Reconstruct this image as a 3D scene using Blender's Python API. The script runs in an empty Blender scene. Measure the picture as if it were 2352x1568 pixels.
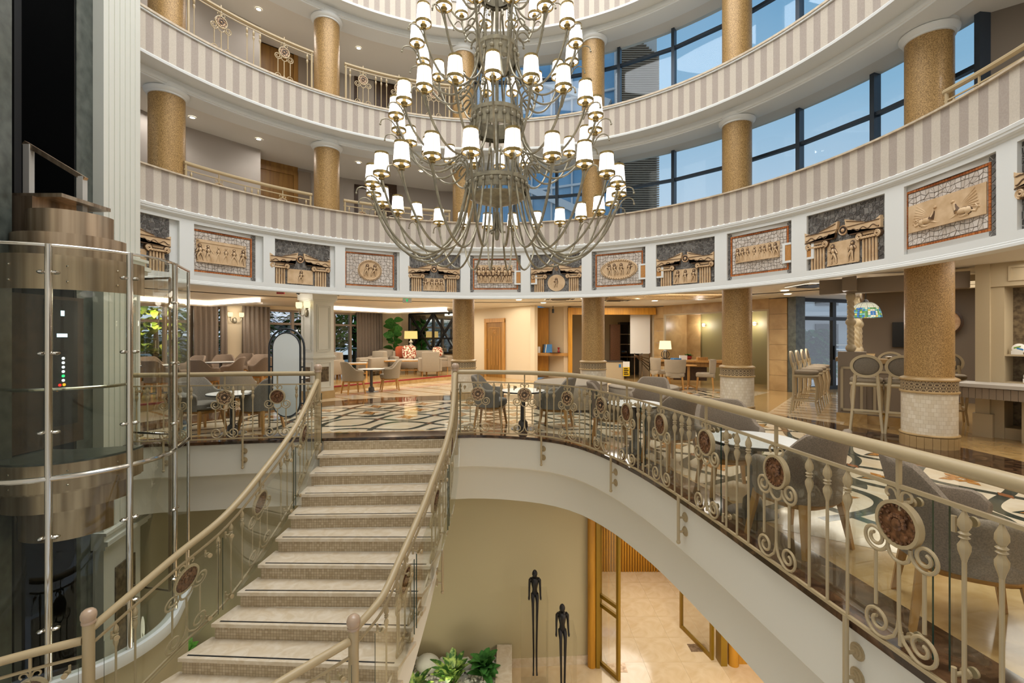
import bpy, math, random
from mathutils import Vector, Matrix
from math import sin, cos, pi, radians as RD, atan2, hypot
random.seed(7)
S = bpy.context.scene
COL = S.collection

# ------------------------------------------------------------------ camera, sky, light, exposure
CAM_H = 1.5
cd = bpy.data.cameras.new('camera'); cam = bpy.data.objects.new('camera', cd); COL.objects.link(cam)
cam.location = (0, 0, CAM_H); cam.rotation_euler = (pi/2, 0, 0)
cd.sensor_width = 36; cd.lens = 1067*36/2352; cd.shift_y = -10/2352; cd.clip_start = .05; cd.clip_end = 300
S.camera = cam
S.view_settings.view_transform = 'Standard'; S.view_settings.look = 'None'
S.view_settings.gamma = 1; S.view_settings.use_curve_mapping = False
S.view_settings.exposure = 0.26
S.cycles.use_denoising = True
S.cycles.max_bounces = 8; S.cycles.diffuse_bounces = 4; S.cycles.glossy_bounces = 3
S.cycles.transmission_bounces = 4; S.cycles.transparent_max_bounces = 16
S.cycles.caustics_reflective = False; S.cycles.caustics_refractive = False
S.cycles.sample_clamp_indirect = 4.0; S.cycles.sample_clamp_direct = 0
S.cycles.use_adaptive_sampling = True; S.cycles.adaptive_threshold = .04
S.cycles.use_light_tree = True
S.cycles.blur_glossy = 1.0

def lin(c):
    if isinstance(c, str):
        c = [int(c[i:i+2], 16)/255 for i in (0, 2, 4)]
        return tuple((x/12.92 if x <= .04045 else ((x+.055)/1.055)**2.4) for x in c)
    return tuple(c)

w = bpy.data.worlds.new('sky'); S.world = w; w.use_nodes = True
nt = w.node_tree; nt.nodes.clear()
tc = nt.nodes.new('ShaderNodeTexCoord'); sp = nt.nodes.new('ShaderNodeSeparateXYZ')
rp = nt.nodes.new('ShaderNodeValToRGB'); nz = nt.nodes.new('ShaderNodeTexNoise'); mx = nt.nodes.new('ShaderNodeMix')
bg = nt.nodes.new('ShaderNodeBackground'); ou = nt.nodes.new('ShaderNodeOutputWorld')
mx.data_type = 'RGBA'
e = rp.color_ramp.elements
e[0].position = 0.0; e[0].color = (*lin('DCE6F4'), 1); e[1].position = 1.0; e[1].color = (*lin('5E92BC'), 1)
for pos, c in ((.22, 'C6DAEC'), (.40, '92BDDB'), (.60, '6FA5CD')):
    q = rp.color_ramp.elements.new(pos); q.color = (*lin(c), 1)
nz.inputs['Scale'].default_value = 2.2; nz.inputs['Detail'].default_value = 5
r2 = nt.nodes.new('ShaderNodeValToRGB'); r2.color_ramp.elements[0].position = .45; r2.color_ramp.elements[1].position = .8
r2.color_ramp.elements[1].color = (.35, .35, .35, 1)
nt.links.new(tc.outputs['Generated'], sp.inputs[0]); nt.links.new(sp.outputs['Z'], rp.inputs[0])
nt.links.new(tc.outputs['Generated'], nz.inputs['Vector']); nt.links.new(nz.outputs[0], r2.inputs[0])
nt.links.new(r2.outputs[0], mx.inputs[0]); nt.links.new(rp.outputs[0], mx.inputs[6]); mx.inputs[7].default_value = (*lin('D4E2F2'), 1)
nt.links.new(mx.outputs[2], bg.inputs['Color']); bg.inputs['Strength'].default_value = .84
nt.links.new(bg.outputs[0], ou.inputs[0])

def light(kind, name, loc, energy, color=(1, 1, 1), size=.1, rot=(0, 0, 0), sy=None, spot=None):
    d = bpy.data.lights.new(name, kind); o = bpy.data.objects.new(name, d); COL.objects.link(o)
    d.energy = energy; d.color = color; o.location = loc; o.rotation_euler = rot
    if kind == 'AREA':
        d.size = size
        if sy: d.shape = 'RECTANGLE'; d.size_y = sy
        else: d.shape = 'DISK'
    else: d.shadow_soft_size = size
    if spot: d.spot_size = spot; d.spot_blend = .6
    return o
WARM = (1, .925, .82); NEUT = (1, .97, .94)
CX, CY = -.466, 5.42
# broad fill added under the closed roof to brighten the atrium
light('AREA', 'roof_fill', (CX, CY, 12.9), 1400, (.955, .98, 1), 10.5)
for n_, (x, y), e_ in (('hall_fill',(-3.2,12.9),55),('hall_fill',(.6,13.2),55),('hall_fill',(4.0,11.9),55),('hall_fill',(7.3,5.3),45),('hall_fill',(6.9,9.3),50),('bar_fill',(8.8,8.9),40),('hall_fill',(-.6,15.4),45),('hall_fill',(3.4,15),60),('hall_fill',(6.6,2.2),45),('hall_fill',(3.9,-1.0),45)):
    light('AREA', n_, (x,y,2.57), e_, WARM, 2.6)  # discs without fixtures, added to fill hall and bar with warm light
for x, y in ((-8.2,11.2),(-6.4,13.6),(-4.6,16.2),(-2.6,17.2)): light('AREA', 'lounge_light', (x,y,2.5), 45, WARM, 1.6)
for x, y, e_ in ((2.9,9.0,42),(2.6,11.4,26),(3.5,5.4,75),(3.3,2.8,75)): light('AREA', 'lower_fill', (x,y,-1.06), e_, WARM, 1.6)  # fixtureless discs added to brighten the lower wall and counter
light('POINT', 'planter_uplight', (-.95,6.4,-3.2), 10, (1,.94,.70), .2); light('POINT', 'planter_uplight', (-3.9,6.6,-2.95), 9, (1,.95,.70), .06)
for a in (-62,-44,-24,-8):
    for z in (5.7,8.5): p = (CX+6.9*sin(RD(a)), CY+6.9*cos(RD(a)), z); light('AREA', 'corridor_light', p, 7, NEUT, .5)
light('AREA', 'corridor_light', (CX+6.7*sin(RD(100)), CY+6.7*cos(RD(100)), 5.7), 14, NEUT, .5)
light('AREA', 'display_light', (7.75,6.05,2.2), 8, WARM, .5)
light('POINT', 'globe_glow_light', (-1.02,5.45,-3.2), 10, WARM, .15)


# ------------------------------------------------------------------ materials
def mat(name, col, rough=.5, metal=0, var=None, scale=8, detail=3, bump=0, bscale=60, spec=.5, coat=0, emit=0, island=None, dist=0, lo=.35, hi=.65, stretch=None):
    m = bpy.data.materials.new(name); m.use_nodes = True
    n = m.node_tree; b = n.nodes['Principled BSDF']
    c = (*lin(col), 1)
    b.inputs['Base Color'].default_value = c; b.inputs['Roughness'].default_value = rough; b.inputs['Metallic'].default_value = metal
    b.inputs['Specular IOR Level'].default_value = spec; b.inputs['Coat Weight'].default_value = coat; b.inputs['Coat Roughness'].default_value = .04
    if emit:
        b.inputs['Emission Color'].default_value = c; b.inputs['Emission Strength'].default_value = emit
    src = None
    if var or bump:
        t = n.nodes.new('ShaderNodeTexCoord')
    if var:
        x = n.nodes.new('ShaderNodeTexNoise'); x.inputs['Scale'].default_value = scale; x.inputs['Detail'].default_value = detail; x.inputs['Distortion'].default_value = dist
        if stretch:
            mp_ = n.nodes.new('ShaderNodeMapping'); mp_.inputs['Scale'].default_value = stretch; n.links.new(t.outputs['Object'], mp_.inputs[0]); n.links.new(mp_.outputs[0], x.inputs['Vector'])
        else: n.links.new(t.outputs['Object'], x.inputs['Vector'])
        r = n.nodes.new('ShaderNodeValToRGB'); r.color_ramp.elements[0].position = lo; r.color_ramp.elements[1].position = hi
        r.color_ramp.elements[0].color = c; r.color_ramp.elements[1].color = (*lin(var), 1)
        n.links.new(x.outputs[0], r.inputs[0]); src = r.outputs[0]
        n.links.new(src, b.inputs['Base Color'])
    if island:
        g = n.nodes.new('ShaderNodeNewGeometry'); r = n.nodes.new('ShaderNodeValToRGB')
        r.color_ramp.elements[0].color = (*lin(island[0]), 1); r.color_ramp.elements[1].color = (*lin(island[1]), 1)
        if len(island) > 2:
            q = r.color_ramp.elements.new(.5); q.color = (*lin(island[2]), 1)
        n.links.new(g.outputs['Random Per Island'], r.inputs[0]); n.links.new(r.outputs[0], b.inputs['Base Color'])
    if bump:
        y = n.nodes.new('ShaderNodeTexNoise'); y.inputs['Scale'].default_value = bscale; y.inputs['Detail'].default_value = 2
        n.links.new(t.outputs['Object'], y.inputs['Vector'])
        bu = n.nodes.new('ShaderNodeBump'); bu.inputs['Strength'].default_value = bump; bu.inputs['Distance'].default_value = .01
        n.links.new(y.outputs[0], bu.inputs['Height']); n.links.new(bu.outputs[0], b.inputs['Normal'])
    return m
def glassmat(name, tint, refl=.10, body=0.0, bodycol='C8D8D0'):
    m = bpy.data.materials.new(name); m.use_nodes = True
    n = m.node_tree; n.nodes.clear()
    o = n.nodes.new('ShaderNodeOutputMaterial'); tr = n.nodes.new('ShaderNodeBsdfTransparent'); gl = n.nodes.new('ShaderNodeBsdfGlossy')
    tr.inputs[0].default_value = (*lin(tint), 1); gl.inputs['Roughness'].default_value = .02
    fr = n.nodes.new('ShaderNodeLayerWeight'); fr.inputs[0].default_value = .25
    mp = n.nodes.new('ShaderNodeMath'); mp.operation = 'MULTIPLY_ADD'; mp.inputs[1].default_value = .22; mp.inputs[2].default_value = refl*.25
    n.links.new(fr.outputs['Fresnel'], mp.inputs[0])
    mi = n.nodes.new('ShaderNodeMixShader'); n.links.new(mp.outputs[0], mi.inputs[0]); n.links.new(tr.outputs[0], mi.inputs[1]); n.links.new(gl.outputs[0], mi.inputs[2])
    last = mi
    if body:
        df = n.nodes.new('ShaderNodeBsdfDiffuse'); df.inputs[0].default_value = (*lin(bodycol), 1)
        m2 = n.nodes.new('ShaderNodeMixShader'); m2.inputs[0].default_value = body
        n.links.new(mi.outputs[0], m2.inputs[1]); n.links.new(df.outputs[0], m2.inputs[2]); last = m2
    n.links.new(last.outputs[0], o.inputs[0])
    return m
def emis(name, col, s):
    m = bpy.data.materials.new(name); m.use_nodes = True; n = m.node_tree; n.nodes.clear()
    o = n.nodes.new('ShaderNodeOutputMaterial'); e = n.nodes.new('ShaderNodeEmission')
    e.inputs[0].default_value = (*lin(col), 1); e.inputs[1].default_value = s; n.links.new(e.outputs[0], o.inputs[0]); return m
def tilemat(name, c1, c2, mortar, sx, rough=.4, off=0, polar=None, msize=.03, bump=.3):
    m = mat(name, c1, rough); n = m.node_tree; b = n.nodes['Principled BSDF']
    t = n.nodes.new('ShaderNodeTexCoord'); k = n.nodes.new('ShaderNodeTexBrick'); s = n.nodes.new('ShaderNodeSeparateXYZ'); cb = n.nodes.new('ShaderNodeCombineXYZ')
    n.links.new(t.outputs['Object'], s.inputs[0])
    if polar:
        a = n.nodes.new('ShaderNodeMath'); a.operation = 'ARCTAN2'; n.links.new(s.outputs['X'], a.inputs[0]); n.links.new(s.outputs['Y'], a.inputs[1])
        q = n.nodes.new('ShaderNodeMath'); q.operation = 'MULTIPLY'; q.inputs[1].default_value = polar; n.links.new(a.outputs[0], q.inputs[0]); n.links.new(q.outputs[0], cb.inputs['X'])
    else: n.links.new(s.outputs['X'], cb.inputs['X'])
    n.links.new(s.outputs['Z'], cb.inputs['Y']); n.links.new(cb.outputs[0], k.inputs['Vector'])
    k.offset = off; k.inputs['Color1'].default_value = (*lin(c1), 1); k.inputs['Color2'].default_value = (*lin(c2), 1); k.inputs['Mortar'].default_value = (*lin(mortar), 1)
    k.inputs['Scale'].default_value = 1; k.inputs['Brick Width'].default_value = sx; k.inputs['Row Height'].default_value = sx; k.inputs['Mortar Size'].default_value = sx*msize
    k.inputs['Mortar Smooth'].default_value = .1
    n.links.new(k.outputs['Color'], b.inputs['Base Color'])
    bu = n.nodes.new('ShaderNodeBump'); bu.inputs['Strength'].default_value = bump; bu.inputs['Distance'].default_value = .003; bu.invert = True
    n.links.new(k.outputs['Fac'], bu.inputs['Height']); n.links.new(bu.outputs[0], b.inputs['Normal'])
    return m

M = dict(
 white=mat('white_paint', 'DEDEDA', .55, bump=.04, bscale=220), slab=mat('slab_paint', 'E0DACB', .6, bump=.03, bscale=160),
 ceil=mat('ceiling_paint', 'D9D2C6', .7), stripeA=mat('stripe_light', 'BDB1A1', .75, var='C5B9A9', scale=60, bump=.08, bscale=300),
 stripeB=mat('stripe_dark', 'A09286', .75, var='A89B8F', scale=60, bump=.08, bscale=300),
 coping=mat('coping_stone', 'CDBDA6', .4, var='BBA78C', scale=12),
 gold=mat('gold_speckle', '856639', .42, .15, var='B8935C', scale=90, detail=2, bump=.12, bscale=260, lo=.4, hi=.6, coat=.05),
 rail=mat('rail_paint', 'AF9A75', .42, .0, bump=.02, bscale=300, coat=.1), railcap=mat('rail_cap', 'B0957C', .3, coat=.3),
 bronze=mat('bronze_relief', '8A5E3C', .38, .3, var='54361F', scale=50), pale=mat('pale_relief', 'D0AE88', .5, var='B98F66', scale=18),
 brownline=mat('relief_groove', '3A2A1E', .6),
 glass=glassmat('clear_glass', 'FBFDFC', .08), glassedge=mat('glass_edge', '1E3A30', .2), lift_glass=glassmat('lift_glass', 'F8F9F5', .05, .002, 'B9C4AE'),
 winglass=glassmat('window_glass', 'F6FAFC', .08), blackglass=glassmat('tinted_glass', '586670', .25),
 tread=mat('tread_marble', 'D8CAB4', .28, var='C9B699', scale=7, detail=6, dist=1.5, coat=.2), strip=mat('black_strip', '141414', .5),
 mosaic=tilemat('stair_mosaic', 'C6B598', 'AE9A7B', '8A765C', .029, .5, msize=.05),
 basetile=tilemat('column_mosaic', 'D8CDBA', 'CABBA2', 'B5A48A', .055, .45, .5, polar=.31, msize=.03),
 marblebrown=mat('brown_marble', '33241A', .06, var='6E5138', scale=5, detail=8, dist=1.8, lo=.42, hi=.72, coat=.3),
 cream=mat('cream_marble', 'DACBB0', .10, var='CDB996', scale=2.2, detail=6, dist=1.2, coat=.25), tan=mat('tan_marble', '9A6E38', .12, var='B28A52', scale=6, coat=.2),
 green=mat('green_inlay', '2B332D', .08, var='3A4239', scale=9, coat=.25), ochre=mat('ochre_inlay', 'A0672C', .1, var='B98344', scale=12, coat=.2),
 rust=mat('rust_inlay', '8A5532', .1, coat=.2), floorbeige=mat('beige_marble_floor', 'BF9F6A', .12, var='A98753', scale=3, detail=5, dist=2, coat=.2),
 lowfloor=mat('lower_marble', 'D8C3A0', .13, var='CBB18A', scale=2.5, detail=6, dist=1.6, coat=.25), beige=mat('beige_wall', 'BDAE90', .75, bump=.03, bscale=150),
 olivewall=mat('olive_wall', 'B5A884', .75, bump=.03, bscale=150), greywall=mat('grey_wall', 'A39A90', .75), wallwarm=mat('warm_wall', 'D2C1A2', .75),
 wood=mat('oak_wood', '966C30', .42, var='7E5822', scale=5, detail=6, stretch=(3,3,.25)), woodlight=mat('beech_wood', 'B88848', .42, var='A37538', scale=6, detail=5, stretch=(3,3,.25)), wooddark=mat('dark_wood', '4A331F', .45, var='372515', scale=4, dist=2),
 goldwood=mat('golden_slat', 'C88E28', .45, var='B07A1E', scale=5, detail=4, stretch=(3,3,.3)), brass=mat('brass', 'A98A45', .3, .85), goldframe=mat('gold_frame', '97761F', .4, .35),
 fabric=mat('grey_fabric', '8F7F6C', .95, var='796B5B', scale=140, detail=2, bump=.35, bscale=420), fabricblue=mat('slate_fabric', '8A8173', .95, var='746C60', scale=140, detail=2, bump=.35, bscale=420),
 fabricbrown=mat('taupe_fabric', '94806E', .95, var='80705F', scale=140, bump=.3, bscale=420), fabriclight=mat('linen_fabric', 'A0937F', .95, var='8F826F', scale=140, bump=.3, bscale=420),
 tabletop=mat('white_laminate', 'E2E1DA', .25, coat=.2), tableedge=mat('table_edge', '2F2C29', .4), pedestal=mat('pedestal_metal', '55514E', .4, .5),
 steel=mat('brushed_steel', 'C8B196', .32, .8, var='8F7860', scale=14, detail=2, stretch=(1,1,.03), lo=.3, hi=.7), chrome=mat('chrome_steel', 'D6D0C6', .12, 1), darkmetal=mat('dark_metal', '23211F', .4, .3),
 black=mat('shaft_black', '070707', .35), granite=mat('dark_granite', '3C413C', .28, var='5C615A', scale=9, detail=8, lo=.3, hi=.7), granitebrown=mat('brown_granite', '4A3D2E', .3, var='7B6B52', scale=16, detail=8, lo=.35, hi=.65),
 pilaster=mat('pilaster_paint', 'D9D8CD', .55), curtain=mat('curtain_cloth', '8E8072', .9, var='7C6F62', scale=90), tess_d=mat('dark_tessera', '56524E', .4, island=('48433F', '807B75', '635E5A')),
 tess_l=mat('light_tessera', 'CABEB2', .45, island=('BFB1A3', 'D6CCC2', 'CBBFB4')), groutd=mat('dark_grout', 'C6C3BC', .8), groutl=mat('light_grout', '857A6D', .8), tablet=mat('tablet_ochre', 'BF8A50', .6, var='AE7638', scale=60), orange=mat('orange_tile', 'B06128', .4, island=('A05420', 'C2743A')),
 bordertri=mat('border_tile', '55504C', .4, island=('524E4A', '75706B')), sgcame=mat('came','2A2824',.4), zig=mat('zigzag_grout', 'BDB9B1', .7), terracotta=mat('relief_sandstone', 'D6B892', .6, var='C2A078', scale=7, detail=4), terradark=mat('relief_painted_shade', '5B4128', .7),  # terradark: shade painted into the grooves and outlines of the reliefs
 chand=mat('aged_iron', '827B6A', .42, .5, var='A0977F', scale=14), brassring=mat('aged_brass', '8F7A4A', .38, .75), shade=emis('lit_glass_shade', 'FFF7EE', 3.6),
 mullion=mat('window_mullion', '3A4450', .4, .3), louvre=mat('facade_louvre', '8A7660', .5, .2), facade=mat('facade_panel', 'B9B4AC', .6), facadewhite=mat('facade_white', 'D9D7D6', .6), blueglass=mat('blue_facade_glass', '6E9DBE', .25, 0, var='8DB5D0', scale=.5),
 leaf=mat('leaf_green', '4F8F34', .7, var='7DB048', scale=30, spec=.2), leafdark=mat('leaf_dark', '2F5E26', .65, var='4A8038', scale=20, spec=.2), leafyel=mat('leaf_yellow', 'B0AA38', .5, var='7C942E', scale=6), pebble=mat('white_pebble', 'D5D2C4', .5, island=('C2BEAE', 'E6E3D8')), stonewhite=mat('white_boulder', 'DAD8CC', .5, var='C4C2B4', scale=6), soil=mat('soil', '2A2018', .9),
 bark=mat('bark', '5A4A38', .9), lit=emis('lit_lamp', 'FFF0D8', 14), litwarm=emis('lit_warm', 'FFD9A0', 6), cove=emis('cove_strip', 'FFE9CC', 5), shadewarm=emis('lamp_shade_lit', 'F5C878', 1.1), shadecream=emis('lamp_shade_cream', 'FFE6B0', 1.3),
 taupe=mat('bar_taupe', '877867', .5), taupelight=mat('bar_cream_taupe', 'B5A587', .5), barwall=mat('bar_wall', '74685A', .7), stool=mat('stool_wood', 'BFAE8C', .45), olive=mat('olive_panel', '80754C', .5), travertine=mat('travertine', 'B79A6C', .35, var='A08256', scale=2.2, detail=8, dist=.9),
 redline=mat('red_edge', '8E1F1C', .5), signgreen=emis('sign_green', '2FA35E', 1.2), red=mat('red_box', '9A2A20', .5), yellow=mat('yellow_notice', 'D9B41E', .5), paper=mat('paper_white', 'E4E2DC', .6), bluebit=mat('blue_print', '2B6FA8', .5), greenbit=mat('green_print', '6B8F3A', .5), redfab=mat('red_cushion', '9C4A28', .9), pattern=mat('pattern_cushion', '8C3A22', .9, var='E0CDB0', scale=22, detail=0, lo=.49, hi=.51),
 ceramic=mat('ceramic_grey', 'BFB8A8', .35), bronzefig=mat('dark_bronze_figure', '1B1613', .5, .3), acrylic=glassmat('acrylic', 'FAF9F5', .05, .035, 'E8E0CC'), screenwhite=mat('frosted_white', 'ECEEEA', .5), mirror=mat('mirror', 'AEB4B2', .04, 1), darkframe=mat('dark_frame', '3A3D40', .4, .4), bluescreen=emis('blue_screen', '3F86D8', 1.5),
)
M['shade_rib'] = emis('shade_rib', 'E6E2DA', 1.15)

# ------------------------------------------------------------------ mesh builder
class MB:
    def __init__(s): s.V = []; s.F = []; s.I = []; s.T = None
    def add(s, vs, fs, m=0):
        b = len(s.V); s.V += [tuple(v) for v in vs]; s.F += [tuple(b+i for i in f) for f in fs]; s.I += [m]*len(fs); return s
    def box(s, a, b, m=0):
        x0, y0, z0 = a; x1, y1, z1 = b
        return s.add([(x0,y0,z0),(x1,y0,z0),(x1,y1,z0),(x0,y1,z0),(x0,y0,z1),(x1,y0,z1),(x1,y1,z1),(x0,y1,z1)],
            [(0,3,2,1),(4,5,6,7),(0,1,5,4),(1,2,6,5),(2,3,7,6),(3,0,4,7)], m)
    def obox(s, c, ex, ey, ez, m=0):
        c, ex, ey, ez = map(Vector, (c, ex, ey, ez))
        v = [c+a*ex+b*ey+d*ez for d in (-1, 1) for a, b in ((-1,-1),(1,-1),(1,1),(-1,1))]
        return s.add(v, [(0,3,2,1),(4,5,6,7),(0,1,5,4),(1,2,6,5),(2,3,7,6),(3,0,4,7)], m)
    def bar(s, p, q, t, h=None, m=0, up=(0,0,1)):
        p, q = Vector(p), Vector(q); d = q-p; L = d.length; d.normalize(); u = Vector(up)
        if abs(d.dot(u)) > .99: u = Vector((1,0,0))
        a = d.cross(u).normalized(); b = a.cross(d)
        return s.obox((p+q)/2, d*L/2, a*t/2, b*(h or t)/2, m)
    def taper(s, p, q, r0, r1, n=4, m=0):
        return s.tube([p, q], [r0, r1], n, m=m)
    def tube(s, pts, r, n=8, closed=False, m=0, caps=True):
        P = [Vector(p) for p in pts]; k = len(P)
        if k < 2: return s
        R = r if isinstance(r, (list, tuple)) else [r]*k
        T = []
        for i in range(k):
            a = P[(i-1) % k] if (closed or i > 0) else P[0]; b = P[(i+1) % k] if (closed or i < k-1) else P[-1]
            t = b-a; T.append(t.normalized() if t.length > 1e-9 else Vector((0,0,1)))
        u = Vector((0,0,1)) if abs(T[0].z) < .9 else Vector((1,0,0))
        nrm = T[0].cross(u).normalized(); vs = []
        for i in range(k):
            nrm = (nrm-T[i]*nrm.dot(T[i])).normalized(); bn = T[i].cross(nrm)
            for j in range(n):
                a = 2*pi*(j+.5)/n; vs.append(P[i]+(nrm*cos(a)+bn*sin(a))*R[i])
        fs = []
        for i in range(k if closed else k-1):
            i2 = (i+1) % k
            for j in range(n):
                j2 = (j+1) % n; fs.append((i*n+j, i*n+j2, i2*n+j2, i2*n+j))
        if caps and not closed:
            fs.append(tuple(range(n-1, -1, -1))); fs.append(tuple((k-1)*n+j for j in range(n)))
        return s.add(vs, fs, m)
    def lathe(s, prof, c=(0,0,0), n=20, m=0, sx=1, sy=1, X=None, caps=True):
        vs = []; k = len(prof)
        for r, z in prof:
            for j in range(n):
                a = 2*pi*j/n; v = Vector((r*cos(a)*sx, r*sin(a)*sy, z))
                if X is not None: v = X @ v
                vs.append(v+Vector(c))
        fs = []
        for i in range(k-1):
            for j in range(n):
                j2 = (j+1) % n; fs.append((i*n+j, i*n+j2, (i+1)*n+j2, (i+1)*n+j))
        if caps: fs.append(tuple(range(n-1, -1, -1))); fs.append(tuple((k-1)*n+j for j in range(n)))
        return s.add(vs, fs, m)
    def ball(s, c, r, n=12, k=7, m=0, X=None):
        rx, ry, rz = r if isinstance(r, (tuple, list)) else (r, r, r)
        vs = [Vector((0,0,-rz))]
        for i in range(1, k):
            a = pi*i/k-pi/2
            for j in range(n):
                b = 2*pi*j/n; vs.append(Vector((rx*cos(a)*cos(b), ry*cos(a)*sin(b), rz*sin(a))))
        vs.append(Vector((0,0,rz)))
        if X is not None: vs = [X @ v for v in vs]
        vs = [v+Vector(c) for v in vs]; fs = []
        for j in range(n):
            j2 = (j+1) % n; fs.append((0, 1+j2, 1+j)); L = 1+(k-2)*n; fs.append((len(vs)-1, L+j, L+j2))
            for i in range(k-2): fs.append((1+i*n+j, 1+i*n+j2, 1+(i+1)*n+j2, 1+(i+1)*n+j))
        return s.add(vs, fs, m)
    def prism(s, poly, z0, z1, m=0, f=None):
        f = f or (lambda x, y, z: (x, y, z)); n = len(poly)
        a = sum(poly[i][0]*poly[(i+1) % n][1]-poly[(i+1) % n][0]*poly[i][1] for i in range(n))
        if a < 0: poly = poly[::-1]
        vs = [f(x, y, z0) for x, y in poly]+[f(x, y, z1) for x, y in poly]
        return s.add(vs, [tuple(range(n-1, -1, -1)), tuple(range(n, 2*n))]+[(i, (i+1) % n, n+(i+1) % n, n+i) for i in range(n)], m)
    def sweep(s, loops, closed=True, caps=True, ring=False, m=0):
        n = len(loops[0]); k = len(loops); vs = [v for L in loops for v in L]; fs = []
        for i in range(k if ring else k-1):
            i2 = (i+1) % k
            for j in range(n if closed else n-1):
                j2 = (j+1) % n; fs.append((i*n+j, i*n+j2, i2*n+j2, i2*n+j))
        if caps and closed and not ring: fs.append(tuple(range(n-1, -1, -1))); fs.append(tuple((k-1)*n+j for j in range(n)))
        return s.add(vs, fs, m)
    def arc(s, prof, a0, a1, n, m=0, closed=True, c=None):
        c = c or (CX, CY)
        L = []
        for i in range(n+1):
            a = RD(a0+(a1-a0)*i/n); L.append([(c[0]+R*sin(a), c[1]+R*cos(a), z) for R, z in prof])
        return s.sweep(L, closed, m=m)
    def map(s, f): s.V = [tuple(f(*v)) for v in s.V]; return s
    def mesh(s, name, mats, sharp=.6):
        me = bpy.data.meshes.new(name); me.from_pydata(s.V, [], s.F)
        for q in (mats if isinstance(mats, (list, tuple)) else [mats]): me.materials.append(M[q] if isinstance(q, str) else q)
        if any(s.I): me.polygons.foreach_set('material_index', s.I)
        if sharp is not None:
            me.polygons.foreach_set('use_smooth', [True]*len(me.polygons)); me.set_sharp_from_angle(angle=sharp)
        me.update(); return me
    def build(s, name, mats, parent=None, local=False, sharp=.6):
        """local: vertices are already in the parent's frame; otherwise they are world coordinates"""
        if parent is None:
            xs, ys, zs = zip(*s.V); o = Vector(((min(xs)+max(xs))/2, (min(ys)+max(ys))/2, min(zs)))
            s.V = [tuple(Vector(v)-o) for v in s.V]
        elif not local:
            b = parent; off = Vector((0,0,0))
            while b: off += b.location; b = b.parent
            s.V = [tuple(Vector(v)-off) for v in s.V]
        ob = bpy.data.objects.new(name, s.mesh(name, mats, sharp)); COL.objects.link(ob)
        if parent is None: ob.location = o
        else: ob.parent = parent
        return ob

def tag(o, label=None, cat=None, group=None, kind=None):
    if label: o['label'] = label
    if cat: o['category'] = cat
    if group: o['group'] = group
    if kind: o['kind'] = kind
    return o
def thing(name, label, cat, loc=(0,0,0), rz=0, group=None):
    o = bpy.data.objects.new(name, None); COL.objects.link(o); o.location = loc; o.rotation_euler = (0,0,rz); o.empty_display_size = .1
    return tag(o, label, cat, group)
def struct(o): o['kind'] = 'structure'; return o
def stuff(o): o['kind'] = 'stuff'; return o
def part(name, me, parent, loc=(0,0,0), rz=0, rot=None):
    o = bpy.data.objects.new(name, me); COL.objects.link(o); o.parent = parent; o.location = loc; o.rotation_euler = rot or (0,0,rz); return o
def dup(root, loc, rz, label, group=None):
    r = root.copy(); COL.objects.link(r); r.location = loc; r.rotation_euler = (0,0,rz); r['label'] = label
    if group: r['group'] = group
    for ch in list(root.children):
        c = ch.copy(); COL.objects.link(c); c.parent = r
        for g in list(ch.children):
            d = g.copy(); COL.objects.link(d); d.parent = c
    return r
def polar(a, R, z=0): a = RD(a); return Vector((CX+R*sin(a), CY+R*cos(a), z))

class Path:
    def __init__(s, pts, n=160):
        P = [Vector((*p, 0)) for p in pts]; Q = []
        for i in range(len(P)-1):
            a = P[i-1] if i else P[0]*2-P[1]; b = P[i]; c = P[i+1]; d = P[i+2] if i+2 < len(P) else P[-1]*2-P[-2]
            for k in range(24):
                t = k/24; Q.append(.5*((2*b)+(c-a)*t+(2*a-5*b+4*c-d)*t*t+(3*b-a-3*c+d)*t**3))
        Q.append(P[-1]); s.Q = Q; s.D = [0]
        for i in range(1, len(Q)): s.D.append(s.D[-1]+(Q[i]-Q[i-1]).length)
        s.L = s.D[-1]
    def at(s, d):
        D = s.D; d = max(0, min(s.L, d)); lo, hi = 0, len(D)-1
        while hi-lo > 1:
            m = (lo+hi)//2
            if D[m] <= d: lo = m
            else: hi = m
        t = (d-D[lo])/max(1e-9, D[hi]-D[lo]); return s.Q[lo].lerp(s.Q[hi], t)
    def tan(s, d): return (s.at(d+.02)-s.at(d-.02)).normalized()
    def nor(s, d): t = s.tan(d); return Vector((t.y, -t.x, 0))

# ------------------------------------------------------------------ large structure
from mathutils.geometry import tessellate_polygon
RR = Path([(-.86,7.05),(-.5,7.06),(-.18,7.02),(.37,6.85),(.786,6.52),(1.10,5.95),(1.31,5.31),(1.44,4.74),(1.57,3.93),(1.66,3.2),(1.735,2.53),(1.83,1.7),(1.88,1.0),(1.92,.2)])
LR = Path([(-5.3,6.44),(-4.47,6.55),(-3.80,6.68),(-2.84,6.80)])
EDGE = [(-6.6,6.25)]
for i in range(9):
    d = LR.L*i/8-.02; p = LR.at(d)-LR.nor(d)*.07; EDGE.append((p.x, p.y))
EDGE += [(-2.84,6.90),(-1.9,6.99),(-.86,7.10)]
for i in range(1, 41):
    d = RR.L*i/40; p = RR.at(d)-RR.nor(d)*.07; EDGE.append((p.x, p.y))
EDGE.append((2.02,-2.5))
OUT = [(14,-2.5),(14,8.0),(12.4,9.25),(10.3,13.8),(7.7,13.05),(8.4,14.2),(6.2,18.6),(5.2,19.8),(1.95,19.8),(1.3,17.5),(.85,16.2),(-1.4,18.6),(-4.9,20.8),(-5.75,20.25),(-10.75,13.55),(-12.6,11.1),(-16,6.25)]
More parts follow.
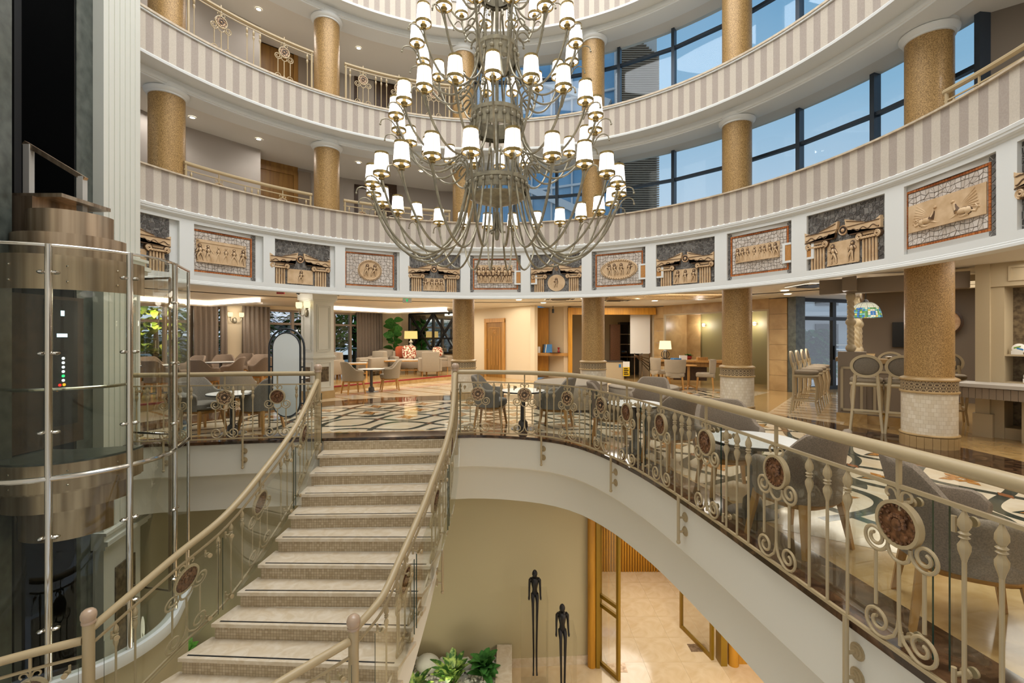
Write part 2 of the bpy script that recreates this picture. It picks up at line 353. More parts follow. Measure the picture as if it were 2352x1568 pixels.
def in_poly(x, y, P):
    c = False; j = len(P)-1
    for i in range(len(P)):
        if (P[i][1] > y) != (P[j][1] > y) and x < (P[j][0]-P[i][0])*(y-P[i][1])/(P[j][1]-P[i][1])+P[i][0]: c = not c
        j = i
    return c
FP = EDGE+OUT
def edge_dist(x, y):
    b = 9
    for i in range(len(EDGE)-1):
        ax, ay = EDGE[i]; bx, by = EDGE[i+1]; dx, dy = bx-ax, by-ay
        t = max(0, min(1, ((x-ax)*dx+(y-ay)*dy)/(dx*dx+dy*dy))); b = min(b, hypot(ax+dx*t-x, ay+dy*t-y))
    return b
def ok(x, y, m=.4): return in_poly(x, y, FP) and edge_dist(x, y) > m
fl = MB(); t = tessellate_polygon([[Vector((*p, 0)) for p in FP]])
fl.add([(*p, 0) for p in FP], [tuple(f) for f in t])
n = len(EDGE)
floor = struct(fl.build('floor', 'floorbeige', sharp=None))
if floor.data.polygons[0].normal.z < 0: floor.data.flip_normals()
# edge of the slab: marble nosing, white band, recessed lower band, soffit
def offs(k):
    o = []
    for i, p in enumerate(EDGE):
        a = Vector(EDGE[max(0, i-1)]); b = Vector(EDGE[min(n-1, i+1)]); d = (b-a).normalized(); o.append((p[0]-d.y*k, p[1]+d.x*k))
    return o
def edge_sweep(prof):
    m = MB(); Ls = []
    O = {k: offs(k) for k, z in prof}
    for i in range(n): Ls.append([(*O[k][i], z) for k, z in prof])
    return m.sweep(Ls)
edge_sweep([(-.02,.002),(.38,.002),(.38,-.04),(-.02,-.04)]).build('edge_border', 'marblebrown', floor, sharp=.5)
struct(edge_sweep([(0,-.04),(1.2,-.04),(1.2,-1.02),(.13,-1.02),(.13,-.52),(.02,-.50),(0,-.48)]).build('trim_1', 'slab', sharp=.5))
cl = MB(); o2 = offs(.6); CP = o2+OUT; t = tessellate_polygon([[Vector((*p, 0)) for p in CP]]); cl.add([(*p, -1.0) for p in CP], [tuple(f) for f in t]); struct(cl.build('ceiling_lower', 'ceil', sharp=None))

# floor finishes
def ringband(R0, R1, a0, a1, z, name, m, hole=False, seg=1.0):
    k = int((a1-a0)/seg); b = MB().arc([(R0, z-.0015), (R1, z-.0015), (R1, z), (R0, z)], a0, a1, k); return b.build(name, m, floor, sharp=None)
ringband(5.72, 6.62, -72, 118, .003, 'border_band', 'marblebrown')
def planarstrips(name, m, strips, z):
    b = MB()
    for P in strips: b.prism(P, z-.0015, z)
    return b.build(name, m, floor, sharp=None)
# cream mosaic carpet inside the columns and by the desk
cb = MB(); NP = 100
for i in range(NP):
    a0 = -75+200*i/NP; a1 = -75+200*(i+1)/NP
    r = 5.72
    while r > .6 and ok(*polar(a0, r).xy, .385) and ok(*polar(a1, r).xy, .385): r -= .06
    if r < 5.66:
        p, q, s_, t_ = polar(a0, r+.06), polar(a1, r+.06), polar(a1, 5.72), polar(a0, 5.72); cb.add([(v.x, v.y, .0015) for v in (p, q, s_, t_)], [(0,3,2,1)])
cb.build('carpet_field', 'cream', floor, sharp=None)
MB().arc([(7.3, .0005), (10.4, .0005), (10.4, .0015), (7.3, .0015)], 14, 46, 32).build('desk_carpet_field', 'cream', floor, sharp=None)
def ribbon(b, R0, A, nn, ph, a0, a1, wd, z, chk=True):
    st = .5*5/R0 if R0 > 5 else .8; k = int((a1-a0)/st); run = []
    def flush():
        if len(run) > 1:
            vs = []
            for i, p in enumerate(run):
                d = (run[min(i+1, len(run)-1)]-run[max(0, i-1)]).normalized(); q = Vector((-d.y, d.x, 0))*wd; vs += [p+q, p-q]
            vs = [(v.x, v.y, z) for v in vs]; b.add(vs, [(2*i, 2*i+1, 2*i+3, 2*i+2) for i in range(len(run)-1)])
        run.clear()
    for i in range(k+1):
        a = a0+(a1-a0)*i/k; p = polar(a, R0+A*sin(nn*RD(a)+ph))
        if chk and not ok(p.x, p.y, .46): flush()
        else: run.append(p)
    flush()
def flower_mesh():
    b = MB()
    for k in range(8):
        a = pi*k/4; d = Vector((cos(a), sin(a), 0)); e = Vector((-sin(a), cos(a), 0)); r = .23 if k % 2 == 0 else .14
        b.add([d*.02, d*r*.6+e*.05, d*r, d*r*.6-e*.05], [(0, 3, 2, 1)])
    return b.mesh('inlay_flower', 'ochre', None)
def lens_mesh():
    b = MB(); P = []
    for i in range(13): t = i/12; P.append((-.28+.56*t, .11*sin(pi*t)))
    for i in range(11, 0, -1): t = i/12; P.append((-.28+.56*t, -.11*sin(pi*t)))
    b.add([(x, y, 0) for x, y in P], [tuple(range(len(P)))]); return b.mesh('inlay_lens', 'green', None)
def dia_mesh():
    b = MB(); b.add([(-.1,0,0),(0,-.055,0),(.1,0,0),(0,.055,0)], [(0,1,2,3)]); return b.mesh('inlay_diamond', 'rust', None)
FM, LM, DM = flower_mesh(), lens_mesh(), dia_mesh()
for R0, a0, a1, chk in ((5.24,-72,118,1),(4.44,-72,118,1),(3.64,-60,118,1),(2.84,-50,118,1),(2.04,-40,118,1),(7.75,15,45,0),(8.6,15,45,0),(9.45,15,45,0)):
    nn = round(2*pi*R0/1.0)//2*2; b = MB()
    ribbon(b, R0, .36, nn/2, 0, a0, a1, .048, .0022, chk); ribbon(b, R0, .36, nn/2, pi, a0, a1, .048, .0025, chk)
    if b.V:
        r = b.build('inlay_ribbon', 'green', floor, sharp=None)
        if r.data.polygons[0].normal.z < 0: r.data.flip_normals()
    per = 360/nn
    for k in range(int(a0/per)+1, int(a1/per)):
        a = k*per; p = polar(a, R0); off = floor.location
        if not chk or ok(p.x, p.y, .66):
            part('inlay_diamond', DM, floor, (p.x-off.x, p.y-off.y, .0030), -RD(a))
        a = (k+.5)*per; p = polar(a, R0)
        if not chk or ok(p.x, p.y, .66):
            if k % 2: part('inlay_lens', LM, floor, (p.x-off.x, p.y-off.y, .0028), -RD(a)+pi/2)
            part('inlay_flower', FM, floor, (p.x-off.x, p.y-off.y, .0034), -RD(a))
        for dr in (.4,):
            p = polar(k*per, R0+dr)
            if (not chk or ok(p.x, p.y, .55)) and k % 2 == 0 and R0+dr < 5.6: part('inlay_lens', LM, floor, (p.x-off.x, p.y-off.y, .0028), -RD(k*per))
# cream field with tan stripes in front of the lounge
U = Vector((.6,.8,0)); W = Vector((.8,-.6,0)); P0 = Vector((-4.96,12.7,0))
def lounge(u, v, z=0): p = P0+U*u+W*v; return Vector((p.x, p.y, z))
F2 = lambda u, v: tuple(lounge(u, v).xy)
def vmax(u):
    v = .1
    while v < 6 and hypot(*(lounge(u, v).xy-Vector((CX, CY)))) > 6.66 and (ok(*lounge(u, v).xy, .3)): v += .03
    return v
us = [-5.6+.2*i for i in range(55)]
sf = MB()
for u0, u1 in zip(us, us[1:]): sf.add([(*F2(u, v), .0022) for u, v in ((u0,0),(u1,0),(u1,vmax(u1)),(u0,vmax(u0)))], [(0,3,2,1)])
sf = sf.build('stripe_field', 'cream', floor, sharp=None)
for i in range(15):
    u = -5.5+.7*i; vm = min(vmax(u), vmax(u+.08))
    if vm > .4: planarstrips('floor_stripe', 'tan', [[F2(u,.02),F2(u+.08,.02),F2(u+.08,vm),F2(u,vm)]], .0026)
B0 = Vector((5.82,8.3,0)); E1 = Vector((.78,-.62,0)).normalized(); E2 = Vector((.62,.78,0)).normalized()
def bar_at(u, v, z=0): p = B0+E1*u+E2*v; return Vector((p.x, p.y, z))
G2 = lambda u, v: tuple(bar_at(u, v).xy)
planarstrips('bar_stripe_field', 'cream', [[G2(-1.15,-.35),G2(.1,-.35),G2(.1,4.6),G2(-1.15,4.6)]], .0022)
for i in range(11): planarstrips('bar_floor_stripe', 'tan', [[G2(-1.1,-.3+.42*i),G2(.05,-.3+.42*i),G2(.05,-.22+.42*i),G2(-1.1,-.22+.42*i)]], .0026)
planarstrips('side_field', 'cream', [[(6.2,5.2),(9,2.5),(9,4.6),(7.2,6.2)]], .0022)

# ring of the atrium
A0, A1 = -82, 116
PAN = [(-73.4,-65.9),(-63.5,-51.1),(-48.9,-36.6),(-34.4,-22.2),(-19.9,-7.7),(-5.4,7.0),(9.3,21.8),(24.2,36.7),(39.1,51.7),(54.2,66.5),(69.2,81.8),(84.6,96.5),(98.9,111.2)]
f = MB()
N = 198
f.arc([(5.5,2.40),(5.68,2.40),(5.68,3.62),(5.5,3.62),(5.5,3.42),(5.565,3.42),(5.565,2.55),(5.5,2.55)], A0, A1, N)
prev = A0
for a, b in PAN+[(A1, A1)]:
    k = max(1, int((a-prev)/1.0)); f.arc([(5.5,2.53),(5.57,2.53),(5.57,3.44),(5.5,3.44)], prev, a, k); prev = b
struct(f.build('wall_frieze', 'white', sharp=.45))
struct(MB().arc([(5.5,2.395),(5.485,2.40),(5.485,2.43),(5.493,2.437),(5.493,2.455),(5.5,2.462)], A0, A1, N).build('trim_2', 'white', sharp=.4))
struct(MB().arc([(5.5,3.475),(5.488,3.48),(5.485,3.495),(5.47,3.50),(5.455,3.52),(5.452,3.545),(5.445,3.55),(5.440,3.585),(5.45,3.595),(5.5,3.60)], A0, A1, N).build('trim_3', 'white', sharp=.4))
def stripes(name, z0, z1, R=5.5, th=.16):
    b = MB(); st = 1.2; k = int((A1-A0)/st)
    L = []
    for i in range(k+1):
        a = A0+st*i; L.append([polar(a, r, z) for r, z in ((R,z0),(R+th,z0),(R+th,z1),(R,z1))])
    b.sweep(L)
    for i in range(k):
        if i % 2:
            for j in range(4): b.I[i*4+j] = 1
    return struct(b.build(name, ['stripeA','stripeB'], sharp=.6))
stripes('wall_parapet', 3.60, 4.165); struct(MB().arc([(5.47,4.165),(5.7,4.165),(5.7,4.19),(5.47,4.19)], A0, A1, N).build('trim_4', 'coping'))
def upper(i, z0, z1, cz):
    stripes('wall_band', z0, z1, th=.3)
    struct(MB().arc([(5.46,z1),(5.9,z1),(5.9,z1+.035),(5.46,z1+.035)], A0, A1, N).build('trim_%d' % (i), 'coping'))
    struct(MB().arc([(5.52,z1-.035),(5.475,z1-.03),(5.475,z1),(5.52,z1)], A0, A1, N).build('trim_%d' % (i+1), 'white'))
    struct(MB().arc([(5.5,z0-.06),(5.47,z0-.055),(5.465,z0-.02),(5.48,z0-.012),(5.48,z0),(5.5,z0+.002),(5.86,z0),(5.86,z0-.06)], A0, A1, N).build('trim_%d' % (i+2), 'white', sharp=.4))
    struct(MB().arc([(5.80,z0-.05),(5.80,z0-.14),(5.77,z0-.145),(5.77,z0-.19),(5.79,z0-.195),(5.79,z0-.22),(6.25,z0-.22),(6.25,z0-.05)], A0, A1, N).build('trim_%d' % (i+3), 'white', sharp=.4))
    for a_, b_, r_ in ((A0,-5.5,9.6),(-5.5,84,6.78),(84,A1,9.6)): struct(MB().arc([(5.85,z0-.17),(r_,z0-.17),(r_,z1),(5.85,z1)], a_, b_, int((b_-a_)/2)).build('ceiling_ring', 'ceil'))
struct(MB().box((-9,-3,13),(9,12.3,13.2)).build('ceiling_sky_cap', 'ceil', sharp=.4))  # unseen opaque cap, added to shut blue sky light out of the atrium
struct(MB().box((-9,-3,-3.9),(14.2,-2.6,13)).build('wall_south', 'white', sharp=.4)); struct(MB().box((-7,-2.6,-3.9),(-6.6,2.6,13)).build('wall_west', 'white', sharp=.4)); struct(MB().box((14,-2.6,-3.9),(14.2,8.2,5)).build('wall_far_east', 'barwall', sharp=.4)); struct(MB().box((7.3,-2.6,5),(7.5,1.4,13)).build('wall_gallery_east', 'white', sharp=.4))
upper(5, 5.93, 6.57, 0); upper(9, 8.72, 9.36, 0)
struct(MB().arc([(5.66,2.60),(9.4,2.60),(9.4,3.6),(5.66,3.6)], A0, A1, N//2).build('ceiling_mezzanine', 'ceil'))
oc = MB(); ocp = [tuple(polar(A0+(A1-A0)*i/60, 9.2).xy) for i in range(61)]+OUT[:-1]+[(-16,4)]
t = tessellate_polygon([[Vector((*p, 0)) for p in ocp]]); oc.add([(*p, 2.6) for p in ocp]+[(*p, 3.5) for p in ocp], [tuple(q) for q in t]+[tuple(len(ocp)+i for i in q) for q in t]); struct(oc.build('ceiling_hall', 'ceil', sharp=None))

# walls behind the upper corridors, wall strip by strip (az = angle round the atrium)
def ringwall(name, pts, z0, z1, m, th=.2, struct_=True):
    P = [polar(a, r) for a, r in pts]; b = MB()
    for i in range(len(P)-1):
        p, q = P[i], P[i+1]; d = (q-p).normalized(); o = Vector((d.y, -d.x, 0))*(-th)
        b.prism([(p.x,p.y),(q.x,q.y),(q.x+o.x,q.y+o.y),(p.x+o.x,p.y+o.y)], z0, z1)
    return struct(b.build(name, m, sharp=.3))
WP = [(-85,7.3),(-60,7.35),(-45.6,7.35),(-45.6,8.0),(-30,8.1),(-12,8.3),(-5.5,8.3),(-5.5,6.7)]
ringwall('wall_corridor', WP, 3.6, 5.78, 'greywall'); ringwall('wall_gallery', WP, 6.57, 8.58, 'greywall')
ringwall('wall_east', [(84,6.75),(88,7.3),(100,7.6),(116,7.6)], 3.6, 5.78, 'barwall'); ringwall('wall_south_east', [(84,6.75),(88,7.3),(100,7.6),(116,7.6)], 6.57, 8.58, 'barwall')

# curtain wall of glass behind the columns on two floors
WA = [-5.5,4.5,14,20.5,27.5,38.6,50.6,60.8,71.6,78,84]
for lev, (z0, z1, tz) in enumerate(((3.6,5.76,5.10),(6.57,8.56,8.12))):
    g = thing('window_%d' % (lev+1), None, None, polar(40, 6.7, z0)); g['kind'] = 'structure'
    for i in range(len(WA)-1):
        p, q = polar(WA[i], 6.7), polar(WA[i+1], 6.7); d = (q-p).normalized()
        for a, b in ((z0, tz), (tz, z1)):
            MB().obox(((p.x+q.x)/2, (p.y+q.y)/2, (a+b)/2), d*((q-p).length/2-.02), Vector((d.y,-d.x,0))*.006, (0,0,(b-a)/2-.02)).build('pane', 'winglass', g)
        MB().bar((p.x,p.y,tz), (q.x,q.y,tz), .09, .06).build('transom', 'mullion', g)
    for a in WA:
        p = polar(a, 6.7); d = polar(a, 1)-Vector((CX,CY,0)); MB().obox((p.x,p.y,(z0+z1)/2), d*.08, Vector((-d.y,d.x,0))*.035, (0,0,(z1-z0)/2)).build('mullion', 'mullion', g)

# columns: shaft, capital, and on the ground floor a tiled base with a carved band
def shaft(z0, z1, r): return MB().lathe([(r, z0), (r, z1)], n=32)
COLA = {-64.8:'by the lift', -36.8:'second from the lift', -6.9:'behind the chandelier', 23.2:'between chandelier and glass wall', 53.2:'in front of the sky windows', 80.7:'at the end of the glass wall'}
CR = 6.05
bandmat = mat('carved_band', 'C4AB7E', .5, bump=.0)
def wallpaper_band(m):
    n = m.node_tree; b = n.nodes['Principled BSDF']; t = n.nodes.new('ShaderNodeTexCoord'); s = n.nodes.new('ShaderNodeSeparateXYZ'); a = n.nodes.new('ShaderNodeMath'); a.operation = 'ARCTAN2'
    n.links.new(t.outputs['Object'], s.inputs[0]); n.links.new(s.outputs['X'], a.inputs[0]); n.links.new(s.outputs['Y'], a.inputs[1])
    def mm(op, x, y=None):
        k = n.nodes.new('ShaderNodeMath'); k.operation = op
        for i, v in enumerate((x, y)):
            if v is None: continue
            if isinstance(v, (int, float)): k.inputs[i].default_value = v
            else: n.links.new(v, k.inputs[i])
        return k.outputs[0]
    u = mm('SINE', mm('MULTIPLY', a.outputs[0], 14)); v = mm('SINE', mm('MULTIPLY', s.outputs['Z'], 75)); q = mm('SINE', mm('MULTIPLY', mm('ADD', mm('ABSOLUTE', u), v), 6))
    r = n.nodes.new('ShaderNodeValToRGB'); r.color_ramp.elements[0].position = .45; r.color_ramp.elements[1].position = .6
    r.color_ramp.elements[0].color = (*lin('4A3826'), 1); r.color_ramp.elements[1].color = (*lin('CDB68B'), 1)
    n.links.new(q, r.inputs[0]); n.links.new(r.outputs[0], b.inputs['Base Color'])
wallpaper_band(bandmat); M['band'] = bandmat
SH0, SH1, SH2 = shaft(.96,2.6,.265).mesh('shaft','gold'), shaft(3.6,5.62,.265).mesh('shaft','gold'), shaft(6.57,8.42,.265).mesh('shaft','gold')
def capital(z): return MB().lathe([(.27,z-.16),(.285,z-.155),(.285,z-.13),(.30,z-.12),(.325,z-.09),(.33,z-.065),(.31,z-.05),(.31,z-.03),(.315,z-.02),(.315,z+.02)], n=32).mesh('capital', 'white', .5)
CP1, CP2 = capital(5.76), capital(8.55)
TB = MB().lathe([(.30,.18),(.30,.74)], n=32).mesh('mosaic_base', 'basetile')
BD = MB().lathe([(.304,.77),(.304,.90)], n=32).mesh('carved_band', 'band')
MO = [MB().lathe(p, n=32).mesh('moulding', 'travertine', .9) for p in ([(.30,.735),(.318,.74),(.322,.752),(.318,.765),(.304,.77)], [(.304,.90),(.316,.905),(.322,.92),(.318,.935),(.30,.945),(.265,.96)], [(.30,.155),(.322,.16),(.326,.17),(.32,.182),(.30,.186)])]
skb = MB(); skb.lathe([(.318,.0),(.318,.155),(.30,.155)], n=24)
def tile_mesh(a0, a1):
    b = MB(); b.arc([(.306,.0),(.318,.0),(.318,.152),(.306,.152)], a0, a1, 2, c=(0,0)); return b.mesh('base_tile', 'travertine', .4)
BT = tile_mesh(0.4, 14.6); BC = MB().lathe([(.308,0),(.308,.153)], n=32).mesh('base_core', 'floorbeige')
for a, where in COLA.items():
    p = polar(a, 6.33 if a > 80 else CR)
    c = thing('column', 'gold speckled column on the second gallery, '+where, 'column', (p.x,p.y,0)); c['kind'] = 'thing'
    part('shaft', SH2, c); part('capital', CP2, c)
    c = thing('column', 'gold speckled column on the first gallery, '+where, 'column', (p.x,p.y,0)); c['kind'] = 'thing'
    part('shaft', SH1, c); part('capital', CP1, c)
    if a > -10:
        c = thing('column', 'gold speckled floor column with mosaic base, '+{-6.9:'beside the wooden door',23.2:'behind the grey ottomans',53.2:'in front of the reception desk',80.7:'beside the bar stools'}[a], 'column', (p.x,p.y,0), RD(-20)); c['kind'] = 'thing'
        part('shaft', SH0, c); part('mosaic_base', TB, c); part('carved_band', BD, c); part('base_core', BC, c)
        for m_ in MO: part('moulding', m_, c)
        for k in range(24): part('base_tile', BT, c, (0,0,0), RD(15*k))

# ------------------------------------------------------------------ railings
def spiral(c, r0, r1, a0, a1, n=26):
    return [(c[0]+(r0+(r1-r0)*i/n)*cos(a0+(a1-a0)*i/n), 0, c[1]+(r0+(r1-r0)*i/n)*sin(a0+(a1-a0)*i/n)) for i in range(n+1)]
def shear(b, k):
    if k: b.V = [(x, y, z+k*x) for x, y, z in b.V]
    return b
RAILM = {}
def rail_meshes(k, lod=0):
    key = (round(k, 3), lod)
    if key in RAILM: return RAILM[key]
    nb = 8 if lod == 0 else 5
    b = MB(); b.tube([(0,0,.05),(0,0,.60)], .0085, nb)
    prof = [(.0085,.60),(.012,.615),(.021,.645),(.022,.665),(.012,.685),(.011,.69),(.02,.697),(.012,.705),(.021,.714),(.012,.722),(.022,.742),(.021,.765),(.013,.785),(.007,.80),(.007,.81)]
    b.lathe(prof, n=nb)
    bal = b.mesh('baluster', 'rail')
    X = Matrix.Rotation(pi/2, 3, 'X')
    fr = MB(); L = []
    for i in range(24):
        a = 2*pi*i/24; L.append([(r*cos(a), y, .64+r*sin(a)) for r, y in ((.092,-.016),(.108,-.016),(.108,.016),(.092,.016))])
    fr.sweep(L, ring=True); shear(fr, k)
    ds = MB(); ds.lathe([(.094,-.007),(.094,.007)], (0,0,.64), 24, X=X)
    dp = MB(); dp.lathe([(.094,-.007),(.094,.007)], (0,0,.64), 24, X=X)
    for sg in (-1, 1):
        for i in range(24 if lod == 0 else 8):
            a = 2*pi*i/(24 if lod == 0 else 8); ds.ball((.084*cos(a), sg*.010, .64+.084*sin(a)), .007, 5, 3)
        for i in range(4):
            a = pi/2*i+pi/4; ds.ball((.062*cos(a), sg*.010, .64+.062*sin(a)), .009, 6, 4)
        # relief face with curls, built as low swellings
        ds.ball((0, sg*.011, .64), (.026,.015,.032), 8, 5)
        for i in range(9):
            a = pi*(i-.5)/8; ds.ball((.036*cos(a), sg*.011, .645+.036*sin(a)), .012, 6, 4)
        ds.tube(spiral((0,.64), .052, .052, 0, 2*pi, 20), .003, 4)
        for i in range(8):
            a = 2*pi*i/8; a2 = a+2*pi/16
            dp.tube([(.088*cos(a), sg*.009, .64+.088*sin(a)), (.062*cos(a2), sg*.010, .64+.062*sin(a2)), (.088*cos(a+2*pi/8), sg*.009, .64+.088*sin(a+2*pi/8))], .005, 4, m=1)
        dp.tube([(x, sg*.010, z) for x, _, z in spiral((0,.64), .05, .018, 0, 5*pi, 26)], .005, 4, m=1); dp.ball((0, sg*.012, .64), .016, 8, 4)
    shear(ds, k); shear(dp, k)
    sc = MB(); cr = MB(); r = .0085
    for sg in (-1, 1):
        cr.tube([(0,0,.748)]+[(sg*x, 0, z) for x, _, z in spiral((.042,.772), .030, .018, pi, -pi*.35, 14)], r*.8, nb)
        U = [(sg*.055,0,.545),(sg*.055,0,.515),(sg*.045,0,.487),(sg*.022,0,.470),(0,0,.466)]; sc.tube(U, r, nb)
        sc.tube([(sg*x, 0, z) for x, _, z in [(.055,0,.525)]+spiral((.122,.535), .066, .018, pi*1.12, pi*4.4, 34)], r, nb)
        sc.tube([(sg*.118,0,.468),(sg*.118,0,.208)], r, nb)
        sc.tube([(sg*x, 0, z) for x, _, z in [(0,0,.20),(.006,0,.155),(.022,0,.112)]+spiral((.108,.135), .076, .018, pi*1.2, pi*4.4, 36)], r, nb)
    sc.tube([(0,0,.466),(0,0,.20)], r, nb); cr.tube([(0,0,.745),(0,0,.81)], r, nb)
    shear(sc, k); shear(cr, k)
    cn = MB(); cn.bar((0,0,.80), (0,0,.95), .017); 
    RAILM[key] = (bal, fr.mesh('medallion_frame','rail',.7), ds.mesh('medallion','bronze'), dp.mesh('medallion',['pale','brownline']), sc.mesh('scrollwork','rail'), cn.mesh('connector','rail'), cr.mesh('crest_scroll','rail'))
    return RAILM[key]
def newel(parent, p, z, top=1.10, bot=-.3):
    b = MB(); b.lathe([(.0,bot),(.042,bot),(.042,top-.10)], (p[0],p[1],z), 20); b.build('newel_post', 'rail', parent)
    MB().lathe([(.044,top-.105),(.05,top-.10),(.05,top-.085),(.046,top-.08),(.055,top-.055),(.056,top-.03),(.048,top-.005),(.03,top+.012),(0,top+.018)], (p[0],p[1],z), 20).build('newel_cap', 'railcap', parent)
def clamp(parent, path, d, zf, h):
    p = path.at(d); q = path.nor(d); z = zf(d)+h; b = MB()
    b.tube([p+Vector((0,0,z-.035)), p+Vector((0,0,z+.03))], .010, 8)
    a = p+Vector((0,0,z)); b.tube([a, a-q*.055], .009, 8); b.tube([a-q*.05, a-q*.062], .021, 12); b.tube([a-q*.086, a-q*.098], .021, 12)
    b.build('glass_clamp', 'rail', parent)
def build_rail(label, path, zf, meds, bals, k=0, panes=(), conn=None, lod=0, H=.97, glass=True, name='railing', kinds=None, span=None, pitch=None):
    p0 = path.at(0); t = thing(name, label, 'railing', (p0.x, p0.y, zf(0)))
    m = rail_meshes(k, lod); off = t.location
    n = max(8, int(path.L/.06)); d0, d1 = span or (0, path.L)
    def line(h, r, nm, nb, seg):
        MB().tube([path.at(d0+(d1-d0)*i/seg)+Vector((0,0,zf(d0+(d1-d0)*i/seg)+h)) for i in range(seg+1)], r, nb).build(nm, 'rail', t)
    line(H, .033, 'handrail', 14 if lod == 0 else 8, n); line(.815, .0125, 'sub_rail', 4, n); line(.05, .0125, 'bottom_rail', 4, n)
    def put(nm, me, d, par=t):
        p = path.at(d); tn = path.tan(d); return part(nm, me, par, Vector((p.x, p.y, zf(d)))-off, atan2(tn.y, tn.x))
    for d in bals: put('baluster', m[0], d)
    for i, d in enumerate(meds):
        kd = kinds[i % len(kinds)] if kinds else 'd'
        put('scrollwork', m[4], d); put('crest_scroll', m[6], d); f_ = put('medallion_frame', m[1], d); part('medallion', m[2] if kd == 'd' else m[3], f_); put('connector', m[5], d)
    for a, b in panes:
        seg = max(2, int((b-a)/.12)); L = []
        for i in range(seg+1):
            d = a+(b-a)*i/seg; p = path.at(d); q = path.nor(d); z = zf(d)
            L.append([p-q*.070+Vector((0,0,z+.07)), p-q*.080+Vector((0,0,z+.07)), p-q*.080+Vector((0,0,z+.80)), p-q*.070+Vector((0,0,z+.80))])
        g = MB().sweep(L); 
        nb_ = len(g.F); g.I[-2] = g.I[-1] = 1
        g.build('glass_pane', ['glass','glassedge'], t, sharp=.4)
        for d in (a+.08, b-.08):
            for h in (.12, .74): clamp(t, path, d, zf, h)
    return t
flat = lambda d: 0.0
def bracket(t, path, d, top=.05, bot=-.36, stand=(-.15,-.28)):
    p = path.at(d); q = path.nor(d); b = MB(); b.tube([p+Vector((0,0,bot)), p+Vector((0,0,top))], .0145, 10); b.ball(p+Vector((0,0,bot-.012)), .020, 10, 6)
    s = b.build('support_post', 'rail', t)
    for z in stand:
        c = MB(); a = p+Vector((0,0,z)); c.tube([a, a-q*.062], .010, 8)
        for r, o in ((.044,.064),(.036,.056),(.024,.048)): c.tube([a-q*o, a-q*(o+.009)], r, 16)
        c.build('wall_flange', 'rail', s)
# balcony rail round the stair opening
def near_d(path, x, y):
    return min((((path.at(path.L*i/400)-Vector((x,y,0))).length, path.L*i/400) for i in range(401)))[1]
meds = [.343,1.063,1.783,2.524,3.128,3.869,4.659,5.499,6.331,7.15]
bals = [.08]
for a, b in zip(meds, meds[1:]): bals += [a+(b-a)*u for u in (.34,.5,.66)]
bals += [7.45,7.6]
bl = build_rail('long beige iron railing with medallions curving along the balcony in front of tub chairs', RR, flat, meds, bals, panes=[(.06,.98),(1.18,2.2),(2.3,3.3),(3.4,4.75),(4.82,6.42),(6.49,7.6)], kinds='ppppddddd')
newel(bl, RR.at(0).xy, 0, 1.09, -.28)
for d in (1.328,2.752,4.204,6.037,7.4): bracket(bl, RR, d)
lm = [1.923,1.218,.552]
lb = [LR.L-u for u in (.14,.30,.90,1.03,1.16,1.70,1.84,2.26,2.40)]
ll = build_rail('short beige iron railing with medallions between lift and stairs', LR, flat, lm, lb, panes=[(.02,1.3),(1.36,LR.L-.06)], kinds='dpp')
newel(ll, LR.at(LR.L).xy, 0, 1.09, -.28)
for d in (.429,1.45): bracket(ll, LR, d)

# staircase
RISE, RUN = .165, .27
SL = Path([(-2.78,7.0),(-2.72,6.3),(-2.70,5.7),(-2.73,5.36),(-2.78,5.08),(-2.86,4.83),(-2.96,4.57),(-3.11,4.32),(-3.30,4.05),(-3.55,3.78)])
SR = Path([(-.88,7.15),(-.87,6.5),(-.87,5.8),(-.87,5.3),(-.89,5.05),(-.93,4.81),(-.97,4.50),(-1.03,4.21),(-1.13,3.95),(-1.30,3.70)])
ST = thing('staircase', 'cream marble staircase with mosaic risers going down from the hall', 'staircase', (-1.8,6.9,0))
NS = 12
def step_y(path, n_):
    y = (6.86 if path is SL else 6.98)-(n_-0)*(.283 if path is SL else .307)+.0
    return y
LY = [6.93,6.53,6.21,5.89,5.61,5.36,5.08,4.83,4.57,4.32,4.06,3.80,3.55]; RY = [7.08,6.70,6.33,5.98,5.67,5.36,5.05,4.81,4.50,4.21,3.93,3.65,3.38]
def px(path, y):
    Q = path.Q
    for i in range(len(Q)-1):
        if Q[i].y >= y >= Q[i+1].y: t = (Q[i].y-y)/(Q[i].y-Q[i+1].y); return Q[i].x+(Q[i+1].x-Q[i].x)*t
    return Q[-1].x+(Q[-1].x-Q[-9].x)/(Q[-1].y-Q[-9].y)*(y-Q[-1].y)
LN = [Vector((px(SL, y), y, -RISE*i)) for i, y in enumerate(LY)]; RN = [Vector((px(SR, y), y, -RISE*i)) for i, y in enumerate(RY)]
